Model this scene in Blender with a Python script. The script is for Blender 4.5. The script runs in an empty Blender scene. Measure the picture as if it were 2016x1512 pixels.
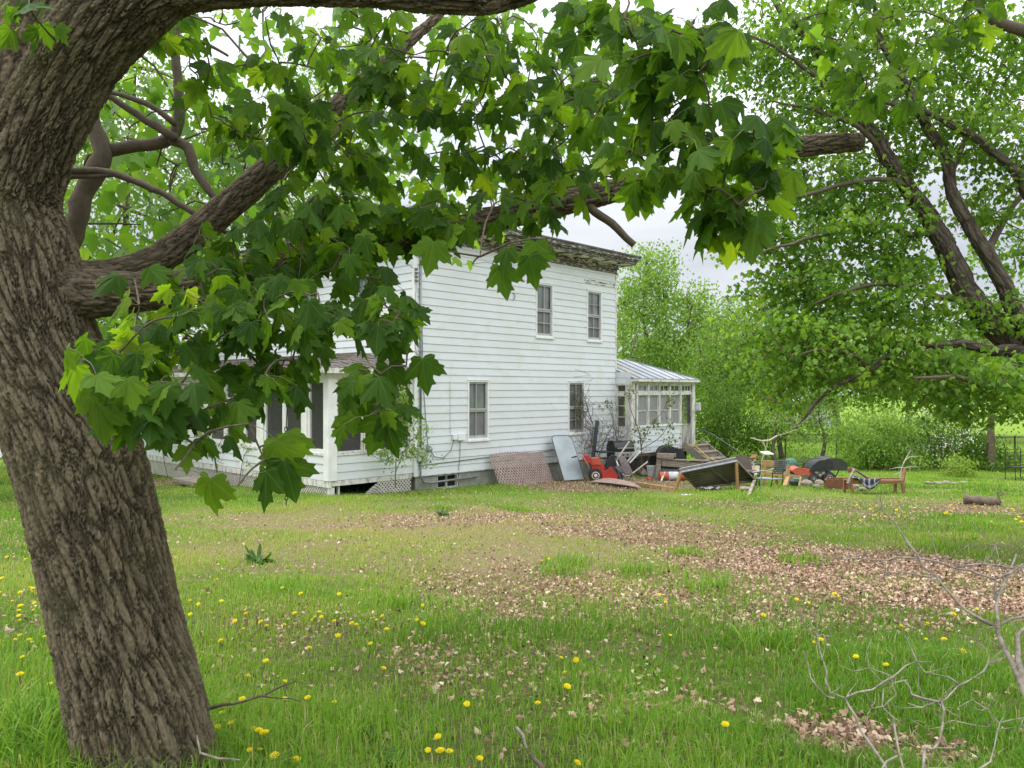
import bpy, math, random
import numpy as np
from mathutils import Vector, Matrix

S = bpy.context.scene
COL = S.collection
R = random.Random(7)
NR = np.random.default_rng(11)
PI = math.pi

# ------------------------------------------------------------------ camera, world, sun
CAMZ, HZ, FPX = 1.55, 768.0, 1514.0
cd = bpy.data.cameras.new("camera"); cam = bpy.data.objects.new("camera", cd); COL.objects.link(cam)
cam.location = (0, 0, CAMZ); cam.rotation_euler = (PI / 2, 0, 0)
cd.sensor_width = 36; cd.lens = 36 * FPX / 2016; cd.shift_y = (HZ - 756) / 2016
cd.clip_start = 0.05; cd.clip_end = 2000
S.camera = cam
SUN_EL, SUN_AZ = math.radians(56), math.radians(-78)       # azimuth from +Y (the view direction), towards +X
sun_dir = Vector((math.cos(SUN_EL) * math.sin(SUN_AZ), math.cos(SUN_EL) * math.cos(SUN_AZ), math.sin(SUN_EL)))
w = bpy.data.worlds.new("World"); S.world = w; w.use_nodes = True
nt = w.node_tree; nt.nodes.clear(); N = nt.nodes.new; L = nt.links.new
out = N("ShaderNodeOutputWorld"); bg = N("ShaderNodeBackground"); bg.inputs[1].default_value = 0.1
sky = N("ShaderNodeTexSky"); sky.sky_type = 'NISHITA'; sky.sun_disc = False
sky.sun_elevation = SUN_EL; sky.sun_rotation = SUN_AZ
tc = N("ShaderNodeTexCoord"); mp = N("ShaderNodeMapping"); mp.inputs["Scale"].default_value = (1, 1, 3.2)
nz = N("ShaderNodeTexNoise"); nz.inputs["Scale"].default_value = 2.6; nz.inputs["Detail"].default_value = 6; nz.inputs["Roughness"].default_value = 0.55
L(tc.outputs["Generated"], mp.inputs[0]); L(mp.outputs[0], nz.inputs["Vector"])
sep = N("ShaderNodeSeparateXYZ"); L(tc.outputs["Generated"], sep.inputs[0])
up = N("ShaderNodeMapRange"); up.inputs[1].default_value = 0.2; up.inputs[2].default_value = 0.75; up.inputs[3].default_value = 6.9; up.inputs[4].default_value = 25.0
L(sep.outputs[2], up.inputs[0])
ramp = N("ShaderNodeMapRange"); ramp.inputs[1].default_value = 0.3; ramp.inputs[2].default_value = 0.7; ramp.inputs[3].default_value = 0.82; ramp.inputs[4].default_value = 1.15
L(nz.outputs["Fac"], ramp.inputs[0])
mul = N("ShaderNodeMath"); mul.operation = 'MULTIPLY'; L(up.outputs[0], mul.inputs[0]); L(ramp.outputs[0], mul.inputs[1])
ccol = N("ShaderNodeVectorMath"); ccol.operation = 'SCALE'; ccol.inputs[0].default_value = (0.93, 0.975, 1.04); L(mul.outputs[0], ccol.inputs["Scale"])
mixc = N("ShaderNodeMix"); mixc.data_type = 'RGBA'
mf = N("ShaderNodeMapRange"); mf.inputs[1].default_value = 0.36; mf.inputs[2].default_value = 0.52; mf.inputs[3].default_value = 0.78; mf.inputs[4].default_value = 1.0
L(nz.outputs["Fac"], mf.inputs[0]); L(mf.outputs[0], mixc.inputs[0])
L(sky.outputs[0], mixc.inputs[6]); L(ccol.outputs[0], mixc.inputs[7])
L(mixc.outputs[2], bg.inputs[0]); L(bg.outputs[0], out.inputs[0])
sd = bpy.data.lights.new("sun", 'SUN'); sd.energy = 2.0; sd.angle = math.radians(14); sd.color = (1.0, 0.96, 0.88)
so = bpy.data.objects.new("sun", sd); COL.objects.link(so)
so.rotation_euler = (-sun_dir).to_track_quat('-Z', 'Y').to_euler()
S.view_settings.view_transform = 'Standard'; S.view_settings.look = 'None'
S.view_settings.exposure = 0.35; S.view_settings.gamma = 1.0
S.render.engine = 'CYCLES'
S.cycles.max_bounces = 7; S.cycles.transparent_max_bounces = 12; S.cycles.diffuse_bounces = 4; S.cycles.transmission_bounces = 5
S.cycles.use_denoising = True
S.cycles.sample_clamp_indirect = 6

# ------------------------------------------------------------------ helpers
def gz(x, y):
    """height of the ground: falls gently away from the camera, flattens behind the house"""
    y = np.asarray(y, float); x = np.asarray(x, float)
    a = 0.05 - 0.055 * y
    b = -1.16 - 0.33 * (1 - np.exp(-np.maximum(y - 22, 0) / 6))
    z = np.where(y < 22, a, b)
    z = z + 0.025 * np.sin(x * 0.9 + 1.3) * np.sin(y * 0.7) * np.clip(y / 6, 0, 1) + 0.012 * np.sin(x * 2.3 + y * 1.9)
    return z
def g1(x, y): return float(gz(x, y))
def P(px, py, D): return Vector(((px - 1008) / FPX * D, D, CAMZ - (py - HZ) / FPX * D))
def G(px, py):
    """point of the ground seen at a pixel"""
    lo, hi = 0.5, 200.0
    for _ in range(60):
        m = (lo + hi) / 2; p = P(px, py, m)
        if p.z > g1(p.x, p.y): lo = m
        else: hi = m
    p = P(px, py, lo); p.z = g1(p.x, p.y); return p
def GD(px, D):
    p = P(px, HZ, D); p.z = g1(p.x, p.y); return p

def props(o, label=None, cat=None, group=None, kind=None):
    if label: o['label'] = label
    if cat: o['category'] = cat
    if group: o['group'] = group
    if kind: o['kind'] = kind
    return o
def thing(name, label, cat, loc, rotz=0.0, group=None):
    o = bpy.data.objects.new(name, None); COL.objects.link(o); o.empty_display_size = 0.2
    o.location = loc; o.rotation_euler = (0, 0, rotz)
    return props(o, label, cat, group)

class MB:
    """collects shapes and links them as ONE mesh object"""
    def __init__(s): s.v = []; s.f = []; s.m = []
    def add(s, verts, faces, mat=0):
        b = len(s.v); s.v.extend([tuple(p) for p in verts]); s.f.extend([tuple(i + b for i in f) for f in faces]); s.m.extend([mat] * len(faces)); return s
    BOXF = [(0, 3, 2, 1), (4, 5, 6, 7), (0, 1, 5, 4), (1, 2, 6, 5), (2, 3, 7, 6), (3, 0, 4, 7)]
    def box(s, x0, x1, y0, y1, z0, z1, mat=0, M=None):
        c = [Vector(p) for p in ((x0, y0, z0), (x1, y0, z0), (x1, y1, z0), (x0, y1, z0), (x0, y0, z1), (x1, y0, z1), (x1, y1, z1), (x0, y1, z1))]
        if M is not None: c = [M @ p for p in c]
        return s.add(c, MB.BOXF, mat)
    def beam(s, p, q, w, h, up=(0, 0, 1), mat=0, w2=None, h2=None):
        p, q = Vector(p), Vector(q); d = (q - p).normalized(); up = Vector(up)
        if abs(d.dot(up)) > 0.97: up = Vector((0, 1, 0))
        a = d.cross(up).normalized(); b = a.cross(d)
        w2 = w if w2 is None else w2; h2 = h if h2 is None else h2
        c = [p - a * w / 2 - b * h / 2, p + a * w / 2 - b * h / 2, p + a * w / 2 + b * h / 2, p - a * w / 2 + b * h / 2,
             q - a * w2 / 2 - b * h2 / 2, q + a * w2 / 2 - b * h2 / 2, q + a * w2 / 2 + b * h2 / 2, q - a * w2 / 2 + b * h2 / 2]
        return s.add(c, MB.BOXF, mat)
    def tube(s, pts, rad, n=8, mat=0, cap=True):
        pts = [Vector(p) for p in pts]
        if not hasattr(rad, '__len__'): rad = [rad] * len(pts)
        vs = []; a = None
        for i, p in enumerate(pts):
            d = (pts[min(i + 1, len(pts) - 1)] - pts[max(i - 1, 0)])
            if d.length < 1e-9: d = Vector((0, 0, 1))
            d.normalize()
            if a is None: a = d.cross(Vector((0.31, 0.17, 0.93)));  a = a if a.length > .05 else d.cross(Vector((1, 0, 0)))
            a = (a - d * a.dot(d)); a.normalize(); b = d.cross(a)
            for k in range(n):
                t = 2 * PI * k / n; vs.append(p + (a * math.cos(t) + b * math.sin(t)) * rad[i])
        fs = []
        for i in range(len(pts) - 1):
            for k in range(n): fs.append((i * n + k, i * n + (k + 1) % n, (i + 1) * n + (k + 1) % n, (i + 1) * n + k))
        if cap: fs.append(tuple(range(n - 1, -1, -1))); fs.append(tuple((len(pts) - 1) * n + k for k in range(n)))
        return s.add(vs, fs, mat)
    def lathe(s, prof, n=16, M=None, mat=0):
        vs = [Vector((r * math.cos(2 * PI * k / n), r * math.sin(2 * PI * k / n), z)) for r, z in prof for k in range(n)]
        if M is not None: vs = [M @ p for p in vs]
        fs = [(i * n + k, i * n + (k + 1) % n, (i + 1) * n + (k + 1) % n, (i + 1) * n + k) for i in range(len(prof) - 1) for k in range(n)]
        fs.append(tuple(range(n - 1, -1, -1))); fs.append(tuple((len(prof) - 1) * n + k for k in range(n)))
        return s.add(vs, fs, mat)
    def prism(s, outline, y0, y1, M=None, mat=0):
        """outline in x,z extruded along y"""
        n = len(outline)
        vs = [Vector((x, y0, z)) for x, z in outline] + [Vector((x, y1, z)) for x, z in outline]
        if M is not None: vs = [M @ p for p in vs]
        fs = [tuple(range(n)), tuple(range(2 * n - 1, n - 1, -1))] + [(i, (i + 1) % n + 0, (i + 1) % n + n, i + n) for i in range(n)]
        return s.add(vs, fs, mat)
    def build(s, name, mats, parent=None, smooth=False, dz=0.0, loc=None, bevel=0.0, sub=None):
        me = bpy.data.meshes.new(name); v = s.v
        if sub is not None: v = [(a - sub[0], b - sub[1], c - sub[2]) for a, b, c in v]
        if dz: v = [(a, b, c + dz) for a, b, c in v]
        me.from_pydata(v, [], s.f)
        mats = mats if isinstance(mats, (list, tuple)) else [mats]
        for m in mats: me.materials.append(m)
        me.polygons.foreach_set('material_index', s.m)
        if smooth: me.polygons.foreach_set('use_smooth', [True] * len(s.f))
        me.update()
        o = bpy.data.objects.new(name, me); COL.objects.link(o)
        if parent is not None: o.parent = parent
        if loc is not None: o.location = loc
        if bevel:
            b = o.modifiers.new('b', 'BEVEL'); b.width = bevel; b.segments = 2; b.limit_method = 'ANGLE'
        return o

def npmesh(name, verts, tris, mat, parent=None, attrs=None, smooth=False, sub=None, kmat=None):
    """verts (N,3), tris (M,3) -> object"""
    me = bpy.data.meshes.new(name); verts = np.asarray(verts, np.float32)
    if sub is not None: verts = verts - np.array(sub, np.float32)
    k = tris.shape[1]
    me.vertices.add(len(verts)); me.vertices.foreach_set('co', verts.ravel())
    me.loops.add(tris.size); me.loops.foreach_set('vertex_index', tris.astype(np.int32).ravel())
    me.polygons.add(len(tris)); me.polygons.foreach_set('loop_start', np.arange(0, tris.size, k, dtype=np.int32))
    if smooth: me.polygons.foreach_set('use_smooth', np.ones(len(tris), bool))
    me.update(calc_edges=True)
    for n_, a in (attrs or {}).items():
        at = me.attributes.new(n_, 'FLOAT', 'POINT'); at.data.foreach_set('value', np.asarray(a, np.float32))
    me.materials.append(mat)
    o = bpy.data.objects.new(name, me); COL.objects.link(o)
    if parent is not None: o.parent = parent
    return o

def hash3(i, j, k, seed):
    h = (i.astype(np.int64) * 73856093) ^ (j.astype(np.int64) * 19349663) ^ (k.astype(np.int64) * 83492791) ^ (seed * 2654435761)
    h = (h ^ (h >> 13)) * 1274126177 & 0xffffffff; h = h ^ (h >> 16); h = (h * 2246822519) & 0xffffffff; h ^= h >> 15
    return h / 4294967295.0
def vnoise(p, seed=0):
    p = np.asarray(p, float); i = np.floor(p).astype(np.int64); f = p - i; f = f * f * f * (f * (f * 6 - 15) + 10)
    r = 0
    for a in (0, 1):
        for b in (0, 1):
            for c in (0, 1):
                wgt = (f[:, 0] if a else 1 - f[:, 0]) * (f[:, 1] if b else 1 - f[:, 1]) * (f[:, 2] if c else 1 - f[:, 2])
                r = r + wgt * hash3(i[:, 0] + a, i[:, 1] + b, i[:, 2] + c, seed)
    return r
def fbm2(x, y, sc, seed=0, oc=3):
    r = 0; a = 1; t = 0
    for o in range(oc):
        r = r + a * vnoise(np.stack([x * sc * 2 ** o, y * sc * 2 ** o, np.zeros_like(x) + o * 7.3], 1), seed + o); t += a; a *= .5
    return r / t

def voro(p, seed=0):
    i = np.floor(p).astype(np.int64); f = p - i; f1 = np.full(len(p), 9.); f2 = np.full(len(p), 9.)
    for a in (-1, 0, 1):
        for b in (-1, 0, 1):
            for c in (-1, 0, 1):
                I, J, K = i[:, 0] + a, i[:, 1] + b, i[:, 2] + c
                d = (a + hash3(I, J, K, seed) - f[:, 0]) ** 2 + (b + hash3(I, J, K, seed + 17) - f[:, 1]) ** 2 + (c + hash3(I, J, K, seed + 31) - f[:, 2]) ** 2
                f2 = np.where(d < f1, f1, np.minimum(f2, d)); f1 = np.minimum(f1, d)
    return np.sqrt(f1), np.sqrt(f2)

# ------------------------------------------------------------------ materials
def newmat(name):
    m = bpy.data.materials.new(name); m.use_nodes = True; t = m.node_tree; t.nodes.clear()
    o = t.nodes.new("ShaderNodeOutputMaterial"); return m, t, t.nodes.new, t.links.new, o
def pmat(name, c1, c2=None, scale=4.0, rough=0.7, bump=0.0, stretch=(1, 1, 1), detail=5, metal=0.0, spec=0.4, lo=0.35, hi=0.65, c3=None, s3=30.0, coat=0.0, bscale=None, coord="Object"):
    m, t, N, L, o = newmat(name); b = N("ShaderNodeBsdfPrincipled"); L(b.outputs[0], o.inputs[0])
    b.inputs["Roughness"].default_value = rough; b.inputs["Metallic"].default_value = metal; b.inputs["Specular IOR Level"].default_value = spec
    if coat: b.inputs["Coat Weight"].default_value = coat
    tc = N("ShaderNodeTexCoord"); mp = N("ShaderNodeMapping"); mp.inputs["Scale"].default_value = stretch
    L(tc.outputs[coord], mp.inputs[0])
    nz = N("ShaderNodeTexNoise"); nz.inputs["Scale"].default_value = scale; nz.inputs["Detail"].default_value = detail; nz.inputs["Roughness"].default_value = 0.62
    L(mp.outputs[0], nz.inputs["Vector"])
    c2 = c2 or tuple(x * 0.8 for x in c1)
    r = N("ShaderNodeValToRGB"); r.color_ramp.elements[0].position = lo; r.color_ramp.elements[1].position = hi
    r.color_ramp.elements[0].color = (*c2, 1); r.color_ramp.elements[1].color = (*c1, 1)
    L(nz.outputs["Fac"], r.inputs[0]); colo = r.outputs[0]
    if c3:
        n3 = N("ShaderNodeTexNoise"); n3.inputs["Scale"].default_value = s3; n3.inputs["Detail"].default_value = 4; L(mp.outputs[0], n3.inputs["Vector"])
        mr = N("ShaderNodeMapRange"); mr.inputs[1].default_value = 0.52; mr.inputs[2].default_value = 0.62; L(n3.outputs["Fac"], mr.inputs[0])
        mx = N("ShaderNodeMix"); mx.data_type = 'RGBA'; L(mr.outputs[0], mx.inputs[0]); L(colo, mx.inputs[6]); mx.inputs[7].default_value = (*c3, 1); colo = mx.outputs[2]
    L(colo, b.inputs["Base Color"])
    if bump:
        bn = N("ShaderNodeBump"); bn.inputs["Strength"].default_value = 1.0; bn.inputs["Distance"].default_value = bump
        src = nz
        if bscale:
            src = N("ShaderNodeTexNoise"); src.inputs["Scale"].default_value = bscale; src.inputs["Detail"].default_value = 6; L(mp.outputs[0], src.inputs["Vector"])
        L(src.outputs["Fac"], bn.inputs["Height"]); L(bn.outputs[0], b.inputs["Normal"])
    return m
def leafmat(name, cols, trans, tw=0.45, rough=0.5, vein=False, attr="var", spec=0.25):
    """cols: list of (pos, rgb) over the per-leaf attribute; trans multiplies the colour of light that passes through"""
    m, t, N, L, o = newmat(name); a = N("ShaderNodeAttribute"); a.attribute_name = attr
    r = N("ShaderNodeValToRGB"); e = r.color_ramp.elements
    while len(e) < len(cols): e.new(0.5)
    for k, (p, c) in enumerate(cols): e[k].position = p; e[k].color = (*c, 1)
    L(a.outputs["Fac"], r.inputs[0]); colo = r.outputs[0]
    b = N("ShaderNodeBsdfPrincipled"); b.inputs["Roughness"].default_value = rough; b.inputs["Specular IOR Level"].default_value = spec
    if vein:
        v = N("ShaderNodeAttribute"); v.attribute_name = "vd"
        mr = N("ShaderNodeMapRange"); mr.inputs[1].default_value = 0.003; mr.inputs[2].default_value = 0.014; mr.inputs[3].default_value = 0.25; mr.inputs[4].default_value = 0.0; L(v.outputs["Fac"], mr.inputs[0])
        mx = N("ShaderNodeMix"); mx.data_type = 'RGBA'; L(mr.outputs[0], mx.inputs[0]); L(colo, mx.inputs[6]); mx.inputs[7].default_value = (0.2, 0.3, 0.1, 1); colo = mx.outputs[2]
        bn = N("ShaderNodeBump"); bn.inputs["Distance"].default_value = 0.004; bn.inputs["Strength"].default_value = 0.5
        tcx = N("ShaderNodeTexCoord"); nn = N("ShaderNodeTexNoise"); nn.inputs["Scale"].default_value = 55; L(tcx.outputs["Object"], nn.inputs["Vector"]); L(nn.outputs["Fac"], bn.inputs["Height"]); L(bn.outputs[0], b.inputs["Normal"])
    L(colo, b.inputs["Base Color"])
    tr = N("ShaderNodeBsdfTranslucent"); mm = N("ShaderNodeMix"); mm.data_type = 'RGBA'; mm.blend_type = 'MULTIPLY'; mm.inputs[0].default_value = 1
    L(colo, mm.inputs[6]); mm.inputs[7].default_value = (*trans, 1); L(mm.outputs[2], tr.inputs[0])
    ms = N("ShaderNodeMixShader"); ms.inputs[0].default_value = tw; L(b.outputs[0], ms.inputs[1]); L(tr.outputs[0], ms.inputs[2]); L(ms.outputs[0], o.inputs[0])
    return m

M = {}
M['siding'] = pmat("white_siding", (0.66, 0.685, 0.70), (0.60, 0.62, 0.615), 0.5, 0.55, stretch=(1, 1, 1.6), lo=0.3, hi=0.6, c3=(0.615, 0.63, 0.605), s3=2.1)
M['trim'] = pmat("white_trim", (0.80, 0.80, 0.79), (0.68, 0.67, 0.64), 3, 0.5)
M['worn'] = pmat("weathered_white_paint", (0.66, 0.65, 0.60), (0.36, 0.33, 0.28), 9, 0.75, 0.004, stretch=(1, 1, 0.35), lo=0.38, hi=0.52)
M['peel'] = pmat("peeling_paint", (0.60, 0.58, 0.50), (0.075, 0.06, 0.045), 3.2, 0.85, 0.012, stretch=(1, 1, 2.2), detail=9, lo=0.47, hi=0.5)
M['peel2'] = pmat("peeling_dark_wood", (0.46, 0.44, 0.39), (0.105, 0.09, 0.073), 6, 0.85, 0.012, stretch=(1, 1, 5), detail=9, lo=0.535, hi=0.565)
M['concrete'] = pmat("foundation_concrete", (0.36, 0.35, 0.31), (0.20, 0.20, 0.17), 2.2, 0.9, 0.01, c3=(0.24, 0.25, 0.19), s3=6)
M['shingle'] = pmat("brown_shingle", (0.155, 0.13, 0.108), (0.075, 0.063, 0.054), 7, 0.9, 0.02, lo=0.3, hi=0.7)
M['tar'] = pmat("roof_tar", (0.12, 0.12, 0.12), (0.07, 0.07, 0.07), 4, 0.9)
M['metalroof'] = pmat("galvanised_roof", (0.35, 0.37, 0.39), (0.28, 0.295, 0.31), 2.5, 0.6, spec=0.3)
M['rustroof'] = pmat("rusty_roof_pan", (0.42, 0.42, 0.40), (0.34, 0.24, 0.12), 3, 0.6, metal=0.1, stretch=(1, 0.4, 1))
M['pane'] = pmat("dusty_glass", (0.20, 0.225, 0.215), (0.11, 0.125, 0.12), 1.6, 0.06, spec=0.7, coat=0.4)
M['screen'] = pmat("grey_insect_screen", (0.19, 0.19, 0.185), (0.13, 0.13, 0.125), 2.0, 0.6)
M['sashgrey'] = pmat("grey_sash", (0.42, 0.42, 0.41), (0.34, 0.34, 0.33), 5, 0.5)
M['dark'] = pmat("dark_void", (0.02, 0.02, 0.018), None, 3, 0.95)  # near-black: painted shade below the floors, also cellar pane and plank joints
M['curtain'] = pmat("lace_curtain", (0.31, 0.31, 0.30), (0.2, 0.2, 0.19), 5, 0.9, stretch=(6, 6, 0.3))
def screenmat():
    m, t, N, L, o = newmat("porch_screen"); b = N("ShaderNodeBsdfPrincipled"); b.inputs["Base Color"].default_value = (0.06, 0.06, 0.058, 1); b.inputs["Roughness"].default_value = 0.5
    tr = N("ShaderNodeBsdfTransparent"); ms = N("ShaderNodeMixShader"); ms.inputs[0].default_value = 0.5
    L(tr.outputs[0], ms.inputs[1]); L(b.outputs[0], ms.inputs[2]); L(ms.outputs[0], o.inputs[0]); return m
M['mesh'] = screenmat()
M['lattice'] = pmat("brown_lattice", (0.36, 0.27, 0.23), (0.26, 0.19, 0.16), 6, 0.8)
M['wlattice'] = pmat("white_lattice", (0.66, 0.63, 0.57), (0.5, 0.46, 0.4), 4, 0.7)
M['oldwood'] = pmat("weathered_wood", (0.33, 0.28, 0.23), (0.18, 0.145, 0.115), 5, 0.85, 0.006, stretch=(1, 1, 5))
M['oldwoodh'] = pmat("weathered_plank", (0.34, 0.29, 0.235), (0.17, 0.14, 0.11), 6, 0.85, 0.006, stretch=(0.6, 5, 5))
M['tanwood'] = pmat("tan_lumber", (0.46, 0.27, 0.12), (0.34, 0.19, 0.085), 5, 0.7, stretch=(1, 1, 3))
M['redwood'] = pmat("stained_redwood", (0.27, 0.125, 0.06), (0.17, 0.08, 0.04), 7, 0.7, stretch=(1, 3, 3))
M['tabletop'] = pmat("dark_tabletop", (0.15, 0.13, 0.085), (0.09, 0.078, 0.052), 5, 0.7, stretch=(1, 1, 3))
M['tableedge'] = pmat("grey_table_edge", (0.24, 0.235, 0.25), (0.15, 0.145, 0.15), 7, 0.6)
M['hood'] = pmat("dusty_black_hood", (0.035, 0.034, 0.034), (0.06, 0.056, 0.052), 5, 0.3, spec=0.6)
M['black'] = pmat("black_plastic", (0.022, 0.022, 0.024), (0.04, 0.04, 0.042), 6, 0.42)
M['blackmetal'] = pmat("black_metal", (0.02, 0.022, 0.022), (0.035, 0.035, 0.035), 6, 0.4, spec=0.5)
M['red'] = pmat("red_paint", (0.62, 0.04, 0.025), (0.42, 0.03, 0.02), 4, 0.5, c3=(0.20, 0.085, 0.06), s3=11)
M['orange'] = pmat("orange_red_plastic", (0.62, 0.11, 0.05), (0.42, 0.08, 0.04), 4, 0.55, c3=(0.28, 0.14, 0.09), s3=9)
M['rubber'] = pmat("tyre_rubber", (0.025, 0.025, 0.025), (0.05, 0.045, 0.04), 9, 0.85)
M['cream'] = pmat("cream_enamel", (0.68, 0.62, 0.52), (0.5, 0.42, 0.33), 9, 0.5)
M['steel'] = pmat("dull_steel", (0.48, 0.48, 0.47), (0.3, 0.3, 0.29), 9, 0.4, metal=0.6)
M['engine'] = pmat("dirty_engine_metal", (0.28, 0.28, 0.27), (0.06, 0.06, 0.06), 22, 0.5, metal=0.4)
M['glasstop'] = pmat("frosted_tabletop_glass", (0.37, 0.42, 0.42), (0.26, 0.295, 0.295), 1.3, 0.3, spec=0.45)
M['rimgrey'] = pmat("grey_metal_rim", (0.13, 0.14, 0.15), None, 8, 0.5)
M['bluepaint'] = pmat("faded_blue_paint", (0.045, 0.085, 0.125), (0.03, 0.06, 0.09), 7, 0.6, stretch=(1, 1, 0.4))
M['brownpanel'] = pmat("brown_vinyl", (0.15, 0.115, 0.105), (0.10, 0.08, 0.072), 8, 0.6)
M['beige'] = pmat("beige_canvas", (0.46, 0.39, 0.32), (0.33, 0.27, 0.22), 9, 0.9)
M['whitewood'] = pmat("bare_white_stick", (0.72, 0.68, 0.57), (0.55, 0.5, 0.4), 8, 0.7)
M['plastic'] = pmat("white_plastic", (0.66, 0.67, 0.68), (0.52, 0.53, 0.53), 5, 0.5, c3=(0.42, 0.39, 0.34), s3=8)
M['terracotta'] = pmat("terracotta", (0.36, 0.15, 0.06), (0.25, 0.10, 0.045), 6, 0.8)
M['rust'] = pmat("rusty_steel", (0.24, 0.095, 0.045), (0.13, 0.055, 0.032), 8, 0.85)
M['rock'] = pmat("field_stone", (0.31, 0.245, 0.20), (0.18, 0.14, 0.11), 7, 0.9, 0.02)
M['green'] = pmat("green_vinyl", (0.075, 0.20, 0.13), (0.05, 0.13, 0.085), 4, 0.55)
M['plaid'] = None
M['brownfab'] = pmat("brown_sling_fabric", (0.10, 0.075, 0.06), (0.07, 0.052, 0.042), 9, 0.85)
M['stem'] = pmat("grey_brown_stem", (0.14, 0.105, 0.075), (0.07, 0.052, 0.038), 30, 0.9)
M['palestem'] = pmat("pale_grey_bark", (0.34, 0.29, 0.235), (0.17, 0.14, 0.11), 26, 0.9, 0.003, lo=0.4, hi=0.6)
M['deadwood'] = pmat("barkless_branch", (0.55, 0.50, 0.42), (0.38, 0.33, 0.26), 14, 0.85)
M['yellow'] = leafmat("dandelion_yellow", [(0.0, (0.86, 0.72, 0.02)), (1.0, (0.84, 0.66, 0.015))], (1, 1, 1), 0.35, 0.7)
M['flowerstem'] = pmat("dandelion_stem", (0.11, 0.16, 0.045), (0.14, 0.10, 0.045), 40, 0.6)
M['rope'] = pmat("tan_rope", (0.50, 0.40, 0.24), (0.35, 0.27, 0.16), 60, 0.9)
M['yrope'] = pmat("yellow_rope", (0.62, 0.40, 0.08), (0.5, 0.3, 0.06), 40, 0.8)
M['rustchain'] = pmat("rusty_chain", (0.06, 0.035, 0.026), (0.03, 0.022, 0.02), 40, 0.8)
M['cut'] = pmat("sawn_wood", (0.30, 0.21, 0.135), (0.19, 0.125, 0.08), 30, 0.85)
M['galv'] = pmat("galvanised_steel", (0.30, 0.31, 0.31), (0.2, 0.21, 0.21), 12, 0.5, metal=0.5)
M['rimlight'] = pmat("roof_seam_metal", (0.25, 0.265, 0.28), (0.19, 0.2, 0.21), 3, 0.6)
M['meter'] = pmat("grey_meter", (0.52, 0.55, 0.55), None, 6, 0.4)

def plaid():
    m, t, N, L, o = newmat("plaid_blanket"); b = N("ShaderNodeBsdfPrincipled"); b.inputs["Roughness"].default_value = 0.95; L(b.outputs[0], o.inputs[0])
    tc = N("ShaderNodeTexCoord"); prev = None
    for ax, sc in (('X', 16), ('Y', 16)):
        wv = N("ShaderNodeTexWave"); wv.bands_direction = ax; wv.inputs["Scale"].default_value = 1.5; L(tc.outputs["UV"], wv.inputs["Vector"])
        r = N("ShaderNodeValToRGB"); r.color_ramp.interpolation = 'CONSTANT'
        r.color_ramp.elements[0].color = (0.02, 0.028, 0.05, 1); r.color_ramp.elements[1].color = (0.42, 0.40, 0.38, 1); r.color_ramp.elements[1].position = 0.8
        L(wv.outputs["Fac"], r.inputs[0])
        if prev is None: prev = r.outputs[0]
        else:
            mx = N("ShaderNodeMix"); mx.data_type = 'RGBA'; mx.inputs[0].default_value = 0.5; L(prev, mx.inputs[6]); L(r.outputs[0], mx.inputs[7]); prev = mx.outputs[2]
    L(prev, b.inputs["Base Color"]); return m
M['plaid'] = plaid()

def barkmat(name, ridge, furrow, lichen, bump=0.012, fine=90, attr=True):
    m, t, N, L, o = newmat(name); b = N("ShaderNodeBsdfPrincipled"); b.inputs["Roughness"].default_value = 0.95; b.inputs["Specular IOR Level"].default_value = 0.15; L(b.outputs[0], o.inputs[0])
    tc = N("ShaderNodeTexCoord"); nz = N("ShaderNodeTexNoise"); nz.inputs["Scale"].default_value = fine; nz.inputs["Detail"].default_value = 8; nz.inputs["Roughness"].default_value = 0.7; L(tc.outputs["Object"], nz.inputs["Vector"])
    n2 = N("ShaderNodeTexNoise"); n2.inputs["Scale"].default_value = 2.5; n2.inputs["Detail"].default_value = 6; L(tc.outputs["Object"], n2.inputs["Vector"])
    mx = N("ShaderNodeMix"); mx.data_type = 'RGBA'; mx.inputs[6].default_value = (*furrow, 1); mx.inputs[7].default_value = (*ridge, 1)
    if attr:
        a = N("ShaderNodeAttribute"); a.attribute_name = "bark"; ad = N("ShaderNodeMath"); ad.operation = 'MULTIPLY_ADD'; ad.inputs[1].default_value = 1.0; L(a.outputs["Fac"], ad.inputs[0])
        sc = N("ShaderNodeMath"); sc.operation = 'MULTIPLY_ADD'; sc.inputs[1].default_value = 0.8; sc.inputs[2].default_value = -0.40; L(nz.outputs["Fac"], sc.inputs[0]); L(sc.outputs[0], ad.inputs[2]); ad.use_clamp = True; L(ad.outputs[0], mx.inputs[0])
    else: L(nz.outputs["Fac"], mx.inputs[0])
    mr = N("ShaderNodeMapRange"); mr.inputs[1].default_value = 0.5; mr.inputs[2].default_value = 0.75; mr.inputs[4].default_value = 0.55; L(n2.outputs["Fac"], mr.inputs[0])
    m2 = N("ShaderNodeMix"); m2.data_type = 'RGBA'; L(mr.outputs[0], m2.inputs[0]); L(mx.outputs[2], m2.inputs[6]); m2.inputs[7].default_value = (*lichen, 1)
    L(m2.outputs[2], b.inputs["Base Color"])
    bn = N("ShaderNodeBump"); bn.inputs["Distance"].default_value = bump; bn.inputs["Strength"].default_value = 0.8; L(nz.outputs["Fac"], bn.inputs["Height"]); L(bn.outputs[0], b.inputs["Normal"])
    return m
M['bark'] = barkmat("maple_bark", (0.235, 0.185, 0.12), (0.014, 0.010, 0.006), (0.17, 0.155, 0.08))
M['bark2'] = barkmat("grey_bark", (0.20, 0.155, 0.115), (0.06, 0.045, 0.033), (0.16, 0.14, 0.10), attr=False, fine=24)
M['barkr'] = barkmat("dark_maple_bark", (0.175, 0.14, 0.108), (0.02, 0.015, 0.011), (0.11, 0.097, 0.07))
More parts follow.
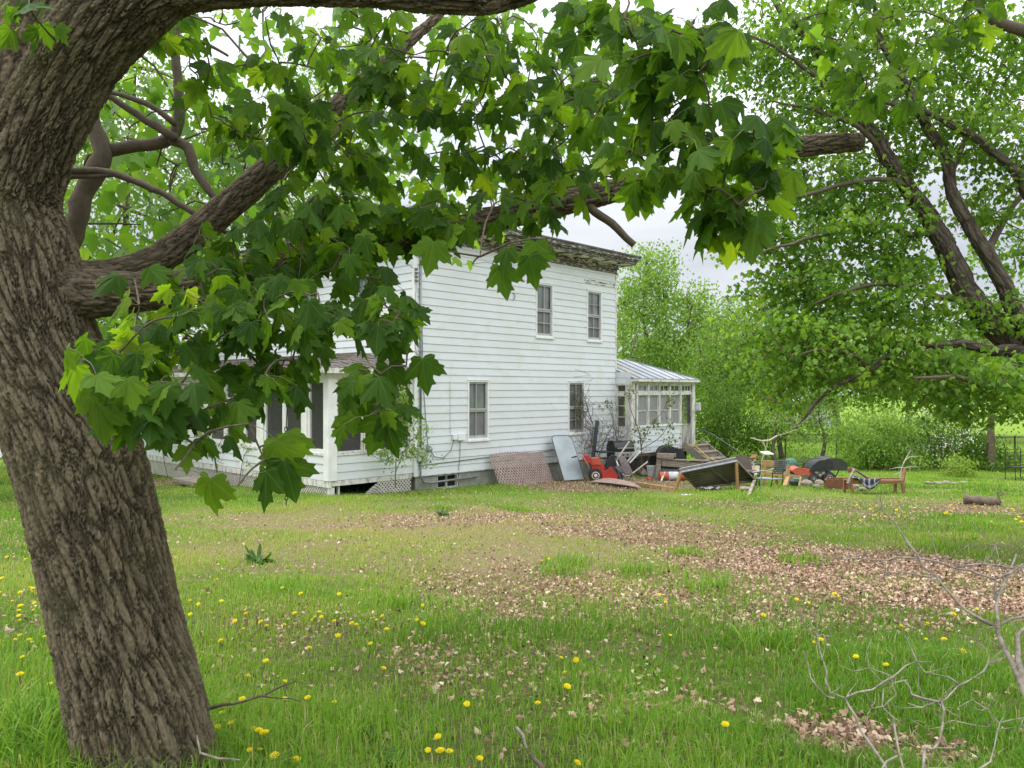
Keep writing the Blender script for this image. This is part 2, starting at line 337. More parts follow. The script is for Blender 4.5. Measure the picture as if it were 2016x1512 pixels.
M['bark_shaded'] = barkmat("shaded_limb_bark", (0.195, 0.152, 0.10), (0.014, 0.010, 0.006), (0.14, 0.125, 0.07))  # trunk bark again, darkened in colour for the shade on the limbs
M['bark3'] = barkmat("far_bark", (0.20, 0.16, 0.12), (0.08, 0.06, 0.045), (0.16, 0.15, 0.11), attr=False, fine=12)
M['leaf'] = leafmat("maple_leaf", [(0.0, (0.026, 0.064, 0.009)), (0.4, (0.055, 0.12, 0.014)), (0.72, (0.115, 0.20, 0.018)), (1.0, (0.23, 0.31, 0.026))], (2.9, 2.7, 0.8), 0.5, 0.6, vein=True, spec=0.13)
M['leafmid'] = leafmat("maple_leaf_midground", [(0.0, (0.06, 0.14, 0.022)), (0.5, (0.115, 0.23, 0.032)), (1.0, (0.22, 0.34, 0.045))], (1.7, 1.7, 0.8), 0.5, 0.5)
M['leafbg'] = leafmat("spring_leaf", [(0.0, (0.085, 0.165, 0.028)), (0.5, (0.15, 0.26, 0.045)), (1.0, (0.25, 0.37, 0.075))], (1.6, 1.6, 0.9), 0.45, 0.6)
M['leafyel'] = leafmat("young_leaf", [(0.0, (0.13, 0.22, 0.03)), (0.5, (0.2, 0.31, 0.045)), (1.0, (0.30, 0.40, 0.07))], (1.5, 1.5, 0.9), 0.45, 0.6)
M['leafdark'] = leafmat("shrub_leaf", [(0.0, (0.05, 0.11, 0.014)), (0.5, (0.095, 0.19, 0.022)), (1.0, (0.18, 0.29, 0.035))], (1.5, 1.5, 0.8), 0.42, 0.6)
M['leafrust'] = leafmat("bronze_leaf", [(0.0, (0.10, 0.13, 0.045)), (0.5, (0.15, 0.19, 0.06)), (1.0, (0.22, 0.15, 0.09))], (1.4, 1.4, 0.9), 0.4, 0.6)
M['blossom'] = leafmat("white_blossom", [(0.0, (0.72, 0.68, 0.62)), (1.0, (0.82, 0.80, 0.76))], (1, 1, 1), 0.35, 0.7)
M['grass'] = leafmat("grass_blade", [(0.0, (0.080, 0.185, 0.014)), (0.35, (0.145, 0.295, 0.024)), (0.7, (0.25, 0.39, 0.045)), (0.86, (0.34, 0.36, 0.09)), (1.0, (0.52, 0.43, 0.24))], (1.35, 1.35, 0.8), 0.4, 0.55)
M['litter'] = leafmat("dry_leaf", [(0.0, (0.10, 0.06, 0.04)), (0.3, (0.33, 0.20, 0.135)), (0.7, (0.52, 0.355, 0.245)), (1.0, (0.70, 0.56, 0.41))], (1, 1, 1), 0.15, 0.75)
M['weed'] = leafmat("dock_leaf", [(0.0, (0.045, 0.11, 0.018)), (1.0, (0.085, 0.17, 0.03))], (1.4, 1.5, 0.9), 0.3, 0.4)

# ------------------------------------------------------------------ leaf templates
def outline_leaf():
    h = [(.10, -.09), (.26, -.13), (.41, -.08), (.38, .03), (.47, .09), (.50, .19), (.67, .27), (.60, .33), (.70, .54), (.54, .50), (.45, .56), (.27, .49), (.25, .59), (.32, .77), (.19, .78), (.12, .91)]
    return [(0, 0)] + h + [(0, 1.1)] + [(-x, y) for x, y in reversed(h)]
def template_near():
    o = np.array(outline_leaf()); n = len(o) - 1; ring = o[1:]
    v = [np.zeros((1, 2)), ring * 0.52, ring]; v = np.concatenate(v)
    tr = []
    for k in range(n - 1):
        a, b = 1 + k, 2 + k; c, d = 1 + n + k, 2 + n + k
        tr += [(0, a, b), (a, c, d), (a, d, b)]
    rays = [(0, 1.1), (.70, .54), (-.70, .54), (.41, -.08), (-.41, -.08)]
    vd = np.full(len(v), 9.0)
    for rx, ry in rays:
        l = math.hypot(rx, ry); ux, uy = rx / l, ry / l
        t = np.clip(v[:, 0] * ux + v[:, 1] * uy, 0, l); vd = np.minimum(vd, np.hypot(v[:, 0] - ux * t, v[:, 1] - uy * t))
    return v, np.array(tr), vd
def template_far(five=True):
    h = [(.34, -.06), (.36, .14), (.66, .42), (.30, .46), (.28, .72)]
    o = [(0, 0)] + h + [(0, 1.08)] + [(-x, y) for x, y in reversed(h)]
    v = np.array(o); tr = np.array([(0, k, k + 1) for k in range(1, len(o) - 1)]); return v, tr, np.zeros(len(v))
def template_quad():
    v = np.array([(0, 0), (.42, .45), (0, 1.0), (-.42, .45)]); return v, np.array([(0, 1, 2), (0, 2, 3)]), np.zeros(4)
TN, TF, TQ = template_near(), template_far(), template_quad()

def leaves(name, mat, tpl, base, tip, nor, size, var, parent=None, fold=0.35, droop=0.25, sub=None, rng=NR):
    """many leaves as one crown mesh: base points, tip directions, normals"""
    v2, tr, vd = tpl; m = len(base); base = np.asarray(base, float); size = np.asarray(size, float)
    t = tip / np.linalg.norm(tip, axis=1, keepdims=True); b = np.cross(t, nor); b /= (np.linalg.norm(b, axis=1, keepdims=True) + 1e-9); n = np.cross(b, t)
    fo = fold * rng.uniform(-0.3, 2.4, m); dr = droop * rng.uniform(-0.3, 1.8, m); ws = rng.uniform(0.72, 1.1, m); sk = rng.normal(0, .10, m)
    x = v2[None, :, 0] * ws[:, None] + sk[:, None] * v2[None, :, 1] * .5; y = np.repeat(v2[None, :, 1], m, 0)
    z = -np.abs(x) * fo[:, None] + rng.normal(0, .16, m)[:, None] * x * y - rng.uniform(-.1, .5, m)[:, None] * x * x * fold - dr[:, None] * (y ** 2) * 0.6 + rng.normal(0, 0.02, x.shape)
    y = y * np.cos(dr[:, None] * 0.5)
    V = base[:, None, :] + size[:, None, None] * (x[..., None] * b[:, None, :] + y[..., None] * t[:, None, :] + z[..., None] * n[:, None, :])
    T = (tr[None] + (np.arange(m) * len(v2))[:, None, None]).reshape(-1, 3)
    at = {"var": np.repeat(var, len(v2))}
    if vd.any(): at["vd"] = np.tile(vd, m)
    return npmesh(name, V.reshape(-1, 3), T, mat, parent, at, smooth=len(v2) > 20, sub=sub)

def rand_dirs(n, rng=NR, zlo=-1, zhi=1):
    z = rng.uniform(zlo, zhi, n); a = rng.uniform(0, 2 * PI, n); r = np.sqrt(np.maximum(0, 1 - z * z)); return np.stack([r * np.cos(a), r * np.sin(a), z], 1)

# barked limb: a lofted tube with furrowed bark as real relief
def limb(name, pts, rad, parent, mat, nseg=36, ds=0.03, depth=0.01, fu=24, fs=5, seed=1, sub=None, knots=(), endcap=None, flare=0.0, lump=0.06):
    pts = np.array([tuple(p) for p in pts], float); rad = np.array(rad, float)
    # Catmull-Rom resample
    def cr(a, u):
        i = np.clip(np.floor(u).astype(int), 0, len(a) - 2); f = u - i; g = lambda k: a[np.clip(k, 0, len(a) - 1)]
        p0, p1, p2, p3 = g(i - 1), g(i), g(i + 1), g(i + 2)
        if a.ndim > 1: f = f[:, None]
        return 0.5 * (2 * p1 + (p2 - p0) * f + (2 * p0 - 5 * p1 + 4 * p2 - p3) * f ** 2 + (3 * p1 - p0 - 3 * p2 + p3) * f ** 3)
    lens = np.linalg.norm(np.diff(pts, axis=0), axis=1); tot = lens.sum(); m = max(int(tot / ds), 6)
    cum = np.concatenate([[0], np.cumsum(lens)]); u = np.interp(np.linspace(0, tot, m), cum, np.arange(len(pts)))
    c = cr(pts, u); r = cr(rad, u); s = np.linspace(0, tot, m)
    d = np.gradient(c, axis=0); d /= np.linalg.norm(d, axis=1, keepdims=True)
    a = np.cross(d[0], [0.31, 0.87, 0.2]); A = []; 
    for i in range(m):
        a = a - d[i] * a.dot(d[i]); a /= np.linalg.norm(a); A.append(a.copy())
    A = np.array(A); B = np.cross(d, A)
    th = np.linspace(0, 2 * PI, nseg, endpoint=False)
    TH, SS = np.meshgrid(th, s); RR = np.repeat(r[:, None], nseg, 1)
    q = np.stack([np.cos(TH) * RR, np.sin(TH) * RR, SS], -1).reshape(-1, 3)
    wv = np.stack([q[:, 0] * 3, q[:, 1] * 3, q[:, 2] * 2.2], 1)
    wa = vnoise(wv, seed + 5) - .5; wb = vnoise(wv + 9.1, seed + 6) - .5
    tw = q[:, 2] * 0.35
    ang = TH.ravel() + tw + wa * 0.5
    wc = (vnoise(np.stack([q[:, 0] * 9, q[:, 1] * 9, q[:, 2] * 7], 1), seed + 12) - .5) * .020 / max(r.max(), .03)
    ang = ang + wc; qq = np.stack([np.cos(ang) * RR.ravel() * fu, np.sin(ang) * RR.ravel() * fu, q[:, 2] * fs + wb * 1.2], 1)
    n1 = vnoise(qq, seed) - .5; n2 = vnoise(qq * np.array([1.7, 1.7, 1.3]) + 4.2, seed + 1) - .5; n3 = vnoise(qq * np.array([3.2, 3.2, 6.5]), seed + 2); n4 = vnoise(qq * np.array([6, 6, 9.]), seed + 3)
    bark = np.minimum(np.clip(np.abs(n1) * 5.0, 0, 1), np.clip(np.abs(n2) * 7 + .15, 0, 1)) ** .7
    v1, v2 = voro(qq * .62 + (n4[:, None] - .5) * .35, seed); plate = np.clip((v2 - v1) * 3.2, 0, 1) ** .8; n5 = vnoise(qq * np.array([9, 9, 16.]), seed + 4)
    bark = (plate * .72 + np.minimum(bark, plate + .3) * .28) * (0.70 + 0.4 * n3) + .20 * (n4 - .5) + .14 * (n5 - .5)
    lum = (vnoise(np.stack([q[:, 0] / max(r.max(), .02) * 1.2, q[:, 1] / max(r.max(), .02) * 1.2, SS.ravel() / max(r.max(), .02) * .45], 1), seed + 8) - .5)
    Rr = RR.ravel() * (1 + lump * 2 * lum) + depth * (bark - 0.5)
    if flare: Rr = Rr * (1 + flare * np.exp(-SS.ravel() / 0.22) * (1 + .5 * np.sin(TH.ravel() * 5 + 1)))
    V = np.repeat(c, nseg, 0) + Rr[:, None] * (np.cos(TH).ravel()[:, None] * np.repeat(A, nseg, 0) + np.sin(TH).ravel()[:, None] * np.repeat(B, nseg, 0))
    for kc, kr, kh in knots:
        dd = np.linalg.norm(V - np.array(kc), axis=1); bump = kh * np.exp(-(dd / kr) ** 2); out = V - np.repeat(c, nseg, 0); out /= np.linalg.norm(out, axis=1, keepdims=True)
        V = V + out * bump[:, None]
    i = np.arange(m - 1)[:, None]; k = np.arange(nseg)[None]; k2 = (k + 1) % nseg
    F = np.stack([i * nseg + k, i * nseg + k2, (i + 1) * nseg + k2, (i + 1) * nseg + k], -1).reshape(-1, 4)
    nv = len(V); V = np.concatenate([V, [c[-1] + d[-1] * r[-1] * .1]]); bark = np.concatenate([bark, [0.9]])
    cap = np.array([[(m - 1) * nseg + kk, (m - 1) * nseg + (kk + 1) % nseg, nv, nv] for kk in range(nseg)])
    capt = cap[:, :3]
    T = np.concatenate([F[:, [0, 1, 2]], F[:, [0, 2, 3]], capt])
    npmesh_o = npmesh(name, V, T, mat, parent, {"bark": bark}, smooth=True, sub=sub)
    return npmesh_o, c

#--PART2--
# ------------------------------------------------------------------ lawn
PATCH = [(1740, 1125, 300, 50, .95), (1420, 1075, 230, 48, .5), (1900, 1140, 200, 60, 1.0), (1250, 1180, 250, 45, .42), (1020, 1160, 300, 50, .28), (1660, 1455, 140, 50, .85), (1850, 1490, 110, 35, .5),
         (1480, 1180, 260, 45, .4), (1000, 1010, 260, 26, .3), (1300, 1045, 260, 26, .38), (1650, 1000, 320, 18, .5), (1130, 955, 160, 12, .9), (1270, 950, 120, 12, .8), (960, 1300, 160, 60, .25), (1700, 1230, 250, 30, .22), (1330, 1470, 120, 30, .2), (1930, 1005, 120, 14, .8), (450, 950, 200, 8, .6), (1250, 1400, 200, 40, .2), (640, 1210, 160, 30, .2)]
PW = []
for px, py, rx, ry, s in PATCH:
    c = G(px, py); a, b = G(px, py + ry), G(px, max(py - ry, 880)); PW.append((c.x, c.y, rx / FPX * c.y, (b.y - a.y) / 2, s))
def litter(x, y):
    x = np.asarray(x, float); y = np.asarray(y, float); wob = fbm2(x, y, 0.9, 31, 3) - .5; r = np.zeros_like(x)
    for cx, cy, rx, ry, s in PW:
        d = np.sqrt(((x - cx) / rx) ** 2 + ((y - cy) / ry) ** 2) + wob * 1.3
        r = np.maximum(r, s * np.clip((1.25 - d) / 0.55, 0, 1))
    return np.clip(r * (0.45 + 1.1 * fbm2(x, y, 2.6, 37, 2)), 0, 1)
def dryness(x, y):
    """thin tan thatch in the middle of the lawn, lush green near the tree and beyond the yard"""
    x = np.asarray(x, float); y = np.asarray(y, float)
    mid = np.exp(-((x + .4) / 5.2) ** 2 - ((y - 11.8) / 4.6) ** 2)
    return np.clip(mid * 1.25 + (fbm2(x, y, .55, 51, 3) - .5) * .9 * np.clip((y - 4) / 6, .2, 1) - np.clip((y - 20) / 6, 0, 1) * .4, 0, 1)
ys = np.concatenate([np.arange(-4, 30, .16), 30 * 1.06 ** np.arange(0, 45)]); xs = np.concatenate([-12 * 1.08 ** np.arange(40, 0, -1), np.arange(-12, 14, .16), 14 * 1.08 ** np.arange(0, 40)])
X, Y = np.meshgrid(xs, ys); shp = X.shape; Xf, Yf = X.ravel(), Y.ravel()
gv = np.stack([Xf, Yf, gz(Xf, Yf)], 1)
i = np.arange(shp[0] - 1)[:, None]; k = np.arange(shp[1] - 1)[None]
quad = np.stack([i * shp[1] + k, i * shp[1] + k + 1, (i + 1) * shp[1] + k + 1, (i + 1) * shp[1] + k], -1).reshape(-1, 4)
def groundmat():
    m, t, N, L, o = newmat("lawn_soil"); b = N("ShaderNodeBsdfPrincipled"); b.inputs["Roughness"].default_value = 0.95; b.inputs["Specular IOR Level"].default_value = 0.1; L(b.outputs[0], o.inputs[0])
    tc = N("ShaderNodeTexCoord")
    def noise(sc, det=6):
        n = N("ShaderNodeTexNoise"); n.inputs["Scale"].default_value = sc; n.inputs["Detail"].default_value = det; n.inputs["Roughness"].default_value = .65; L(tc.outputs["Object"], n.inputs["Vector"]); return n
    def mix(f, a, c):
        x = N("ShaderNodeMix"); x.data_type = 'RGBA'; L(f, x.inputs[0])
        for s, v in ((6, a), (7, c)):
            if isinstance(v, tuple): x.inputs[s].default_value = (*v, 1)
            else: L(v, x.inputs[s])
        return x.outputs[2]
    def rng(src, a, c, lo=0., hi=1.):
        r = N("ShaderNodeMapRange"); r.inputs[1].default_value = a; r.inputs[2].default_value = c; r.inputs[3].default_value = lo; r.inputs[4].default_value = hi; L(src, r.inputs[0]); return r.outputs[0]
    n1, n2, n3 = noise(38, 8), noise(9), noise(1.3)
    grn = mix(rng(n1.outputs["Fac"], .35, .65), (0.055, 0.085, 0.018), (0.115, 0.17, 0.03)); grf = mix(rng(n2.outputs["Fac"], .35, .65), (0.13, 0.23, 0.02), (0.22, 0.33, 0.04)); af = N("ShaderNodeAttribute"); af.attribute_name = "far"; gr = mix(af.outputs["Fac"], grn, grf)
    th = mix(rng(n1.outputs["Fac"], .35, .68), (0.16, 0.12, 0.06), (0.36, 0.29, 0.16))
    ad = N("ShaderNodeAttribute"); ad.attribute_name = "dry"
    am = N("ShaderNodeMath"); am.operation = 'ADD'; L(ad.outputs["Fac"], am.inputs[0]); L(rng(n2.outputs["Fac"], .3, .7, -.25, .35), am.inputs[1])
    c1 = mix(am.outputs[0], gr, th)
    al = N("ShaderNodeAttribute"); al.attribute_name = "lit"
    lf = mix(rng(n1.outputs["Fac"], .38, .62), (0.09, 0.055, 0.035), (0.32, 0.21, 0.14))
    c2 = mix(al.outputs["Fac"], c1, lf)
    L(c2, b.inputs["Base Color"])
    bn = N("ShaderNodeBump"); bn.inputs["Distance"].default_value = .05; L(n1.outputs["Fac"], bn.inputs["Height"]); L(bn.outputs[0], b.inputs["Normal"])
    return m
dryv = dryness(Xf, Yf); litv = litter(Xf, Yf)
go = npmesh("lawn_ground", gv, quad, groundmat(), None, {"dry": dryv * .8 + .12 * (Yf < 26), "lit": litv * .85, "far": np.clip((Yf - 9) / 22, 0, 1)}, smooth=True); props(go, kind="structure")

# grass blades: nearer ground carries more of them
def grass_band(y0, y1, dens, h, wd, xm=1.0):
    A = 0.72 * (y1 ** 2 - y0 ** 2) + 2 * xm * (y1 - y0); n = int(A * dens)
    y = np.sqrt(NR.uniform(y0 ** 2, y1 ** 2, n)) if y0 > 2 else NR.uniform(y0, y1, n)
    x = NR.uniform(-1, 1, n) * (y * .72 + xm)
    cl = fbm2(x, y, 2.2, 71, 3); li = litter(x, y); dr = dryness(x, y)
    keep = NR.uniform(0, 1, n) < np.clip((cl * 1.9 - .25), .32, 1) * (1 - .86 * np.clip(li * 1.25, 0, 1)) * (1 - .30 * dr)
    x, y, cl, dr, li = x[keep], y[keep], cl[keep], dr[keep], li[keep]; n = len(x)
    tall = 0.55 + 1.0 * np.clip((fbm2(x, y, .8, 91, 3) - .32) * 2.6, 0, 1)
    tall = tall * (1 - .5 * dr) * (1 - .35 * li)
    lush = np.exp(-(((x + 2.6) / 1.1) ** 2 + ((y - 3.2) / 1.3) ** 2)); tall = tall + lush * .7
    hh = h * tall * NR.uniform(.45, 1.25, n); ww = wd * NR.uniform(.6, 1.3, n)
    a = NR.uniform(0, 2 * PI, n); lean = NR.uniform(.1, .95, n); dx, dy = np.cos(a), np.sin(a)
    b = np.stack([x, y, gz(x, y) - .004], 1); sx, sy = -dy, dx; sd_ = np.stack([sx, sy, 0 * sx], 1) * ww[:, None] * .5
    o1 = np.stack([dx * lean * hh * .25, dy * lean * hh * .25, hh * .62], 1); o2 = np.stack([dx * lean * hh * .9, dy * lean * hh * .9, hh * (1.05 - .35 * lean)], 1)
    V = np.stack([b - sd_, b + sd_, b + o1 + sd_ * .8, b + o1 - sd_ * .8, b + o2], 1)
    T = (np.array([(0, 1, 2), (0, 2, 3), (3, 2, 4)])[None] + (np.arange(n) * 5)[:, None, None]).reshape(-1, 3)
    hue = fbm2(x, y, .5, 61, 3)
    var = np.clip(.40 + (hue - .5) * 1.0 + NR.normal(0, .13, n) + dr * .30, 0, .84)
    straw = NR.uniform(0, 1, n) < (.05 + .22 * dr + .15 * li); var = np.where(straw, NR.uniform(.86, 1, n), var)
    return V.reshape(-1, 3), T, np.repeat(var, 5)
bands = [(1.2, 3.2, 7500, .115, .0046, 1.2), (3.2, 5, 6000, .10, .0052, 1.2), (5, 8, 3300, .085, .0066, 1.2), (8, 12, 1500, .075, .009, 1.3), (12, 18, 800, .065, .012, 1.4), (18, 27, 380, .07, .017, 2), (27, 42, 80, .09, .03, 2)]
VV, TT, AA, off = [], [], [], 0
for bnd in bands:
    v_, t_, a_ = grass_band(*bnd); VV.append(v_); TT.append(t_ + off); AA.append(a_); off += len(v_)
grass = npmesh("lawn_grass", np.concatenate(VV), np.concatenate(TT), M['grass'], None, {"var": np.concatenate(AA)}); props(grass, "green lawn grass with thin tan patches", "grass", kind="stuff")
# tall tuft of broad blades at the foot of the maple
def tall_tufts(name, spots, h, wd, mat, per, lab, cat):
    Vs, Ts, As, off = [], [], [], 0
    for (x0, y0, rr) in spots:
        n = per; x = x0 + NR.normal(0, rr, n); y = y0 + NR.normal(0, rr, n); a = NR.uniform(0, 2 * PI, n); lean = NR.uniform(.2, 1.1, n); hh = h * NR.uniform(.5, 1.15, n); ww = wd * NR.uniform(.6, 1.2, n)
        b = np.stack([x, y, gz(x, y) - .01], 1); d = np.stack([np.cos(a), np.sin(a), 0 * a], 1); s_ = np.stack([-np.sin(a), np.cos(a), 0 * a], 1) * ww[:, None] * .5; rows = []
        for f in (0, .33, .66, .88, 1.0):
            c = b + d * (lean * hh * f ** 2 * .8)[:, None] + np.array([0, 0, 1]) * (hh * (f - .42 * lean * f ** 3))[:, None]; wf = (1 - f ** 3)
            rows += [c - s_ * wf, c + s_ * wf]
        V = np.stack(rows, 1); tt = []
        for q in range(4): tt += [(2 * q, 2 * q + 1, 2 * q + 3), (2 * q, 2 * q + 3, 2 * q + 2)]
        Ts.append((np.array(tt)[None] + (np.arange(n) * 10)[:, None, None]).reshape(-1, 3) + off); Vs.append(V.reshape(-1, 3)); off += n * 10
        As.append(np.repeat(np.clip(NR.normal(.42, .2, n), 0, .84), 10))
    return npmesh(name, np.concatenate(Vs), np.concatenate(Ts), mat, None, {"var": np.concatenate(As)})
sp = []
for px, py in ((40, 1470), (95, 1450), (130, 1490), (20, 1500), (70, 1512), (150, 1440), (110, 1540), (160, 1545)): g = G(px, py); sp.append((g.x, g.y, .10))
props(tall_tufts("tall_grass", sp, .36, .010, M['grass'], 120, None, None), "tall broad bladed grass at the foot of the leaning maple trunk", "grass", kind="stuff")
sp = []
for px, py, in ((1030, 1008), (870, 1003), (1395, 1160), (800, 1195), (1350, 1095), (1120, 1110), (1850, 1080), (560, 1170), (1000, 1003), (1580, 1110), (1500, 1270), (1100, 1130), (1250, 1130)): g = G(px, py); sp.append((g.x, g.y, .16))
props(tall_tufts("grass_tufts", sp, .2, .011, M['grass'], 150, None, None), "taller tufts of grass dotted over the thin lawn", "grass", kind="stuff")

# dry leaves lying in drifts
def dry_leaves():
    n = 300000; y = np.sqrt(NR.uniform(1.5, 26.0 ** 2, n)); y = np.where(NR.uniform(0, 1, n) < .55, NR.uniform(2.2, 14, n), y); x = NR.uniform(-1, 1, n) * (y * .7 + .8)
    d = litter(x, y) * .95 + .022 + .07 * (fbm2(x, y, 1.3, 97, 2) > .58); keep = NR.uniform(0, 1, n) < d; x, y = x[keep], y[keep]; n = len(x)
    base = np.stack([x, y, gz(x, y) + NR.uniform(.004, .05, n)], 1); nor = rand_dirs(n, zlo=.25, zhi=1); tip = rand_dirs(n, zlo=-.35, zhi=.35)
    big = np.clip(y / 9, 1, 2); return leaves("fallen_leaves", M['litter'], TF, base, tip, nor, NR.uniform(.013, .038, n) * np.where(y < 4.5, 1.2, 1.0), np.clip(NR.normal(.5, .28, n), 0, 1), fold=.9, droop=1.2)
props(dry_leaves(), "dry brown fallen leaves lying in drifts over the lawn", "leaves", kind="stuff")

# ------------------------------------------------------------------ the farmhouse (local frame: x along the long clapboard wall away from the viewer, y along the porch front)
HA = math.atan2(.7215, .693); A0 = Vector((-2.536, 20.0, 0)); HB = -1.10
house = thing("farmhouse", "two storey white clapboard house with an enclosed porch and peeling cornice", "house", (A0.x, A0.y, HB), HA)
class Fr:
    """t along a wall, d outwards, z up (world height)"""
    def __init__(s, o, a, n): s.o = Vector(o); s.a = Vector(a); s.n = Vector(n)
    def p(s, t, d, z): return s.o + s.a * t + s.n * d + Vector((0, 0, z))
    def box(s, mb, t0, t1, d0, d1, z0, z1, mat=0):
        mb.add([s.p(t, d, z) for t, d, z in ((t0, d0, z0), (t1, d0, z0), (t1, d1, z0), (t0, d1, z0), (t0, d0, z1), (t1, d0, z1), (t1, d1, z1), (t0, d1, z1))], MB.BOXF, mat)
    def ring(s, mb, t0, t1, z0, z1, w_, d0, d1, mat=0, wb=None):
        wb = w_ if wb is None else wb
        s.box(mb, t0, t0 + w_, d0, d1, z0, z1, mat); s.box(mb, t1 - w_, t1, d0, d1, z0, z1, mat)
        s.box(mb, t0 + w_, t1 - w_, d0, d1, z1 - w_, z1, mat); s.box(mb, t0 + w_, t1 - w_, d0, d1, z0, z0 + wb, mat)
side = Fr((0, 0, 0), (1, 0, 0), (0, -1, 0)); front = Fr((0, 0, 0), (0, 1, 0), (-1, 0, 0))
back = Fr((8.8, 0, 0), (0, 1, 0), (1, 0, 0)); far_ = Fr((0, 12, 0), (1, 0, 0), (0, 1, 0))
def clap(mb, fr, t0, t1, z0, z1, ex=.2047, holes=(), lip=.019, seed=1):
    rr = random.Random(seed); z = z0; row = 0
    while z < z1 - 1e-6:
        za, zb = z, min(z + ex, z1); cuts = sorted({za, zb, *[h for q in holes for h in (q[2], q[3]) if za < h < zb]})
        for c0, c1 in zip(cuts, cuts[1:]):
            segs = [(t0, t1)]; zm = (c0 + c1) / 2
            for h in holes:
                if h[2] < zm < h[3]:
                    segs = [s2 for a, b in segs for s2 in ((a, min(b, h[0])), (max(a, h[1]), b)) if s2[1] - s2[0] > 1e-6]
            dp = lambda zz: lip * (1 - (zz - za) / ex) + .002
            for a, b in segs:
                n = max(1, int((b - a) / 1.2)); ts = [a + (b - a) * q / n for q in range(n + 1)]
                jj = [rr.uniform(-.0006, .0006) for _ in ts]
                for q in range(n):
                    mb.add([fr.p(ts[q], dp(c0) + jj[q], c0), fr.p(ts[q + 1], dp(c0) + jj[q + 1], c0), fr.p(ts[q + 1], dp(c1), c1), fr.p(ts[q], dp(c1), c1)], [(0, 1, 2, 3)])
                    if c0 == za: mb.add([fr.p(ts[q], -.012, c0), fr.p(ts[q + 1], -.012, c0), fr.p(ts[q + 1], dp(c0) + jj[q + 1], c0), fr.p(ts[q], dp(c0) + jj[q], c0)], [(0, 1, 2, 3)])
        z += ex; row += 1
    return mb
SW = [(1.87, 2.68, .16, 1.82), (6.23, 7.05, .16, 1.82), (4.70, 5.49, 3.18, 4.83), (7.19, 7.98, 3.18, 4.83)]
FW = [(1.84, 2.64, 3.18, 4.83), (4.65, 5.45, 3.18, 4.83), (7.5, 8.3, 3.18, 4.83), (10.2, 11.0, 3.18, 4.83), (2.2, 3.0, .1, 1.8), (4.2, 5.1, -.45, 1.8), (6.6, 7.4, .1, 1.8)]
Z0, Z1 = -.70, 5.51
def H(mb, name, mat, parent=house, **k): return mb.build(name, mat, parent, dz=-HB, **k)
mb = MB(); clap(mb, side, 0.03, 8.8, Z0, Z1, holes=SW, seed=3); H(mb, "side_wall", M['siding'])
mb = MB(); clap(mb, front, 0.03, 12, Z0, Z1, holes=FW, seed=5); H(mb, "front_wall", M['siding'])
mb = MB(); back.box(mb, 0.03, 12, -.03, 0, -.7, Z1); far_.box(mb, 0, 8.75, -.03, 0, -.7, Z1)
side.box(mb, .04, 8.76, -11.9, -.15, 2.45, 2.6); H(mb, "rear_wall", M['siding'])
mb = MB(); side.box(mb, -.02, .075, -.075, .022, Z0, Z1); H(mb, "corner_board", M['trim'])
mb = MB(); side.box(mb, 8.74, 8.825, -.05, .02, Z0, Z1); H(mb, "corner_board", M['worn'])
mb = MB(); side.box(mb, .0, 8.8, -.02, .012, Z0 - .02, Z0 - .001); H(mb, "starter_strip", M['worn'])
mb = MB()
for a, b in ((.06, .80), (1.585, 8.72)): side.box(mb, a, b, -.3, -.03, -1.9, Z0 - .022)
front.box(mb, .36, 11.9, -.3, -.04, -1.9, Z0 - .022); side.box(mb, .8, 1.585, -.3, -.03, -1.9, -1.12)
fo = H(mb, "foundation", M['concrete'])
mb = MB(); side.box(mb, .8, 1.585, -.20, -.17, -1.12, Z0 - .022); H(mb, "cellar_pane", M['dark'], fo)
mb = MB(); side.ring(mb, .8, 1.585, -1.12, Z0 - .023, .045, -.16, -.06); side.box(mb, 1.17, 1.20, -.15, -.08, -1.07, Z0 - .07); H(mb, "cellar_frame", M['worn'], fo)
# cornice: frieze, bed mould, soffit, stepped crown
def around(mb, p, z0, z1, inner=.35):
    side.box(mb, -p, 8.8 + p, -inner, p, z0, z1); side.box(mb, -p, inner, -12 - p, -inner - .002, z0, z1); side.box(mb, 8.8 - inner, 8.8 + p, -12 - p, -inner - .002, z0, z1)
mb = MB(); around(mb, .035, 5.512, 5.66); around(mb, .075, 5.662, 5.73); co = H(mb, "cornice", M['peel2'])
mb = MB(); around(mb, .045, 5.732, 5.80); side.box(mb, -.46, 9.26, -.2, .46, 5.802, 5.83); side.box(mb, -.46, 9.26, -12.4, -.203, 5.802, 5.83)
for tt in np.arange(-.3, 9.2, .75): pass
H(mb, "soffit", M['peel'], co)
mb = MB(); around(mb, .50, 5.832, 5.93); around(mb, .55, 5.932, 5.97); around(mb, .60, 5.972, 6.07); H(mb, "crown_moulding", M['peel2'], co)
mb = MB(); e = .63
b4 = [(-e, -e, 6.072), (8.8 + e, -e, 6.072), (8.8 + e, 12 + e, 6.072), (-e, 12 + e, 6.072)]; t4 = [(4, 4.5, 6.85), (4.8, 4.5, 6.85), (4.8, 7.5, 6.85), (4, 7.5, 6.85)]
mb.add(b4 + [(a, b, c + .05) for a, b, c in b4] + t4, [(3, 2, 1, 0), (0, 1, 5, 4), (1, 2, 6, 5), (2, 3, 7, 6), (3, 0, 4, 7), (4, 5, 9, 8), (5, 6, 10, 9), (6, 7, 11, 10), (7, 4, 8, 11), (8, 9, 10, 11)]); H(mb, "roof", M['tar'])

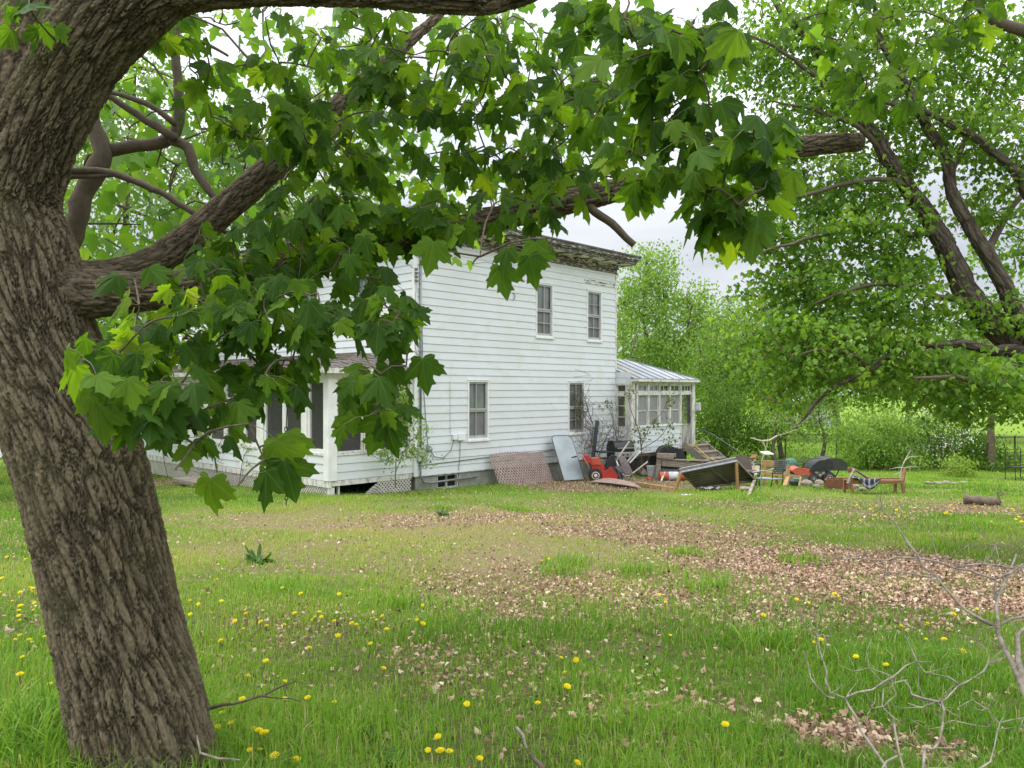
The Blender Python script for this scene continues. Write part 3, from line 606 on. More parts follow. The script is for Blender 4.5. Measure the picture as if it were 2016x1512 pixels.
def window(fr, t0, t1, z0, z1, style=0, label=None):
    mb = MB(); fr.ring(mb, t0, t1, z0, z1, .045, -.06, .03); fr.box(mb, t0 - .02, t1 + .02, -.02, .055, z0 - .05, z0 - .001); fr.box(mb, t0 - .015, t1 + .015, -.01, .045, z1 + .001, z1 + .03)
    w_ = H(mb, "window", M['trim'])
    if label: w_['label'] = label
    zm = z0 + (z1 - z0) * .5; a, b = t0 + .047, t1 - .047
    s_ = MB(); fr.ring(s_, a, b, z0 + .047, zm, .05, -.055, -.02, wb=.07); fr.ring(s_, a, b, zm + .002, z1 - .047, .045, -.04, -.005)
    tm = (a + b) / 2 - (.05 if style == 0 else -.02 if style == 1 else .0)
    if style in (0, 1, 2): fr.box(s_, tm - .010, tm + .010, -.052, -.024, z0 + .118, zm - .051); fr.box(s_, tm - .010, tm + .010, -.037, -.008, zm + .048, z1 - .093)
    if style == 2: fr.box(s_, a + .05, b - .05, -.033, -.012, zm + .363, zm + .38)
    if style >= 1: fr.box(s_, a + .05, b - .05, -.034, -.013, z0 + .42, z0 + .445)
    H(s_, "sash", M['sashgrey'], w_)
    p_ = MB(); fr.box(p_, a + .04, b - .04, -.068, -.062, zm - .02, z1 - .09); H(p_, "pane", M['pane'], w_)
    p_ = MB(); fr.box(p_, a + .04, b - .04, -.074, -.066, z0 + .09, zm - .024); H(p_, "screen", M['screen'], w_)
    return w_
for k, q in enumerate(SW): window(side, *q, style=(0, 1, 1, 2)[k], label=(None, "window overgrown by dry vine stems", None, None)[k])
for q in FW[:4]: window(front, *q, style=1)
for q in (FW[4], FW[6]): window(front, *q, style=0)
mb = MB(); front.ring(mb, 4.2, 5.1, -.45, 1.8, .06, -.05, .03); d_ = H(mb, "front_door", M['trim']); mb = MB(); front.box(mb, 4.26, 5.04, -.05, -.02, -.39, 1.74); H(mb, "door_panel", M['oldwood'], d_)
# a loose siding strip under the cornice, ghost bracket marks, meter, conduit, wall boxes
mb = MB(); side.box(mb, 7.05, 8.72, .008, .026, 5.12, 5.18); side.box(mb, 7.1, 8.7, .02, .028, 5.05, 5.075); H(mb, "torn_siding", M['peel'])
for t in (3.42, 3.70):
    mb = MB(); mb.tube([side.p(t - .03, .03, 4.42), side.p(t + .03, .05, 4.36), side.p(t + .03, .05, 4.26), side.p(t - .02, .03, 4.2)], .014, 6); H(mb, "wall_hook", M['galv'])
mb = MB(); mb.tube([side.p(.17, .045, -.02), side.p(.17, .045, 5.35)], .03, 8); mb.tube([side.p(.17, .05, -.30), side.p(.16, .06, -.70), side.p(.25, .07, -.86), side.p(.55, .05, -.90), side.p(2.2, .05, -.87)], .028, 8); H(mb, "conduit", M['galv'], smooth=True)
mb = MB(); side.box(mb, .05, .32, .022, .13, -.30, .05); mt = H(mb, "meter_box", M['meter'], bevel=.01); mb = MB(); Mx = Matrix.Translation(side.p(.36, .09, .0)) @ Matrix.Rotation(PI / 2, 4, 'X'); mb.lathe([(.09, 0), (.09, .06), (.07, .13), (.0, .15)], 16, Mx); H(mb, "meter_dial", M['galv'], mt, smooth=True)
for a, b, c, d in ((1.28, 1.42, .20, .34), (1.45, 1.72, .17, .36)):
    mb = MB(); side.box(mb, a, b, .02, .10, c, d); H(mb, "junction_box", M['trim'], bevel=.008)
mb = MB()
mb.tube([side.p(1.32, .06, .2), side.p(1.22, .05, -.1), side.p(.95, .04, -.27), side.p(.65, .03, -.22), side.p(.42, .03, .1), side.p(.28, .03, 1.6), side.p(.22, .04, 3.2), side.p(.12, .05, 4.2)], .009, 5)
mb.tube([side.p(1.55, .05, .2), side.p(1.57, .03, -.2), side.p(1.52, .03, -.66)], .008, 5); mb.tube([side.p(.02, .05, 4.6), side.p(-.03, .1, 4.1), side.p(-.06, .06, 3.4), side.p(-.02, .05, 2.7), side.p(.12, .04, 2.2)], .007, 5)
mb.tube([side.p(1.2, .03, 1.8), side.p(1.21, .03, .36)], .004, 4)
for k in range(4): mb.box(-.05, .02, -.12, -.06, 4.35 + k * .1, 4.41 + k * .1)
mb.tube([side.p(.1, .02, -.43), side.p(2.5, .04, -.36), side.p(4.6, .04, -.35), side.p(6.2, .04, -.30)], .012, 5)
H(mb, "service_cable", M['rimgrey'])

# ------------------------------------------------------------------ enclosed porch
PX, PY0, PL = -2.54, .06, 12.3
pf = Fr((PX, 0, 0), (0, 1, 0), (-1, 0, 0)); pe = Fr((0, PY0, 0), (1, 0, 0), (0, -1, 0))
ZB, ZS, ZT, ZE = -.61, -.02, 1.83, 2.04
mb = MB(); clap(mb, pf, PY0, PL, ZB, ZS, .197, seed=9); clap(mb, pe, PX, -.02, ZB, ZS, .197, seed=11); pf.box(mb, PY0 + .02, PL, -.08, -.02, ZB, ZS - .01); pe.box(mb, PX + .1, -.03, -.08, -.02, ZB, ZS - .01); pw = H(mb, "porch_wall", M['siding'])
mb = MB(); pf.box(mb, PY0 + .1, PL, -2.45, -.09, -.66, -.6); H(mb, "porch_floor", M['oldwood'])
mb = MB(); pf.box(mb, PY0 - .02, PL, -.1, .03, ZS, ZS + .045); pe.box(mb, PX + .1, -.02, -.1, .03, ZS, ZS + .045); H(mb, "porch_sill", M['worn'])
mb = MB(); pf.box(mb, PY0 - .02, PL, -.12, .02, ZT, ZE); pe.box(mb, PX + .125, -.02, -.12, .02, ZT, ZE); H(mb, "porch_header", M['trim'])
mb = MB(); pf.box(mb, PY0 - .05, PY0 + .17, -.2, .04, ZB, ZT - .002); H(mb, "porch_post", M['trim'])
mb = MB(); pf.box(mb, PY0 - .03, PL, -.06, .02, ZB - .16, ZB - .01); pe.box(mb, PX + .08, -.05, -.06, .02, ZB - .13, ZB - .01); H(mb, "porch_beam", M['worn'])
mods = [(.25, .95), (1.25, 2.08), (2.15, 3.10)]; y0 = 0
posts = []
for base in (0, 3.25, 6.5, 9.75):
    for (a, b) in mods:
        a, b = a + base, b + base
        if b > PL - .1: continue
        mb = MB(); pf.ring(mb, a - .05, b + .05, ZS + .05, ZT - .003, .10, -.09, .0)
        if base: pf.box(mb, a, b, -.08, -.01, 1.28, 1.34)
        pn = H(mb, "porch_window", M['trim']); mb = MB(); pf.box(mb, a, b, -.055, -.05, ZS + .1, ZT - .06); H(mb, "screen", M['mesh'], pn)
    for (a, b) in ((1.0, 1.2), (3.15, 3.45)):
        a, b = a + base, b + base
        if b > PL: continue
        mb = MB(); pf.box(mb, a, b, -.12, .025, ZB, ZT - .002); H(mb, "porch_post", M['trim'])
for a, b in ((-2.28, -1.62), (-1.5, -.82), (-.72, -.16)):
    mb = MB(); pe.ring(mb, a - .05, b + .05, ZS + .05, ZT - .003, .05, -.08, .0); pn = H(mb, "porch_window", M['worn']); mb = MB(); pe.box(mb, a, b, -.045, -.04, ZS + .1, ZT - .05); H(mb, "screen", M['mesh'], pn)
mb = MB(); pe.box(mb, -.10, -.0, -.1, .012, ZB, ZT - .002); H(mb, "porch_post", M['trim'])
# shingle roof of the porch in rows
mb = MB(); n = 11; x0, x1_, za, zb = PX - .32, -.02, 2.07, 2.62
def hipz(x, y): return za + (zb - za) * max(0, min((x - x0) / (x1_ - x0), (y - PY0 + .22) / 2.4))
for k in range(n):
    f0, f1 = k / n, (k + 1) / n + .02; xa, xb = x0 + (x1_ - x0) * f0, x0 + (x1_ - x0) * f1; z_a, z_b = za + (zb - za) * f0 + .018, za + (zb - za) * f1
    y = PY0 - .22
    while y < PL + .2:
        y2 = min(y + R.uniform(.13, .3), PL + .2); j = R.uniform(-.012, .014); jj = R.uniform(-.03, .02)
        c4 = [(xa + jj, y + .004, hipz(xa, y) + .018 + j), (xa + jj, y2 - .004, hipz(xa, y2) + .018 + j), (xb, y2 - .004, hipz(xb, y2)), (xb, y + .004, hipz(xb, y))]; mb.add(c4 + [(q_[0], q_[1], q_[2] - .02) for q_ in c4], [(0, 1, 2, 3), (7, 6, 5, 4), (0, 4, 5, 1), (0, 3, 7, 4), (1, 5, 6, 2)]); y = y2
pr = H(mb, "porch_roof", M['shingle'])
mb = MB(); mb.box(x0 - .03, x0 - .001, PY0 - .2, PL + .2, za - .12, za + .0); mb.box(x0 - .03, -.03, PY0 - .25, PY0 - .222, za - .12, za + .005); mb.box(x0, -.03, PY0 - .2, PL + .2, za - .035, za - .022); H(mb, "fascia", M['worn'], pr)
# lattice strips clipped to a rectangle
def lattice(mb, fn, W_, Hh, pitch=.075, wd=.032, th=.007, ang=45, bend=None):
    for sgn, dp in ((1, 0), (-1, th + .001)):
        dx, dz = math.cos(math.radians(ang)), sgn * math.sin(math.radians(ang)); st = pitch / abs(dz)
        c = -Hh / math.tan(math.radians(ang)) if sgn > 0 else 0
        end = W_ if sgn > 0 else W_ + Hh / math.tan(math.radians(ang))
        while c < end:
            # line x = c + s*dx, z = s*|dz| (from bottom, sgn>0) or runs to the left
            pts = []
            for s_ in np.linspace(0, 1, 2 if bend is None else 7):
                pts.append((c + sgn * s_ * Hh / math.tan(math.radians(ang)), s_ * Hh))
            (xa, z_a), (xb, z_b) = pts[0], pts[-1]
            # clip in x
            def at(x): return (x - xa) / (xb - xa) if xb != xa else 0
            lo, hi = 0., 1.
            f0, f1 = sorted((at(0), at(W_))); lo, hi = max(lo, f0), min(hi, f1)
            if hi - lo > .02:
                m_ = 1 if bend is None else max(1, int((hi - lo) * 5)); prev = None
                hw = wd / 2 / abs(dz)
                for q in range(m_ + 1):
                    f = lo + (hi - lo) * q / m_; x, z = xa + (xb - xa) * f, z_a + (z_b - z_a) * f
                    row = [fn(min(max(x - hw, 0), W_), z, dp), fn(min(max(x + hw, 0), W_), z, dp), fn(min(max(x + hw, 0), W_), z, dp + th), fn(min(max(x - hw, 0), W_), z, dp + th)]
                    if prev: mb.add(prev + row, [(0, 1, 5, 4), (1, 2, 6, 5), (2, 3, 7, 6), (3, 0, 4, 7), (0, 3, 2, 1), (4, 5, 6, 7)])
                    prev = row
            c += st
    return mb
mb = MB(); lattice(mb, lambda x, z, d: pf.p(PY0 + .1 + x, -.02 + d, -1.22 + z), PL - .3, .46, .07); H(mb, "lattice_skirt", M['wlattice'])
mb = MB(); lattice(mb, lambda x, z, d: pe.p(-1.72 + x, -.0 + d + (.22 * max(0, 1 - x / .8) ** 2), -1.10 + z * (.25 + .75 * min(1, x / .7)) - .02 * (1 - x / 1.6)), 1.66, .41, .07, bend=1); H(mb, "lattice_skirt", M['wlattice'])
mb = MB(); pf.box(mb, PY0, PY0 + .14, -.16, .0, -1.5, ZB - .162); pe.box(mb, PX + .28, PX + .33, -.1, -.04, -1.5, ZB - .132); H(mb, "porch_pier", M['worn'])
mb = MB(); pf.box(mb, PY0 + .2, PL, -2.4, -2.3, -1.5, ZB - .17); H(mb, "crawlspace_shade_back", M['dark'])  # near-black sheet, the shade behind the lattice put in as colour
mb = MB(); mb.box(PX - 1.15, PX - .25, 4.6, 6.2, -1.05, -.92); props(H(mb, "front_step", M['oldwood'], bevel=.02), "low grey plank step before the porch")

# ------------------------------------------------------------------ sunroom behind the corner
sf = Fr((8.8, -.63, 0), (1, 0, 0), (0, -1, 0)); sl = Fr((8.8, -.63, 0), (0, 1, 0), (-1, 0, 0)); sr = Fr((12.91, -.63, 0), (0, 1, 0), (1, 0, 0))
SB, SS_, ST, SH, SE = -.62, .27, 1.42, 1.75, 1.92
mb = MB(); clap(mb, sf, 0, 3.16, SB, SS_, .2, seed=21); clap(mb, sl, 0, .63, SB, SS_, .2, seed=22); clap(mb, sr, 0, 3, SB, SS_, .2); sf.box(mb, .02, 3.14, -.06, -.015, SB, SS_ - .01); H(mb, "sunroom_wall", M['siding'])
mb = MB(); sf.box(mb, 0, 4.1, -3.2, -.06, SB - .1, SB - .01); H(mb, "sunroom_floor", M['oldwood'])
mb = MB(); sf.box(mb, .12, 3.95, -3.0, -.25, -1.8, SB - .11); H(mb, "crawlspace_shade", M['dark'])  # solid near-black box in place of the shade under the floor
mb = MB(); sf.box(mb, .1, 4.0, -3.1, -3.0, SB, .5); sf.box(mb, .12, 4.0, -3.08, -3.02, 1.5, 1.9); H(mb, "sunroom_rear_wall", M['worn'])
mb = MB(); sf.box(mb, -.02, .19, -.19, .02, SB, SE)
H(mb, "sunroom_post", M['worn'])
mb = MB(); sf.box(mb, 3.90, 4.11, -.2, .02, SB - .1, SE); H(mb, "sunroom_post", M['worn'])
mb = MB(); sf.box(mb, .19, 3.16, -.1, .05, SS_, SS_ + .05); H(mb, "sunroom_sill", M['trim'])
mb = MB(); sf.box(mb, .19, 3.9, -.1, .015, ST - .04, ST + .06); sf.box(mb, .19, 3.9, -.12, .01, SH, SE); sl.box(mb, .19, .61, -.1, .01, SH, SH + .1); sl.box(mb, .19, .61, -.1, .01, ST - .04, ST + .05); H(mb, "sunroom_header", M['worn'])
cols = [.19, .30, .93, 1.55, 2.16, 2.62 + .5]
edges = [.33, 1.02, 1.70, 2.38, 3.10]
for k in range(5):
    a = edges[k] + .04 if k < 4 else 3.2; b = edges[k + 1] - .04 if k < 4 else 3.86
    if k < 4:
        mb = MB(); sf.ring(mb, a - .01, b + .01, SS_ + .052, ST - .042, .022, -.07, -.02); sf.box(mb, a + .03, b - .03, -.06, -.03, .82, .85); wn = H(mb, "sunroom_window", M['worn']); mb = MB(); sf.box(mb, a + .005, b - .005, -.055, -.05, SS_ + .06, ST - .05); H(mb, "screen", M['curtain'], wn)
    mb = MB(); sf.ring(mb, a - .01, b + .01, ST + .062, SH - .002, .045, -.07, -.015); tq = (a + b) / 2
    for u in ((-.07, .12) if k == 4 else (0,)): sf.box(mb, tq + u - .012, tq + u + .012, -.06, -.03, ST + .1, SH - .04)
    wn = H(mb, "transom_window", M['worn']); mb = MB(); sf.box(mb, a + .02, b - .02, -.055, -.05, ST + .09, SH - .03); H(mb, "pane", M['pane'] if k < 2 else M['mesh'], wn)
for t in edges: 
    mb = MB(); sf.box(mb, t - .04, t + .04, -.1, .03, SS_ + .051 if t < 3.05 else SB, SH - .001); H(mb, "mullion", M['worn'])
mb = MB(); sl.ring(mb, .2, .6, SS_ + .01, ST - .045, .035, -.07, .012); sl.box(mb, .25, .56, -.05, -.02, .62, .645); sl.box(mb, .25, .56, -.05, -.02, 1.0, 1.025); sl.ring(mb, .2, .6, ST + .055, SH - .002, .035, -.07, .012); wn = H(mb, "sunroom_window", M['worn']); mb = MB(); sl.box(mb, .23, .58, -.06, -.055, SS_ + .04, SH - .03); H(mb, "pane", M['mesh'], wn)
mb = MB(); sf.box(mb, 3.18, 3.88, -.06, -.02, SB + .02, .25); sf.box(mb, 3.15, 3.22, -.07, -.01, SB, 1.38); sf.box(mb, 3.83, 3.9, -.07, -.01, SB, 1.38); sf.box(mb, 3.22, 3.83, -.065, -.015, .25, .31); dd = H(mb, "sunroom_door", pmat("bare_grey_door", (.40, .38, .34), (.12, .105, .09), 5, .8, stretch=(1, 1, .3), lo=.4, hi=.55)); mb = MB(); sf.box(mb, 3.22, 3.83, -.045, -.04, .31, 1.38); H(mb, "screen", M['mesh'], dd)
mb = MB(); clap(mb, sl, -.0, .63, SH + .02, 2.16, .2, seed=23); H(mb, "sunroom_gable", M['siding'])
# hipped metal roof
ea, eb, rz, ezz = .09, .22, 2.70, 1.93
def rp(s_, e_): return Vector((8.8 + s_, -e_, 0))
yf, yb, xr = .63 + ea, -2.9, 4.11 + eb
rise = (rz - ezz) / 1.98
rid = yf - 1.98
mb = MB()
pa = [Vector((8.83, -yf, ezz)), Vector((8.8 + xr, -yf, ezz)), Vector((8.8 + xr - 1.98, -rid, rz)), Vector((8.83, -rid, rz))]
pb = [Vector((8.8 + xr, -yf, ezz)), Vector((8.8 + xr, -(rid - 1.98), ezz)), Vector((8.8 + xr - 1.98, -rid, rz))]
pc = [Vector((8.8 + xr, -(rid - 1.98), ezz)), Vector((8.83, -(rid - 1.98), ezz)), Vector((8.83, -rid, rz)), Vector((8.8 + xr - 1.98, -rid, rz))]
dn = Vector((0, 0, -.04))
for poly in (pa, pb, pc): n = len(poly); mb.add(poly + [p + dn for p in poly], [tuple(range(n)), tuple(range(2 * n - 1, n - 1, -1))] + [(q, q + n, (q + 1) % n + n, (q + 1) % n) for q in range(n)])
ro = H(mb, "sunroom_roof", M['metalroof'])
mb = MB(); k = 0
for s_ in np.arange(.5, xr - .1, .52):
    top = min(1.98, xr - s_); a = Vector((8.8 + s_, -yf, ezz + .012)); b = Vector((8.8 + s_, -(yf - top), ezz + rise * top + .012)); mb.beam(a, b, .018, .03)
mb.beam(pa[1] + Vector((0, 0, .02)), pa[2] + Vector((0, 0, .02)), .05, .04); mb.beam(pa[0] + Vector((0, -.01, .0)), pa[1] + Vector((0, -.01, .0)), .03, .05); mb.beam(pa[0] + Vector((0, 0, .015)), pa[3] + Vector((0, 0, .015)), .05, .05); H(mb, "roof_seam", M['rimlight'], ro)
mb = MB(); a0 = Vector((0, 0, .006)); s0, s1 = .53, 1.0; mb.add([Vector((8.8 + s0, -yf + .02, ezz + .006)), Vector((8.8 + s1, -yf + .02, ezz + .006)), Vector((8.8 + s1, -yf + 1.3, ezz + rise * 1.3 + .004)), Vector((8.8 + s0, -yf + 1.3, ezz + rise * 1.3 + .004))], [(0, 1, 2, 3)]); H(mb, "rusty_pan", M['rustroof'], ro)
mb = MB(); sf.box(mb, .0, 4.2, .02, .2, SE - .08, SE - .0); H(mb, "eave_board", M['worn'], ro)
mb = MB(); sf.box(mb, 4.1, 4.24, .03, .2, .78, 1.08, 0); o = H(mb, "mail_box", M['plastic'], None, bevel=.02); o.parent = house; o.name = "post_box"
#--PART3--
# ------------------------------------------------------------------ growing twigs and crowns
def catmull(pts, step):
    pts = [Vector(p) for p in pts]; out = []
    for i in range(len(pts) - 1):
        p0, p1, p2, p3 = pts[max(i - 1, 0)], pts[i], pts[i + 1], pts[min(i + 2, len(pts) - 1)]
        m = max(1, int((p2 - p1).length / step))
        for q in range(m):
            f = q / m; out.append(0.5 * (2 * p1 + (p2 - p0) * f + (2 * p0 - 5 * p1 + 4 * p2 - p3) * f * f + (3 * p1 - p0 - 3 * p2 + p3) * f ** 3))
    out.append(pts[-1]); return out
def grow(mb, nodes, targets, r0, r1, n=5, wob=.12, sag=.05, rng=R, maxlen=9):
    """attach every target to the nearest node grown so far by a bent twig"""
    arr = np.array([tuple(p) for p in nodes]); tg = np.array([tuple(p) for p in targets])
    d = np.full(len(tg), 1e9); par = np.zeros(len(tg), int)
    for c in range(0, len(tg), 200):
        dd = np.linalg.norm(tg[c:c + 200, None] - arr[None], axis=2); d[c:c + 200] = dd.min(1); par[c:c + 200] = dd.argmin(1)
    pts = [Vector(p) for p in arr]; base = len(pts); todo = np.ones(len(tg), bool); dirs = {}
    par_pos = arr[par].copy(); depth = {}
    for _ in range(len(tg)):
        k = int(np.argmin(np.where(todo, d, 1e9))); todo[k] = False
        a, b = Vector(par_pos[k]), Vector(tg[k]); ln = (b - a).length
        if ln > 1e-4 and ln < maxlen:
            o = Vector((rng.gauss(0, 1), rng.gauss(0, 1), rng.gauss(0, 1))) * wob * ln; m1 = a.lerp(b, .35) + o * .8 + Vector((0, 0, sag * ln)); m2 = a.lerp(b, .7) + o * .5 + Vector((0, 0, sag * ln))
            ra = r0 * min(1.0, .35 + ln * .5); mb.tube([a, m1, m2, b], [ra, ra * .75 + r1 * .25, (ra + r1) / 2, r1], n, cap=False)
            newp = np.array([tuple(m1), tuple(m2), tuple(b)])
        else: newp = np.array([tuple(b)])
        for p_ in newp:
            dd = np.linalg.norm(tg - p_, axis=1); better = todo & (dd * 1.0 < d); d[better] = dd[better]; par_pos[better] = p_
    return mb
def blobs_pts(blobs, dens_scale=1.0, rng=NR, zr=None):
    """clumps: (px, py, rx, ry, D, depth radius, count) -> points filling each clump"""
    out = []
    for b in blobs:
        px, py, rx, ry, D, rd, n = b; n = max(1, int(round(n * dens_scale))); q = rand_dirs(n) * (rng.uniform(0, 1, n) ** (1 / 2.6))[:, None]; c = P(px, py, D)
        out.append(np.stack([c.x + q[:, 0] * rx / FPX * D, c.y + q[:, 1] * rd, c.z + q[:, 2] * ry / FPX * D], 1))
    return np.concatenate(out)
def drape(n, lo=.25, hi=1.0, upw=.55, rng=NR, rnd=.5):
    """directions of hanging leaves: tips out and down, upper side up"""
    a = rng.uniform(0, 2 * PI, n); h = rng.uniform(lo, hi, n); v = rng.uniform(.35, 1.0, n)
    t = np.stack([np.cos(a) * h, np.sin(a) * h, -v], 1); nn = rand_dirs(n) * rnd + np.stack([np.cos(a) * .35, np.sin(a) * .35, np.full(n, upw)], 1); return t, nn

# ------------------------------------------------------------------ the leaning maple in front
mroot = GD(282, 3.42); mroot.z = g1(mroot.x, mroot.y) 
maple = thing("maple_tree", "leaning furrowed maple in front with big dark leaves hanging before the house", "tree", mroot)
def PP(*l): return [P(*q) for q in l]
def rr_(l): return [w_ / 2 / FPX * D for w_, D in l]
mr = tuple(mroot)
tp = [(300, 1610, 3.42, 275), (285, 1480, 3.42, 248), (272, 1400, 3.42, 246), (226, 1200, 3.45, 232), (182, 1000, 3.48, 226), (154, 900, 3.5, 228), (118, 800, 3.5, 226), (84, 700, 3.5, 214), (58, 600, 3.5, 206), (40, 500, 3.5, 200), (28, 400, 3.48, 160), (60, 300, 3.45, 150), (108, 200, 3.42, 146), (166, 100, 3.38, 148), (245, 15, 3.34, 150), (345, -40, 3.3, 128), (500, -52, 3.26, 112), (700, -40, 3.22, 92), (860, -24, 3.2, 88), (965, -22, 3.2, 84), (1080, -48, 3.2, 66), (1300, -110, 3.2, 60)]
limb("trunk", PP(*[q[:3] for q in tp]), rr_([(q[3], q[2]) for q in tp]), maple, M['bark'], 480, .0055, .022, fu=52, fs=9, seed=3, sub=mr, flare=.12, lump=.045,
     knots=[(tuple(P(235, 1255, 3.22)), .11, .03), (tuple(P(300, 900, 3.45)), .10, .03), (tuple(P(120, 590, 3.3)), .12, .05), (tuple(P(255, 870, 3.40)), .09, .02), (tuple(P(965, 10, 3.16)), .05, .02)])
sp_ = [(40, 470, 3.72, 150), (12, 380, 3.74, 130), (8, 250, 3.76, 118), (40, 110, 3.8, 112), (85, -40, 3.85, 105), (120, -200, 3.9, 95)]
limb("upper_stem", PP(*[q[:3] for q in sp_]), rr_([(q[3], q[2]) for q in sp_]), maple, M['bark'], 120, .012, .018, fu=54, fs=10, seed=8, sub=mr)
lp = [(110, 585, 3.5, 150), (170, 580, 3.5, 118), (240, 577, 3.5, 96), (320, 572, 3.52, 86), (420, 556, 3.58, 78), (560, 525, 3.68, 68), (720, 488, 3.8, 62), (850, 462, 3.9, 58), (1000, 426, 4.02, 54), (1200, 378, 4.16, 51), (1370, 343, 4.3, 49), (1530, 298, 4.42, 47), (1620, 284, 4.5, 44), (1692, 280, 4.55, 40)]
limb("limb", PP(*[q[:3] for q in lp]), rr_([(q[3] * .86, q[2]) for q in lp]), maple, M['bark_shaded'], 96, .010, .014, fu=66, fs=13, seed=14, sub=mr)
up_ = [(150, 560, 3.62, 120), (220, 545, 3.68, 84), (300, 516, 3.76, 70), (370, 470, 3.86, 70), (440, 415, 3.98, 64), (520, 345, 4.12, 60), (600, 268, 4.28, 50), (670, 205, 4.45, 42), (750, 130, 4.75, 32), (830, 60, 5.0, 22), (900, 0, 5.3, 10)]
limb("limb", PP(*[q[:3] for q in up_]), rr_([(q[3] * .84, q[2]) for q in up_]), maple, M['bark_shaded'], 80, .012, .013, fu=66, fs=13, seed=19, sub=mr)
mb = MB(); Mx = Matrix.Translation(P(200, 560, 3.40)) @ Matrix.Rotation(math.radians(96), 4, 'X'); mb.lathe([(.045, -.09), (.040, -.03), (.030, .0), (.029, .004), (.0, .006)], 22, Mx); mb.build("pruned_stub", M['cut'], maple, smooth=False, sub=mr)
mb = MB(); mb.tube(catmull([P(1150, 395, 4.12), P(1172, 418, 4.1), P(1205, 440, 4.08), P(1232, 468, 4.06), P(1248, 482, 4.05)], .03), [.026, .025, .024, .023, .023, .022, .022, .021, .020, .019, .018, .018, .018][:len(catmull([P(1150, 395, 4.12), P(1172, 418, 4.1), P(1205, 440, 4.08), P(1232, 468, 4.06), P(1248, 482, 4.05)], .03))], 9); mb.build("broken_stub", M['bark2'], maple, smooth=True, sub=mr)
mb = MB(); Mx = Matrix.Translation(P(1694, 280, 4.55)) @ Matrix.Rotation(math.radians(86), 4, 'Y'); mb.lathe([(.056, -.02), (.05, 0), (.02, -.01), (.0, -.03)], 14, Mx); mb.build("broken_end", M['bark3'], maple, sub=mr)
# grey inner stems behind the trunk
grey = [([(120, 520), (148, 440), (168, 370), (203, 300), (186, 250), (178, 195), (172, 120), (185, 40), (200, -40)], [46, 42, 40, 44, 27, 24, 20, 16, 12], 4.3),
        ([(203, 298), (268, 287), (335, 276), (352, 240), (352, 170), (345, 90), (360, 0)], [28, 24, 22, 20, 17, 14, 10], 4.35), ([(338, 276), (372, 292), (382, 335), (398, 358), (430, 400)], [20, 21, 19, 16, 10], 4.35),
        ([(345, 272), (290, 238), (250, 212), (215, 188), (190, 178)], [16, 15, 14, 12, 10], 4.3), ([(345, 245), (330, 232), (290, 205), (245, 190), (190, 176), (130, 170)], [12, 11, 10, 9, 8, 6], 4.25),
        ([(100, 338), (170, 336), (228, 342), (300, 372), (350, 400), (400, 432), (470, 470)], [16, 15, 14, 13, 12, 10, 7], 4.1), ([(110, 352), (190, 345), (236, 343)], [10, 10, 9], 4.1),
        ([(260, 80), (320, 75), (395, 82), (450, 110)], [10, 9, 8, 5], 4.2), ([(0, 50), (35, 68), (-20, 120)], [14, 12, 10], 4.3)]
nodes = []
mb = MB()
for pts, ww, D in grey:
    c = catmull([P(x, y, D) for x, y in pts], .05); rad = np.interp(np.linspace(0, 1, len(c)), np.linspace(0, 1, len(ww)), ww) / 2 / FPX * D
    mb.tube([p + Vector((R.gauss(0, .003), R.gauss(0, .003), R.gauss(0, .003))) for p in c], list(rad * np.array([1 + R.gauss(0, .06) for _ in c])), 9); nodes += c
mb.build("grey_stem", M['bark2'], maple, smooth=True, sub=mr)
limbn = catmull(PP(*[q[:3] for q in lp[2:]]), .12) + catmull(PP(*[q[:3] for q in up_[2:]]), .12) + catmull(PP(*[q[:3] for q in tp[13:]]), .15)
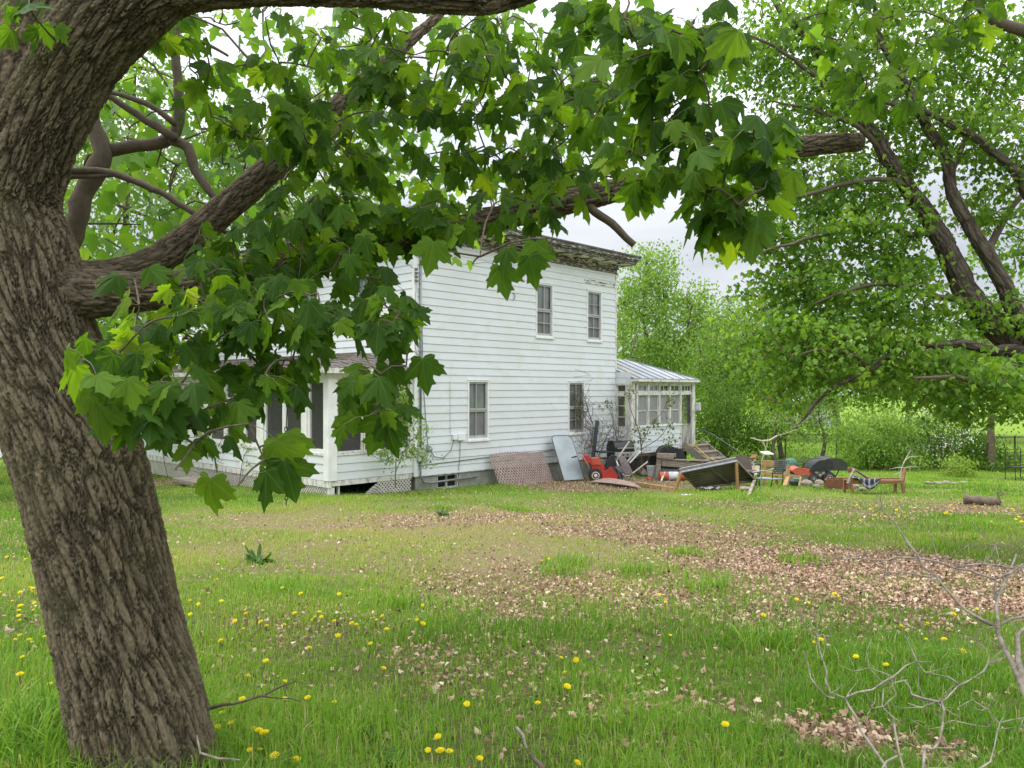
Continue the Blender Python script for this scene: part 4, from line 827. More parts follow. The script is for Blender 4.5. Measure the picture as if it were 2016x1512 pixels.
# clumps of foliage: px, py, rx, ry, distance, depth radius, number of twig ends
near_b = [(290, 670, 90, 62, 2.75, .25, 7), (400, 640, 120, 80, 2.9, .3, 13), (540, 610, 140, 62, 3.0, .3, 12), (690, 615, 90, 50, 3.0, .3, 7), (300, 785, 70, 48, 2.6, .2, 5), (400, 770, 85, 55, 2.7, .25, 7), (360, 820, 40, 25, 2.65, .2, 2), (510, 705, 85, 42, 2.9, .25, 4), (570, 740, 80, 40, 2.9, .25, 3), (400, 845, 50, 30, 2.65, .2, 3), (740, 790, 30, 45, 2.75, .2, 3), (735, 745, 32, 50, 2.8, .2, 3), (735, 800, 18, 20, 2.75, .2, 1), (245, 720, 45, 40, 2.5, .2, 3),
          (480, 500, 120, 62, 3.3, .35, 10), (630, 460, 130, 70, 3.4, .4, 13), (780, 430, 120, 60, 3.6, .35, 11), (920, 370, 120, 55, 4.3, .35, 8), (910, 410, 100, 60, 3.6, .3, 8), (640, 250, 90, 70, 3.75, .3, 8), (760, 100, 80, 70, 4.0, .3, 7), (640, 400, 80, 60, 3.5, .3, 5), (400, 560, 120, 50, 3.1, .3, 7), (760, 620, 40, 50, 2.85, .2, 3), (1050, 360, 100, 50, 4.4, .3, 6), (1060, 400, 80, 50, 3.7, .3, 5), (1150, 320, 80, 50, 4.5, .3, 7), (690, 540, 80, 50, 3.3, .3, 5),
          (450, 180, 75, 90, 3.5, .4, 7), (980, 90, 120, 60, 4.2, .4, 8), (840, 200, 120, 80, 4.3, .4, 8), (1120, 200, 90, 80, 4.2, .4, 7), (680, 70, 110, 60, 4.2, .4, 6), (560, 120, 120, 90, 3.6, .4, 9), (560, 290, 130, 80, 3.6, .4, 11), (700, 300, 110, 100, 3.7, .4, 11), (750, 140, 110, 90, 3.8, .4, 8), (880, 120, 110, 80, 3.8, .4, 9), (900, 270, 110, 90, 3.8, .4, 11), (1030, 170, 100, 90, 3.7, .4, 9), (1050, 285, 100, 80, 3.7, .4, 9), (1160, 130, 80, 90, 3.4, .35, 7), (1180, 240, 70, 70, 3.3, .3, 6),
          (1250, 70, 70, 70, 2.7, .3, 6), (1320, 140, 85, 95, 2.55, .25, 10), (1300, 270, 95, 75, 2.6, .25, 9), (1400, 290, 95, 75, 2.5, .25, 9), (1440, 400, 60, 35, 2.5, .2, 5), (1370, 50, 80, 60, 2.6, .25, 7), (1475, 270, 45, 55, 2.45, .2, 4), (1215, 330, 45, 40, 3.4, .3, 3), (1385, 400, 50, 40, 2.5, .2, 3), (1270, 20, 120, 40, 3.0, .3, 6),
          (1690, 110, 60, 110, 4.4, .3, 8), (1740, 190, 60, 50, 4.3, .3, 5), (1860, 35, 110, 35, 4.3, .3, 7), (1600, 30, 70, 40, 4.4, .3, 4), (60, 25, 40, 25, 3.0, .2, 2), (90, 20, 40, 20, 3.1, .2, 2), (330, 40, 60, 40, 4.0, .3, 4)]
singles = [(735, 800, 2.75), (755, 830, 2.75), (800, 720, 2.8), (345, 925, 2.45), (470, 955, 2.45), (160, 785, 2.45), (190, 765, 2.5), (880, 495, 3.1), (945, 505, 3.2), (930, 520, 3.25), (1092, 500, 3.0), (1085, 470, 3.0), (560, 870, 2.7), (800, 690, 2.8), (770, 650, 2.8), (1455, 440, 2.5), (520, 905, 2.6), (1510, 330, 2.5), (490, 835, 2.6), (1400, 80, 2.3)]
tg = np.concatenate([blobs_pts(near_b, 1.15), np.array([tuple(P(*s)) for s in singles])])
mb = MB(); grow(mb, limbn, tg, .0105, .0028, 5, .10, .03)
ptw = MB()
# leaves: three to six per twig end, on long stalks
LB, LT, LN, LS = [], [], [], []
for k, t in enumerate(tg):
    t = Vector(t); single = k >= len(tg) - len(singles); cnt = 1 if single else R.choice((2, 3, 3, 4, 4, 5))
    for _ in range(cnt):
        a = R.uniform(0, 2 * PI); ln = R.uniform(.05, .12); e_ = t + Vector((math.cos(a) * ln, math.sin(a) * ln * .8, R.uniform(-.06, .05)))
        ptw.tube([t, t.lerp(e_, .5) + Vector((0, 0, .012)), e_], [.0011, .001, .0009], 4, cap=False)
        o = Vector((math.cos(a), math.sin(a), 0)); h = R.uniform(.15, 1.0)
        tip = o * h + Vector((0, 0, -R.uniform(.45, 1.0))); nrm = Vector((R.gauss(0, .5), R.gauss(-.25, .5), R.uniform(.2, .8))) + o * .35
        if single: tip = Vector((R.uniform(-.35, .35), R.uniform(-.3, .2), -1)); nrm = Vector((R.uniform(-.5, .5), -1, .3))
        LB.append(tuple(e_)); LT.append(tuple(tip)); LN.append(tuple(nrm)); LS.append(R.uniform(.068, .120) if not single else R.uniform(.12, .15))
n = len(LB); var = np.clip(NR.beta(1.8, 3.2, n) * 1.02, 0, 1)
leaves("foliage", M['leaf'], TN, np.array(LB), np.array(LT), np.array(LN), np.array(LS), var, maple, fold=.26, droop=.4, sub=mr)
mb.build("twigs", M['stem'], maple, smooth=True, sub=mr); ptw.build("leaf_stalks", M['flowerstem'], maple, sub=mr)
# crown overhead and behind, further from the lens, smaller in the picture
far_b = [(x, y, 150, 110, D, .8, 12) for x, y, D in ((480, 60, 5.6), (700, 40, 5.8), (900, 60, 6.0), (1100, 80, 6), (620, 200, 5.8), (840, 230, 6.2), (1010, 300, 6.2), (1180, 30, 6.2), (420, 330, 5.4), (560, 420, 5.6), (280, 420, 5.2), (230, 120, 5.4), (330, 230, 5.6), (180, 300, 5.4), (700, 380, 6.0), (30, 90, 5.0), (-40, 200, 5), (860, 380, 6.4), (350, 520, 5.6), (240, 600, 5.6), (300, 640, 6))]
tg = blobs_pts(far_b, .9); nodes2 = nodes + limbn
mb = MB(); grow(mb, nodes2, tg, .016, .004, 4, .12, .02); mb.build("branchlets", M['stem'], maple, smooth=True, sub=mr)
def cluster_leaves(name, mat, tg, per, spread, size, parent, sub, tpl=TF, lo=.4, hi=1.2, upw=.85, vmean=.5, vsd=.2, flat=1.0, fold=.3, droop=.5):
    n = len(tg) * per; b = np.repeat(tg, per, 0) + NR.normal(0, 1, (n, 3)) * np.array([spread, spread, spread * flat]); t, nn = drape(n, lo, hi, upw)
    return leaves(name, mat, tpl, b, t, nn, NR.uniform(.65, 1.2, n) * size, np.clip(np.repeat(NR.normal(0, vsd * .9, len(tg)), per) + NR.normal(vmean, vsd * .6, n), 0, 1), parent, fold, droop, sub=sub)
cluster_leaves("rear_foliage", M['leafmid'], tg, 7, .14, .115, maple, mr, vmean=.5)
# leaves overhead, outside the top of the frame, that shade the foot of the tree
ov = NR.uniform((-3.5, 1.0, 3.9), (2.2, 5.2, 5.4), (85, 3)); cluster_leaves("overhead_foliage", M['leafmid'], ov, 5, .2, .13, maple, mr, vmean=.4)
mb = MB(); grow(mb, limbn + [Vector((-1.7, 3.3, 3.6))], ov, .03, .004, 4, .1, .02); mb.build("overhead_twigs", M['stem'], maple, sub=mr)

# ------------------------------------------------------------------ the second maple, leaning in from the right
r2 = GD(2290, 10.0)
m2 = thing("maple_tree", "forking maple leaning in from the right edge with a rope on its bough", "tree", r2)
s2 = tuple(r2)
L2 = [([(2290, 1082, 10), (2230, 960, 10), (2150, 830, 10), (2075, 735, 10), (2005, 680, 10), (1930, 612, 10), (1875, 520, 10), (1842, 450, 10), (1795, 380, 10), (1742, 300, 10), (1690, 215, 10.1), (1640, 150, 10.2), (1590, 80, 10.3), (1530, 10, 10.4), (1490, -60, 10.4)], [150, 128, 118, 108, 92, 80, 62, 56, 47, 40, 33, 28, 22, 17, 10]),
      ([(2060, 720, 9.9), (2012, 635, 9.8), (1965, 540, 9.8), (1920, 465, 9.8), (1878, 385, 9.8), (1862, 310, 9.8), (1815, 235, 9.9), (1790, 180, 9.9), (1740, 90, 10), (1720, 0, 10)], [60, 44, 38, 35, 30, 27, 22, 18, 14, 8]),
      ([(2128, 800, 9.95), (2140, 680, 9.8), (2100, 520, 9.7), (2016, 372, 9.6), (1960, 300, 9.6), (1885, 252, 9.6), (1815, 218, 9.7), (1750, 202, 9.7), (1690, 190, 9.8)], [44, 38, 33, 27, 25, 23, 18, 13, 7]),
      ([(2050, 720, 9.7), (2000, 690, 9.6), (1950, 690, 9.5), (1890, 677, 9.5), (1830, 680, 9.4), (1782, 680, 9.4), (1742, 708, 9.3), (1702, 735, 9.2), (1645, 758, 9.1), (1605, 795, 9.0), (1565, 845, 8.9)], [46, 30, 26, 23, 20, 17, 15, 13, 10, 7, 4]),
      ([(1712, 728, 9.2), (1692, 704, 9.1), (1650, 688, 9.0), (1605, 690, 9.0), (1560, 702, 9.0)], [12, 10, 8, 7, 4]),
      ([(1848, 455, 10), (1790, 462, 9.8), (1720, 440, 9.6), (1640, 455, 9.5), (1560, 480, 9.3), (1480, 500, 9.2)], [20, 15, 12, 10, 7, 4]),
      ([(1790, 370, 10), (1735, 352, 9.8), (1660, 362, 9.6), (1570, 388, 9.5), (1480, 380, 9.4), (1430, 370, 9.3)], [16, 13, 11, 9, 6, 3]),
      ([(1700, 235, 10.1), (1640, 185, 10), (1580, 130, 9.8), (1520, 90, 9.7), (1450, 60, 9.6)], [17, 14, 11, 8, 4]),
      ([(1900, 590, 10), (1840, 585, 9.7), (1770, 560, 9.5), (1690, 565, 9.3), (1600, 600, 9.1)], [18, 14, 11, 8, 4]),
      ([(2010, 690, 9.7), (2010, 720, 9.3), (1960, 760, 9.0), (1880, 740, 8.8), (1800, 745, 8.7)], [24, 20, 16, 11, 5]),
      ([(2140, 700, 9.8), (2170, 480, 9.6), (2180, 250, 9.4), (2120, 110, 9.2), (2016, 62, 9.1), (1960, 40, 9.1), (1900, -20, 9.1)], [46, 42, 38, 36, 32, 28, 20]), ([(1742, 300, 10), (1690, 250, 9.8), (1600, 215, 9.7), (1520, 200, 9.6)], [14, 12, 9, 4]), ([(1870, 350, 9.8), (1900, 280, 10), (1950, 180, 10.3), (1990, 80, 10.5)], [16, 13, 10, 6]),
      ([(1940, 500, 9.8), (1985, 420, 10.2), (2060, 330, 10.5)], [20, 16, 12])]
nodes = []
for q, (pts, ww) in enumerate(L2):
    c = catmull([P(*p) for p in pts], .16); D = pts[0][2]; rad = np.interp(np.linspace(0, 1, len(c)), np.linspace(0, 1, len(ww)), ww) / 2 / FPX * D * .76
    c = [p + Vector((R.gauss(0, .008), R.gauss(0, .008), R.gauss(0, .008))) for p in c]
    nm_ = "trunk" if q == 0 else "limb"
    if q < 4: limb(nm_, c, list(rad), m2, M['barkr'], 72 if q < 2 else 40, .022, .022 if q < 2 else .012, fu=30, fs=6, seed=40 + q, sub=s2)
    else: mb = MB(); mb.tube(c, list(rad * np.array([1 + R.gauss(0, .05) for _ in c])), 12); mb.build(nm_, M['bark2'], m2, smooth=True, sub=s2)
    nodes += c
rb = [(x, y, rx, ry, D + .55, dr, n) for x, y, rx, ry, D, dr, n in (
    (1420, 375, 70, 42, 9.6, .5, 10), (1520, 350, 90, 70, 9.6, .7, 22), (1620, 340, 90, 80, 9.6, .8, 26), (1480, 470, 60, 50, 9.4, .5, 16), (1560, 470, 100, 70, 9.4, .8, 26), (1660, 470, 100, 80, 9.4, .8, 30), (1740, 420, 70, 70, 9.5, .8, 18), (1560, 570, 110, 60, 9.2, .8, 28), (1670, 590, 110, 60, 9.2, .9, 32), (1780, 560, 90, 60, 9.3, .8, 22), (1500, 640, 70, 45, 9.0, .6, 14), (1590, 660, 100, 50, 9.0, .8, 22), (1700, 660, 100, 45, 9.0, .8, 22), (1560, 720, 100, 40, 8.9, .7, 18), (1660, 730, 110, 42, 8.9, .8, 20), (1560, 780, 70, 26, 8.9, .6, 6), (1780, 735, 110, 46, 8.9, .9, 22), (1890, 740, 110, 60, 8.8, 1., 34), (1990, 760, 70, 60, 8.8, .9, 20), (1900, 800, 100, 28, 8.8, .8, 10), (1980, 620, 60, 50, 9.2, .8, 10), (1850, 630, 80, 40, 9.2, .7, 12),
    (1450, 90, 70, 100, 9.8, .8, 22), (1540, 140, 90, 100, 9.8, .9, 30), (1640, 110, 90, 90, 9.8, .9, 26), (1560, 250, 90, 70, 9.7, .8, 24), (1670, 230, 90, 70, 9.8, .9, 26), (1780, 110, 100, 90, 9.9, 1., 30), (1880, 140, 90, 90, 9.9, 1., 28), (1970, 150, 70, 90, 9.8, 1., 24), (1800, 260, 90, 70, 9.6, .9, 24), (1920, 270, 90, 70, 9.4, .9, 26), (1990, 330, 60, 70, 9.4, .8, 16), (1780, 350, 60, 50, 9.6, .7, 12), (1940, 400, 60, 55, 9.6, .7, 12), (1830, 30, 120, 50, 9.5, .9, 22), (1960, 40, 80, 50, 9.4, .9, 16), (1690, 20, 90, 50, 9.8, .9, 18), (1560, 20, 90, 50, 9.8, .9, 18), (2060, 200, 60, 150, 9.5, 1, 18), (2000, 520, 50, 60, 10.2, .8, 10), (1770, 490, 60, 40, 9.6, .6, 8), (1960, 480, 50, 50, 10.2, .7, 8))]
tg = blobs_pts(rb, 1.3)
mb = MB(); grow(mb, nodes, tg, .022, .004, 5, .12, .03); mb.build("twigs", M['bark2'], m2, smooth=True, sub=s2)
cluster_leaves("foliage", M['leafmid'], tg, 30, .155, .068, m2, s2, vmean=.6, vsd=.24, flat=.42)

# ------------------------------------------------------------------ trees and shrubs behind
def crown_pts(ells, n, rng=NR, hollow=.45):
    w_ = np.array([a[3] * a[4] * a[5] for a in ells]) ** .75; w_ /= w_.sum(); out = []
    for e_, f in zip(ells, w_):
        m = max(4, int(n * f)); q = rand_dirs(m) * (hollow + (1 - hollow) * rng.uniform(0, 1, m) ** .6)[:, None]; q *= (1 + .22 * (vnoise(q * 2.3 + e_[0], 5) - .5) * 2)[:, None]
        out.append(np.array(e_[:3]) + q * np.array(e_[3:6]))
    return np.concatenate(out)
def bg_tree(name, label, cat, base, ells, nclump, per, size, mat, trunk=.15, spread=.3, group=None, bark='bark3', tpl=TQ, vmean=.5, vsd=.2, stems=1, limbs=5, flat=.7, upw=.6, hollow=.4, thick=None):
    base = Vector(base); t = thing(name, label, cat, base, 0, group); b = tuple(base)
    E = [(base.x + e_[0], base.y + e_[1], base.z + e_[2], *e_[3:]) for e_ in ells]
    tg = crown_pts(E, nclump, hollow=hollow); mb = MB(); nd = []
    for s in range(stems):
        a = 2 * PI * s / max(stems, 1); foot = base + Vector((math.cos(a), math.sin(a), 0)) * (.0 if stems == 1 else .25) - Vector((0, 0, .1))
        e_ = E[s % len(E)]; topp = Vector((e_[0] + R.gauss(0, .15) * e_[3], e_[1], e_[2] + e_[5] * .55))
        path = catmull([foot, foot.lerp(topp, .35) + Vector((R.gauss(0, .12), R.gauss(0, .12), 0)) * (topp - foot).length * .3, foot.lerp(topp, .7) + Vector((R.gauss(0, .1), R.gauss(0, .1), 0)) * (topp - foot).length * .3, topp], (topp - foot).length / 9)
        mb.tube(path, list(np.linspace(trunk, trunk * .18, len(path))), 8); nd += path[2:]
    mb.build("trunk", M[bark], t, smooth=True, sub=b)
    if limbs:
        lb = MB(); idx = NR.choice(len(tg), min(len(tg), limbs * 12), replace=False); grow(lb, nd, tg[idx], trunk * .35, .012, 4, .12, .03); lb.build("limbs", M[bark], t, smooth=True, sub=b)
    cluster_leaves("crown", mat, tg, per, spread, size, t, b, tpl=tpl, vmean=vmean, vsd=vsd, flat=flat, upw=.85, lo=.4, hi=1.2)
    return t
def px2(px, D): return GD(px, D)
def el(px0, D, *rows):
    """rows of (px, py, rx px, ry px, depth m) -> ellipsoids relative to the tree base"""
    b = GD(px0, D); out = []
    for px, py, rx, ry, rd in rows:
        c = P(px, py, D); out.append((c.x - b.x, 0, c.z - b.z, rx / FPX * D, rd, ry / FPX * D))
    return b, out
TG = "spring green trees behind the house"
def T(name, lab, cat, px0, D, rows, n, per, size, mat, **k):
    k_ = .72 if D < 34.5 else .85; size *= k_; per = int(per / k_ ** 1.7)
    b, e_ = el(px0, D, *rows); return bg_tree(name, lab, cat, b, e_, n, per, size, M[mat], **k)
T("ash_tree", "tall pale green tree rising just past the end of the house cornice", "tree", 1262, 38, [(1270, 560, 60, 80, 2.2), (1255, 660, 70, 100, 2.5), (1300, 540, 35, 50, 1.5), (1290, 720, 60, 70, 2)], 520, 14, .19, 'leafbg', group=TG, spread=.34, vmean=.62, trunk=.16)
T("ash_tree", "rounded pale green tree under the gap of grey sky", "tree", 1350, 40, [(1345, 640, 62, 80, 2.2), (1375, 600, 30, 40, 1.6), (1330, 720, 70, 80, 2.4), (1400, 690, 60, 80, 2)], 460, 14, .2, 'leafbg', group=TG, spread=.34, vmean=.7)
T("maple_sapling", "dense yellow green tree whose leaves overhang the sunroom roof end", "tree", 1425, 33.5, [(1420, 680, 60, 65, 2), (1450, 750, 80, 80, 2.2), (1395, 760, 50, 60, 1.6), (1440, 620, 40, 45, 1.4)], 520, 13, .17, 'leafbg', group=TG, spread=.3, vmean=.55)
T("lilac_bush", "leafy dark green bush crowding the sunroom door", "shrub", 1415, 30.5, [(1405, 800, 45, 70, 1.3), (1450, 830, 60, 62, 1.3), (1395, 860, 40, 45, 1.1), (1490, 850, 50, 45, 1.2)], 420, 14, .13, 'leafdark', stems=4, trunk=.05, group="shrubs along the fence", spread=.25, vmean=.45)
T("box_elder", "bushy green tree right of the sunroom bush behind the broken branch", "tree", 1540, 33, [(1530, 760, 70, 60, 1.9), (1510, 690, 60, 50, 1.8), (1580, 700, 60, 60, 1.8), (1560, 820, 60, 40, 1.4)], 380, 12, .17, 'leafbg', group=TG, spread=.3, vmean=.5, trunk=.13)
T("box_elder", "slender pale tree behind the mower hood with a bare lower trunk", "tree", 1612, 31, [(1612, 800, 46, 40, 1.3), (1630, 760, 50, 40, 1.4), (1590, 850, 30, 22, .9), (1650, 840, 28, 26, .9)], 190, 10, .15, 'leafbg', group=TG, spread=.28, vmean=.65, trunk=.10)
T("box_elder", "thin grey trunked tree behind the tan chair frame", "tree", 1532, 29.5, [(1530, 830, 42, 26, 1), (1560, 850, 30, 20, .8)], 70, 9, .14, 'leafbg', group=TG, spread=.25, vmean=.6, trunk=.11)
T("honeysuckle_bush", "wide bright green bush behind the wooden bench", "shrub", 1725, 28.4, [(1710, 850, 62, 52, 1.3), (1755, 880, 50, 48, 1.2), (1680, 880, 36, 36, 1), (1735, 905, 60, 30, 1.1), (1770, 840, 40, 40, 1)], 480, 13, .13, 'leafbg', stems=5, trunk=.04, group="shrubs along the fence", spread=.24, vmean=.6)
bl = el(1850, 28.8, (1850, 850, 52, 48, 1.2), (1815, 850, 40, 42, 1), (1890, 860, 45, 40, 1), (1845, 895, 60, 36, 1.1))
bt = bg_tree("hawthorn_bush", "dark stemmed bush speckled with white blossom", "shrub", bl[0], bl[1], 330, 15, .08, M['leafdark'], stems=6, trunk=.05, group="shrubs along the fence", spread=.24, vmean=.4)
bt_e = [(bl[0].x + q[0], bl[0].y + q[1] - .2, bl[0].z + q[2], q[3] * 1.02, q[4], q[5] * 1.02) for q in bl[1][:3]]
cluster_leaves("blossom", M['blossom'], crown_pts(bt_e, 90, hollow=.85), 7, .12, .075, bt, tuple(bl[0]), tpl=TQ)
T("young_maple", "small yellow green sapling in front of the white blossom bush", "tree", 1888, 25.5, [(1885, 915, 26, 20, .5), (1900, 930, 18, 16, .4), (1872, 935, 14, 14, .4)], 60, 9, .12, 'leafyel', trunk=.02, spread=.15, limbs=2)
T("pole_tree", "straight trunked tree by the fence with low leafy shoots", "tree", 1955, 27.6, [(1960, 640, 90, 80, 2.2), (1900, 720, 80, 50, 1.8), (2010, 720, 70, 60, 1.8), (1955, 860, 26, 18, .5), (1940, 905, 22, 18, .5), (1990, 790, 60, 34, 1.2)], 330, 12, .16, 'leafdark', trunk=.15, group=TG, spread=.3, vmean=.55)
T("honeysuckle_bush", "low round bush beside the straight trunk at the fence", "shrub", 1985, 28, [(1985, 905, 26, 26, .8), (1930, 915, 26, 22, .7)], 110, 11, .11, 'leafdark', stems=3, trunk=.03, group="shrubs along the fence", spread=.2)
T("spindle_bush", "dark green bush between the blossom bush and the straight trunk", "shrub", 1915, 28.6, [(1912, 900, 30, 30, .8), (1930, 880, 26, 26, .7)], 120, 11, .12, 'leafdark', stems=3, trunk=.03, group="shrubs along the fence", spread=.2, vmean=.4)
for q, (px, top, D, rx) in enumerate(((1660, 600, 44, 110), (1780, 640, 46, 110), (1540, 560, 47, 120), (1900, 620, 50, 130), (2050, 560, 44, 140), (1220, 600, 52, 80), (1440, 640, 52, 100))):
    mid = (top + 790) / 2
    T("broad_tree", ("hazy green tree far behind the bench", "far pale tree above the blossom bush", "far tall tree above the mower", "far round tree beyond the lawn by the fence", "far tree at the right edge beyond the fence", "far tree hidden by the house end", "far tree above the sunroom bush")[q], "tree", px, D, [(px, mid, rx, (790 - top) / 2, 3), (px - rx * .6, mid + 40, rx * .5, 60, 2.4), (px + rx * .6, mid + 30, rx * .5, 64, 2.4)], 360, 11, .27, 'leafbg', group="far trees beyond the back lawn", spread=.5, vmean=.6, trunk=.25)
# left of and above the house
for q, (px, top, bot, D, rx, lab, mt) in enumerate(((-60, 120, 800, 24, 190, "big green tree left of the leaning trunk", 'leafbg'), (250, 60, 760, 30, 190, "tall bright green tree behind the fork of the leaning maple", 'leafbg'), (470, 190, 720, 36, 130, "deep green tree behind the hidden end of the porch", 'leafdark'), (640, 60, 640, 40, 150, "tall tree standing behind the house roof left of centre", 'leafbg'), (120, 480, 880, 30, 150, "low green tree beside the far end of the porch", 'leafdark'), (-160, 300, 850, 17, 140, "green tree just outside the left edge", 'leafbg'))):
    mid = (top + bot) / 2; h_ = (bot - top) / 2
    T("broad_tree", lab, "tree", px, D, [(px, mid, rx * .9, h_, 2.6), (px - rx * .6, mid + h_ * .3, rx * .55, h_ * .55, 2), (px + rx * .6, mid + h_ * .25, rx * .55, h_ * .55, 2), (px + rx * .15, mid - h_ * .5, rx * .6, h_ * .45, 2)], 620, 13, .24 if D > 22 else .16, mt, group="trees left of and behind the house", spread=.45, vmean=.55, trunk=.28, tpl=TF if D < 26 else TQ)
#--PART4--
# ------------------------------------------------------------------ things in the yard
class At:
    """local frame at a ground point; q(px, py, dy) gives the local place of a pixel at dy metres behind that point"""
    def __init__(s, px, py, name=None, label=None, cat=None, group=None):
        s.p = G(px, py); s.D = s.p.y
        s.t = thing(name, label, cat, s.p, 0, group) if name else None
    def q(s, px, py, dy=0.0): return P(px, py, s.D + dy) - s.p
    def g(s, px, dy=0.0):
        w_ = GD(px, s.D + dy); return w_ - s.p
def down(v, a):   # foot of a local point on the ground
    w_ = a.p + v; return Vector((v.x, v.y, g1(w_.x, w_.y) - a.p.z - .01))
def solo(mb, a, name, mat, label, cat, **k):
    o = mb.build(name, mat, None, loc=a.p, **k); props(o, label, cat); return o
# brown lattice leaning on the foundation
hm = Matrix.Translation((A0.x, A0.y, 0)) @ Matrix.Rotation(HA, 4, 'Z')
def hw(x, y, z): return hm @ Vector((x, y, z))
def lean(x0, x1, yb, yt, zt):   # panel against the side wall: foot yb metres out, top yt metres out
    def fn(x, z, d):
        f = z; w0 = hw(x0 + x, -(yb + (yt - yb) * f) - d, 0); zb = g1(w0.x, w0.y); return Vector((w0.x, w0.y, zb + (zt - zb) * f))
    return fn
b0 = hw(3.8, -.4, 0); b0.z = g1(b0.x, b0.y)
f_ = lean(2.55, 5.0, .55, .12, -.28)
mb = MB(); lattice(mb, lambda x, z, d: f_(x, z * (1 + .05 * math.sin(x * 2.2)) / .85, d + .07 * math.sin(x * 1.9)) - b0, 2.45, .85, .085, .04, .009, 52, bend=1)
props(mb.build("lattice_panel", M['lattice'], None, loc=b0), "brown lattice panel leaning against the house foundation", "lattice")
# glass table top leaning on the wall
c0 = hw(5.75, -.55, 0); c0.z = g1(c0.x, c0.y); t_ = thing("glass_table_top", "large grey rounded glass table top leaning on the clapboard wall", "table top", c0)
cxa = [P(1110, 946, 23.05), P(1150, 943, 23.6), P(1119, 862, 24.2), P(1085, 858, 23.6)]
ux = ((cxa[1] - cxa[0])); uz = (cxa[3] - cxa[0]); nn = ux.cross(uz).normalized()
def gp(u, v, d=0): return cxa[0] + ux * u + uz * v + nn * d - c0
ol = [(0, 0), (1, 0)] + [(1 - .3 + .3 * math.cos(a), .86 + .14 * math.sin(a)) for a in np.linspace(0, PI / 2, 7)] + [(.16 - .16 * math.sin(a), .92 + .08 * math.cos(a)) for a in np.linspace(0, PI / 2, 6)]
mb = MB(); n = len(ol); vs = [gp(u, v, -.006) for u, v in ol] + [gp(u, v, .006) for u, v in ol]; mb.add(vs, [tuple(range(n)), tuple(range(2 * n - 1, n - 1, -1))] + [(q, (q + 1) % n, (q + 1) % n + n, q + n) for q in range(n)]); mb.build("glass", M['glasstop'], t_)
mb = MB(); mb.tube([gp(u, v) for u, v in ol[1:] + ol[:1]], .016, 6); mb.build("rim", M['rimgrey'], t_, smooth=True)
# blue board
a = At(1172, 940); wl = hw(7.5, -.2, 0); mb = MB(); p0 = P(1163, 940, 24.9); p0.z = g1(p0.x, p0.y); p1 = P(1176, 828, 25.3); mb.beam(p0 - a.p, p1 - a.p, .16, .035, up=(.7, -.7, 0)); solo(mb, a, "painted_board", M['bluepaint'], "dark blue board propped upright against the wall", "board")
# snow blower
a = At(1172, 948, "snow_blower", "old red snow blower with cream wheel rim among the junk by the wall", "snow blower"); t_ = a.t; q = a.q
def wheel(parent, c, r, w_, rim, name="wheel"):
    Mx = Matrix.Translation(c) @ Matrix.Rotation(PI / 2, 4, 'X'); mb = MB(); mb.lathe([(r * .55, -w_ / 2), (r * .9, -w_ / 2), (r, -w_ * .3), (r, w_ * .3), (r * .9, w_ / 2), (r * .55, w_ / 2)], 22, Mx)
    for k in range(16):
        an = 2 * PI * k / 16; mb.beam(Vector(c) + Vector((math.cos(an) * r, -w_ * .45, math.sin(an) * r)), Vector(c) + Vector((math.cos(an + .2) * r, w_ * .45, math.sin(an + .2) * r)), .025, .025)
    wo = mb.build(name, M['rubber'], parent, smooth=False); mb = MB(); mb.lathe([(r * .6, -w_ * .5), (r * .6, w_ * .5), (r * .52, w_ * .55), (r * .35, w_ * .4), (r * .2, w_ * .6), (.0, w_ * .62)], 20, Mx); mb.build("rim", M[rim], wo, smooth=True)
wheel(t_, (0.0, -.05, .19), .20, .12, 'cream'); wheel(t_, (0.08, .55, .19), .20, .12, 'cream')
def hull(a, pts, y0, y1): return MB().prism([(a.q(x, y).x, a.q(x, y).z) for x, y in pts], y0, y1)
hull(a, [(1186, 946), (1213, 946), (1216, 936), (1203, 919), (1199, 921), (1195, 926), (1184, 928), (1183, 936)], -.06, .56).build("auger_housing", M['red'], t_, bevel=.015)
mb = MB(); mb.lathe([(.17, 0), (.19, .05), (.19, .5), (.17, .55)], 14, Matrix.Translation(q(1216, 935) + Vector((0.02, 0, 0))) @ Matrix.Rotation(-PI / 2, 4, 'X')); mb.build("auger", M['blackmetal'], t_)
hull(a, [(1165, 914), (1182, 914), (1181, 904), (1166, 904)], .05, .45).build("fuel_tank", M['orange'], t_, bevel=.02)
hull(a, [(1183, 914), (1190, 914), (1190, 907), (1183, 907)], .08, .4).build("air_filter", M['engine'], t_, bevel=.01)
hull(a, [(1168, 929), (1174, 930), (1179, 932), (1188, 925), (1188, 916), (1166, 915)], .08, .48).build("engine", M['red'], t_, bevel=.02)
hull(a, [(1163, 940), (1186, 940), (1184, 926), (1167, 926)], .1, .46).build("gearbox", M['engine'], t_, bevel=.01)
hull(a, [(1152, 911), (1166, 910), (1164, 903), (1157, 898), (1149, 898)], .0, .52).build("control_panel", M['red'], t_, bevel=.01)
mb = MB(); mb.tube([q(1167, 934), q(1155, 911), q(1147, 898), q(1144, 896), q(1138, 896), q(1132, 899)], .013, 8); mb.tube([q(1169, 930, .5), q(1157, 910, .5), q(1149, 898, .5), q(1145, 896, .5), q(1139, 896, .5), q(1133, 899, .5)], .013, 8); hb = mb.build("handlebar", M['steel'], t_, smooth=True); mb = MB(); mb.tube([q(1134, 898.5), q(1125, 901)], .02, 8); mb.tube([q(1135, 898.5, .5), q(1126, 901, .5)], .02, 8); mb.build("grip", M['black'], hb)
mb = MB(); mb.prism([(q(x, y).x, q(x, y).z) for x, y in [(1194, 921), (1205, 921), (1213, 913), (1214, 900), (1207, 898), (1200, 906), (1196, 914)]], .1, .36); mb.build("chute", M['black'], t_, bevel=.02)
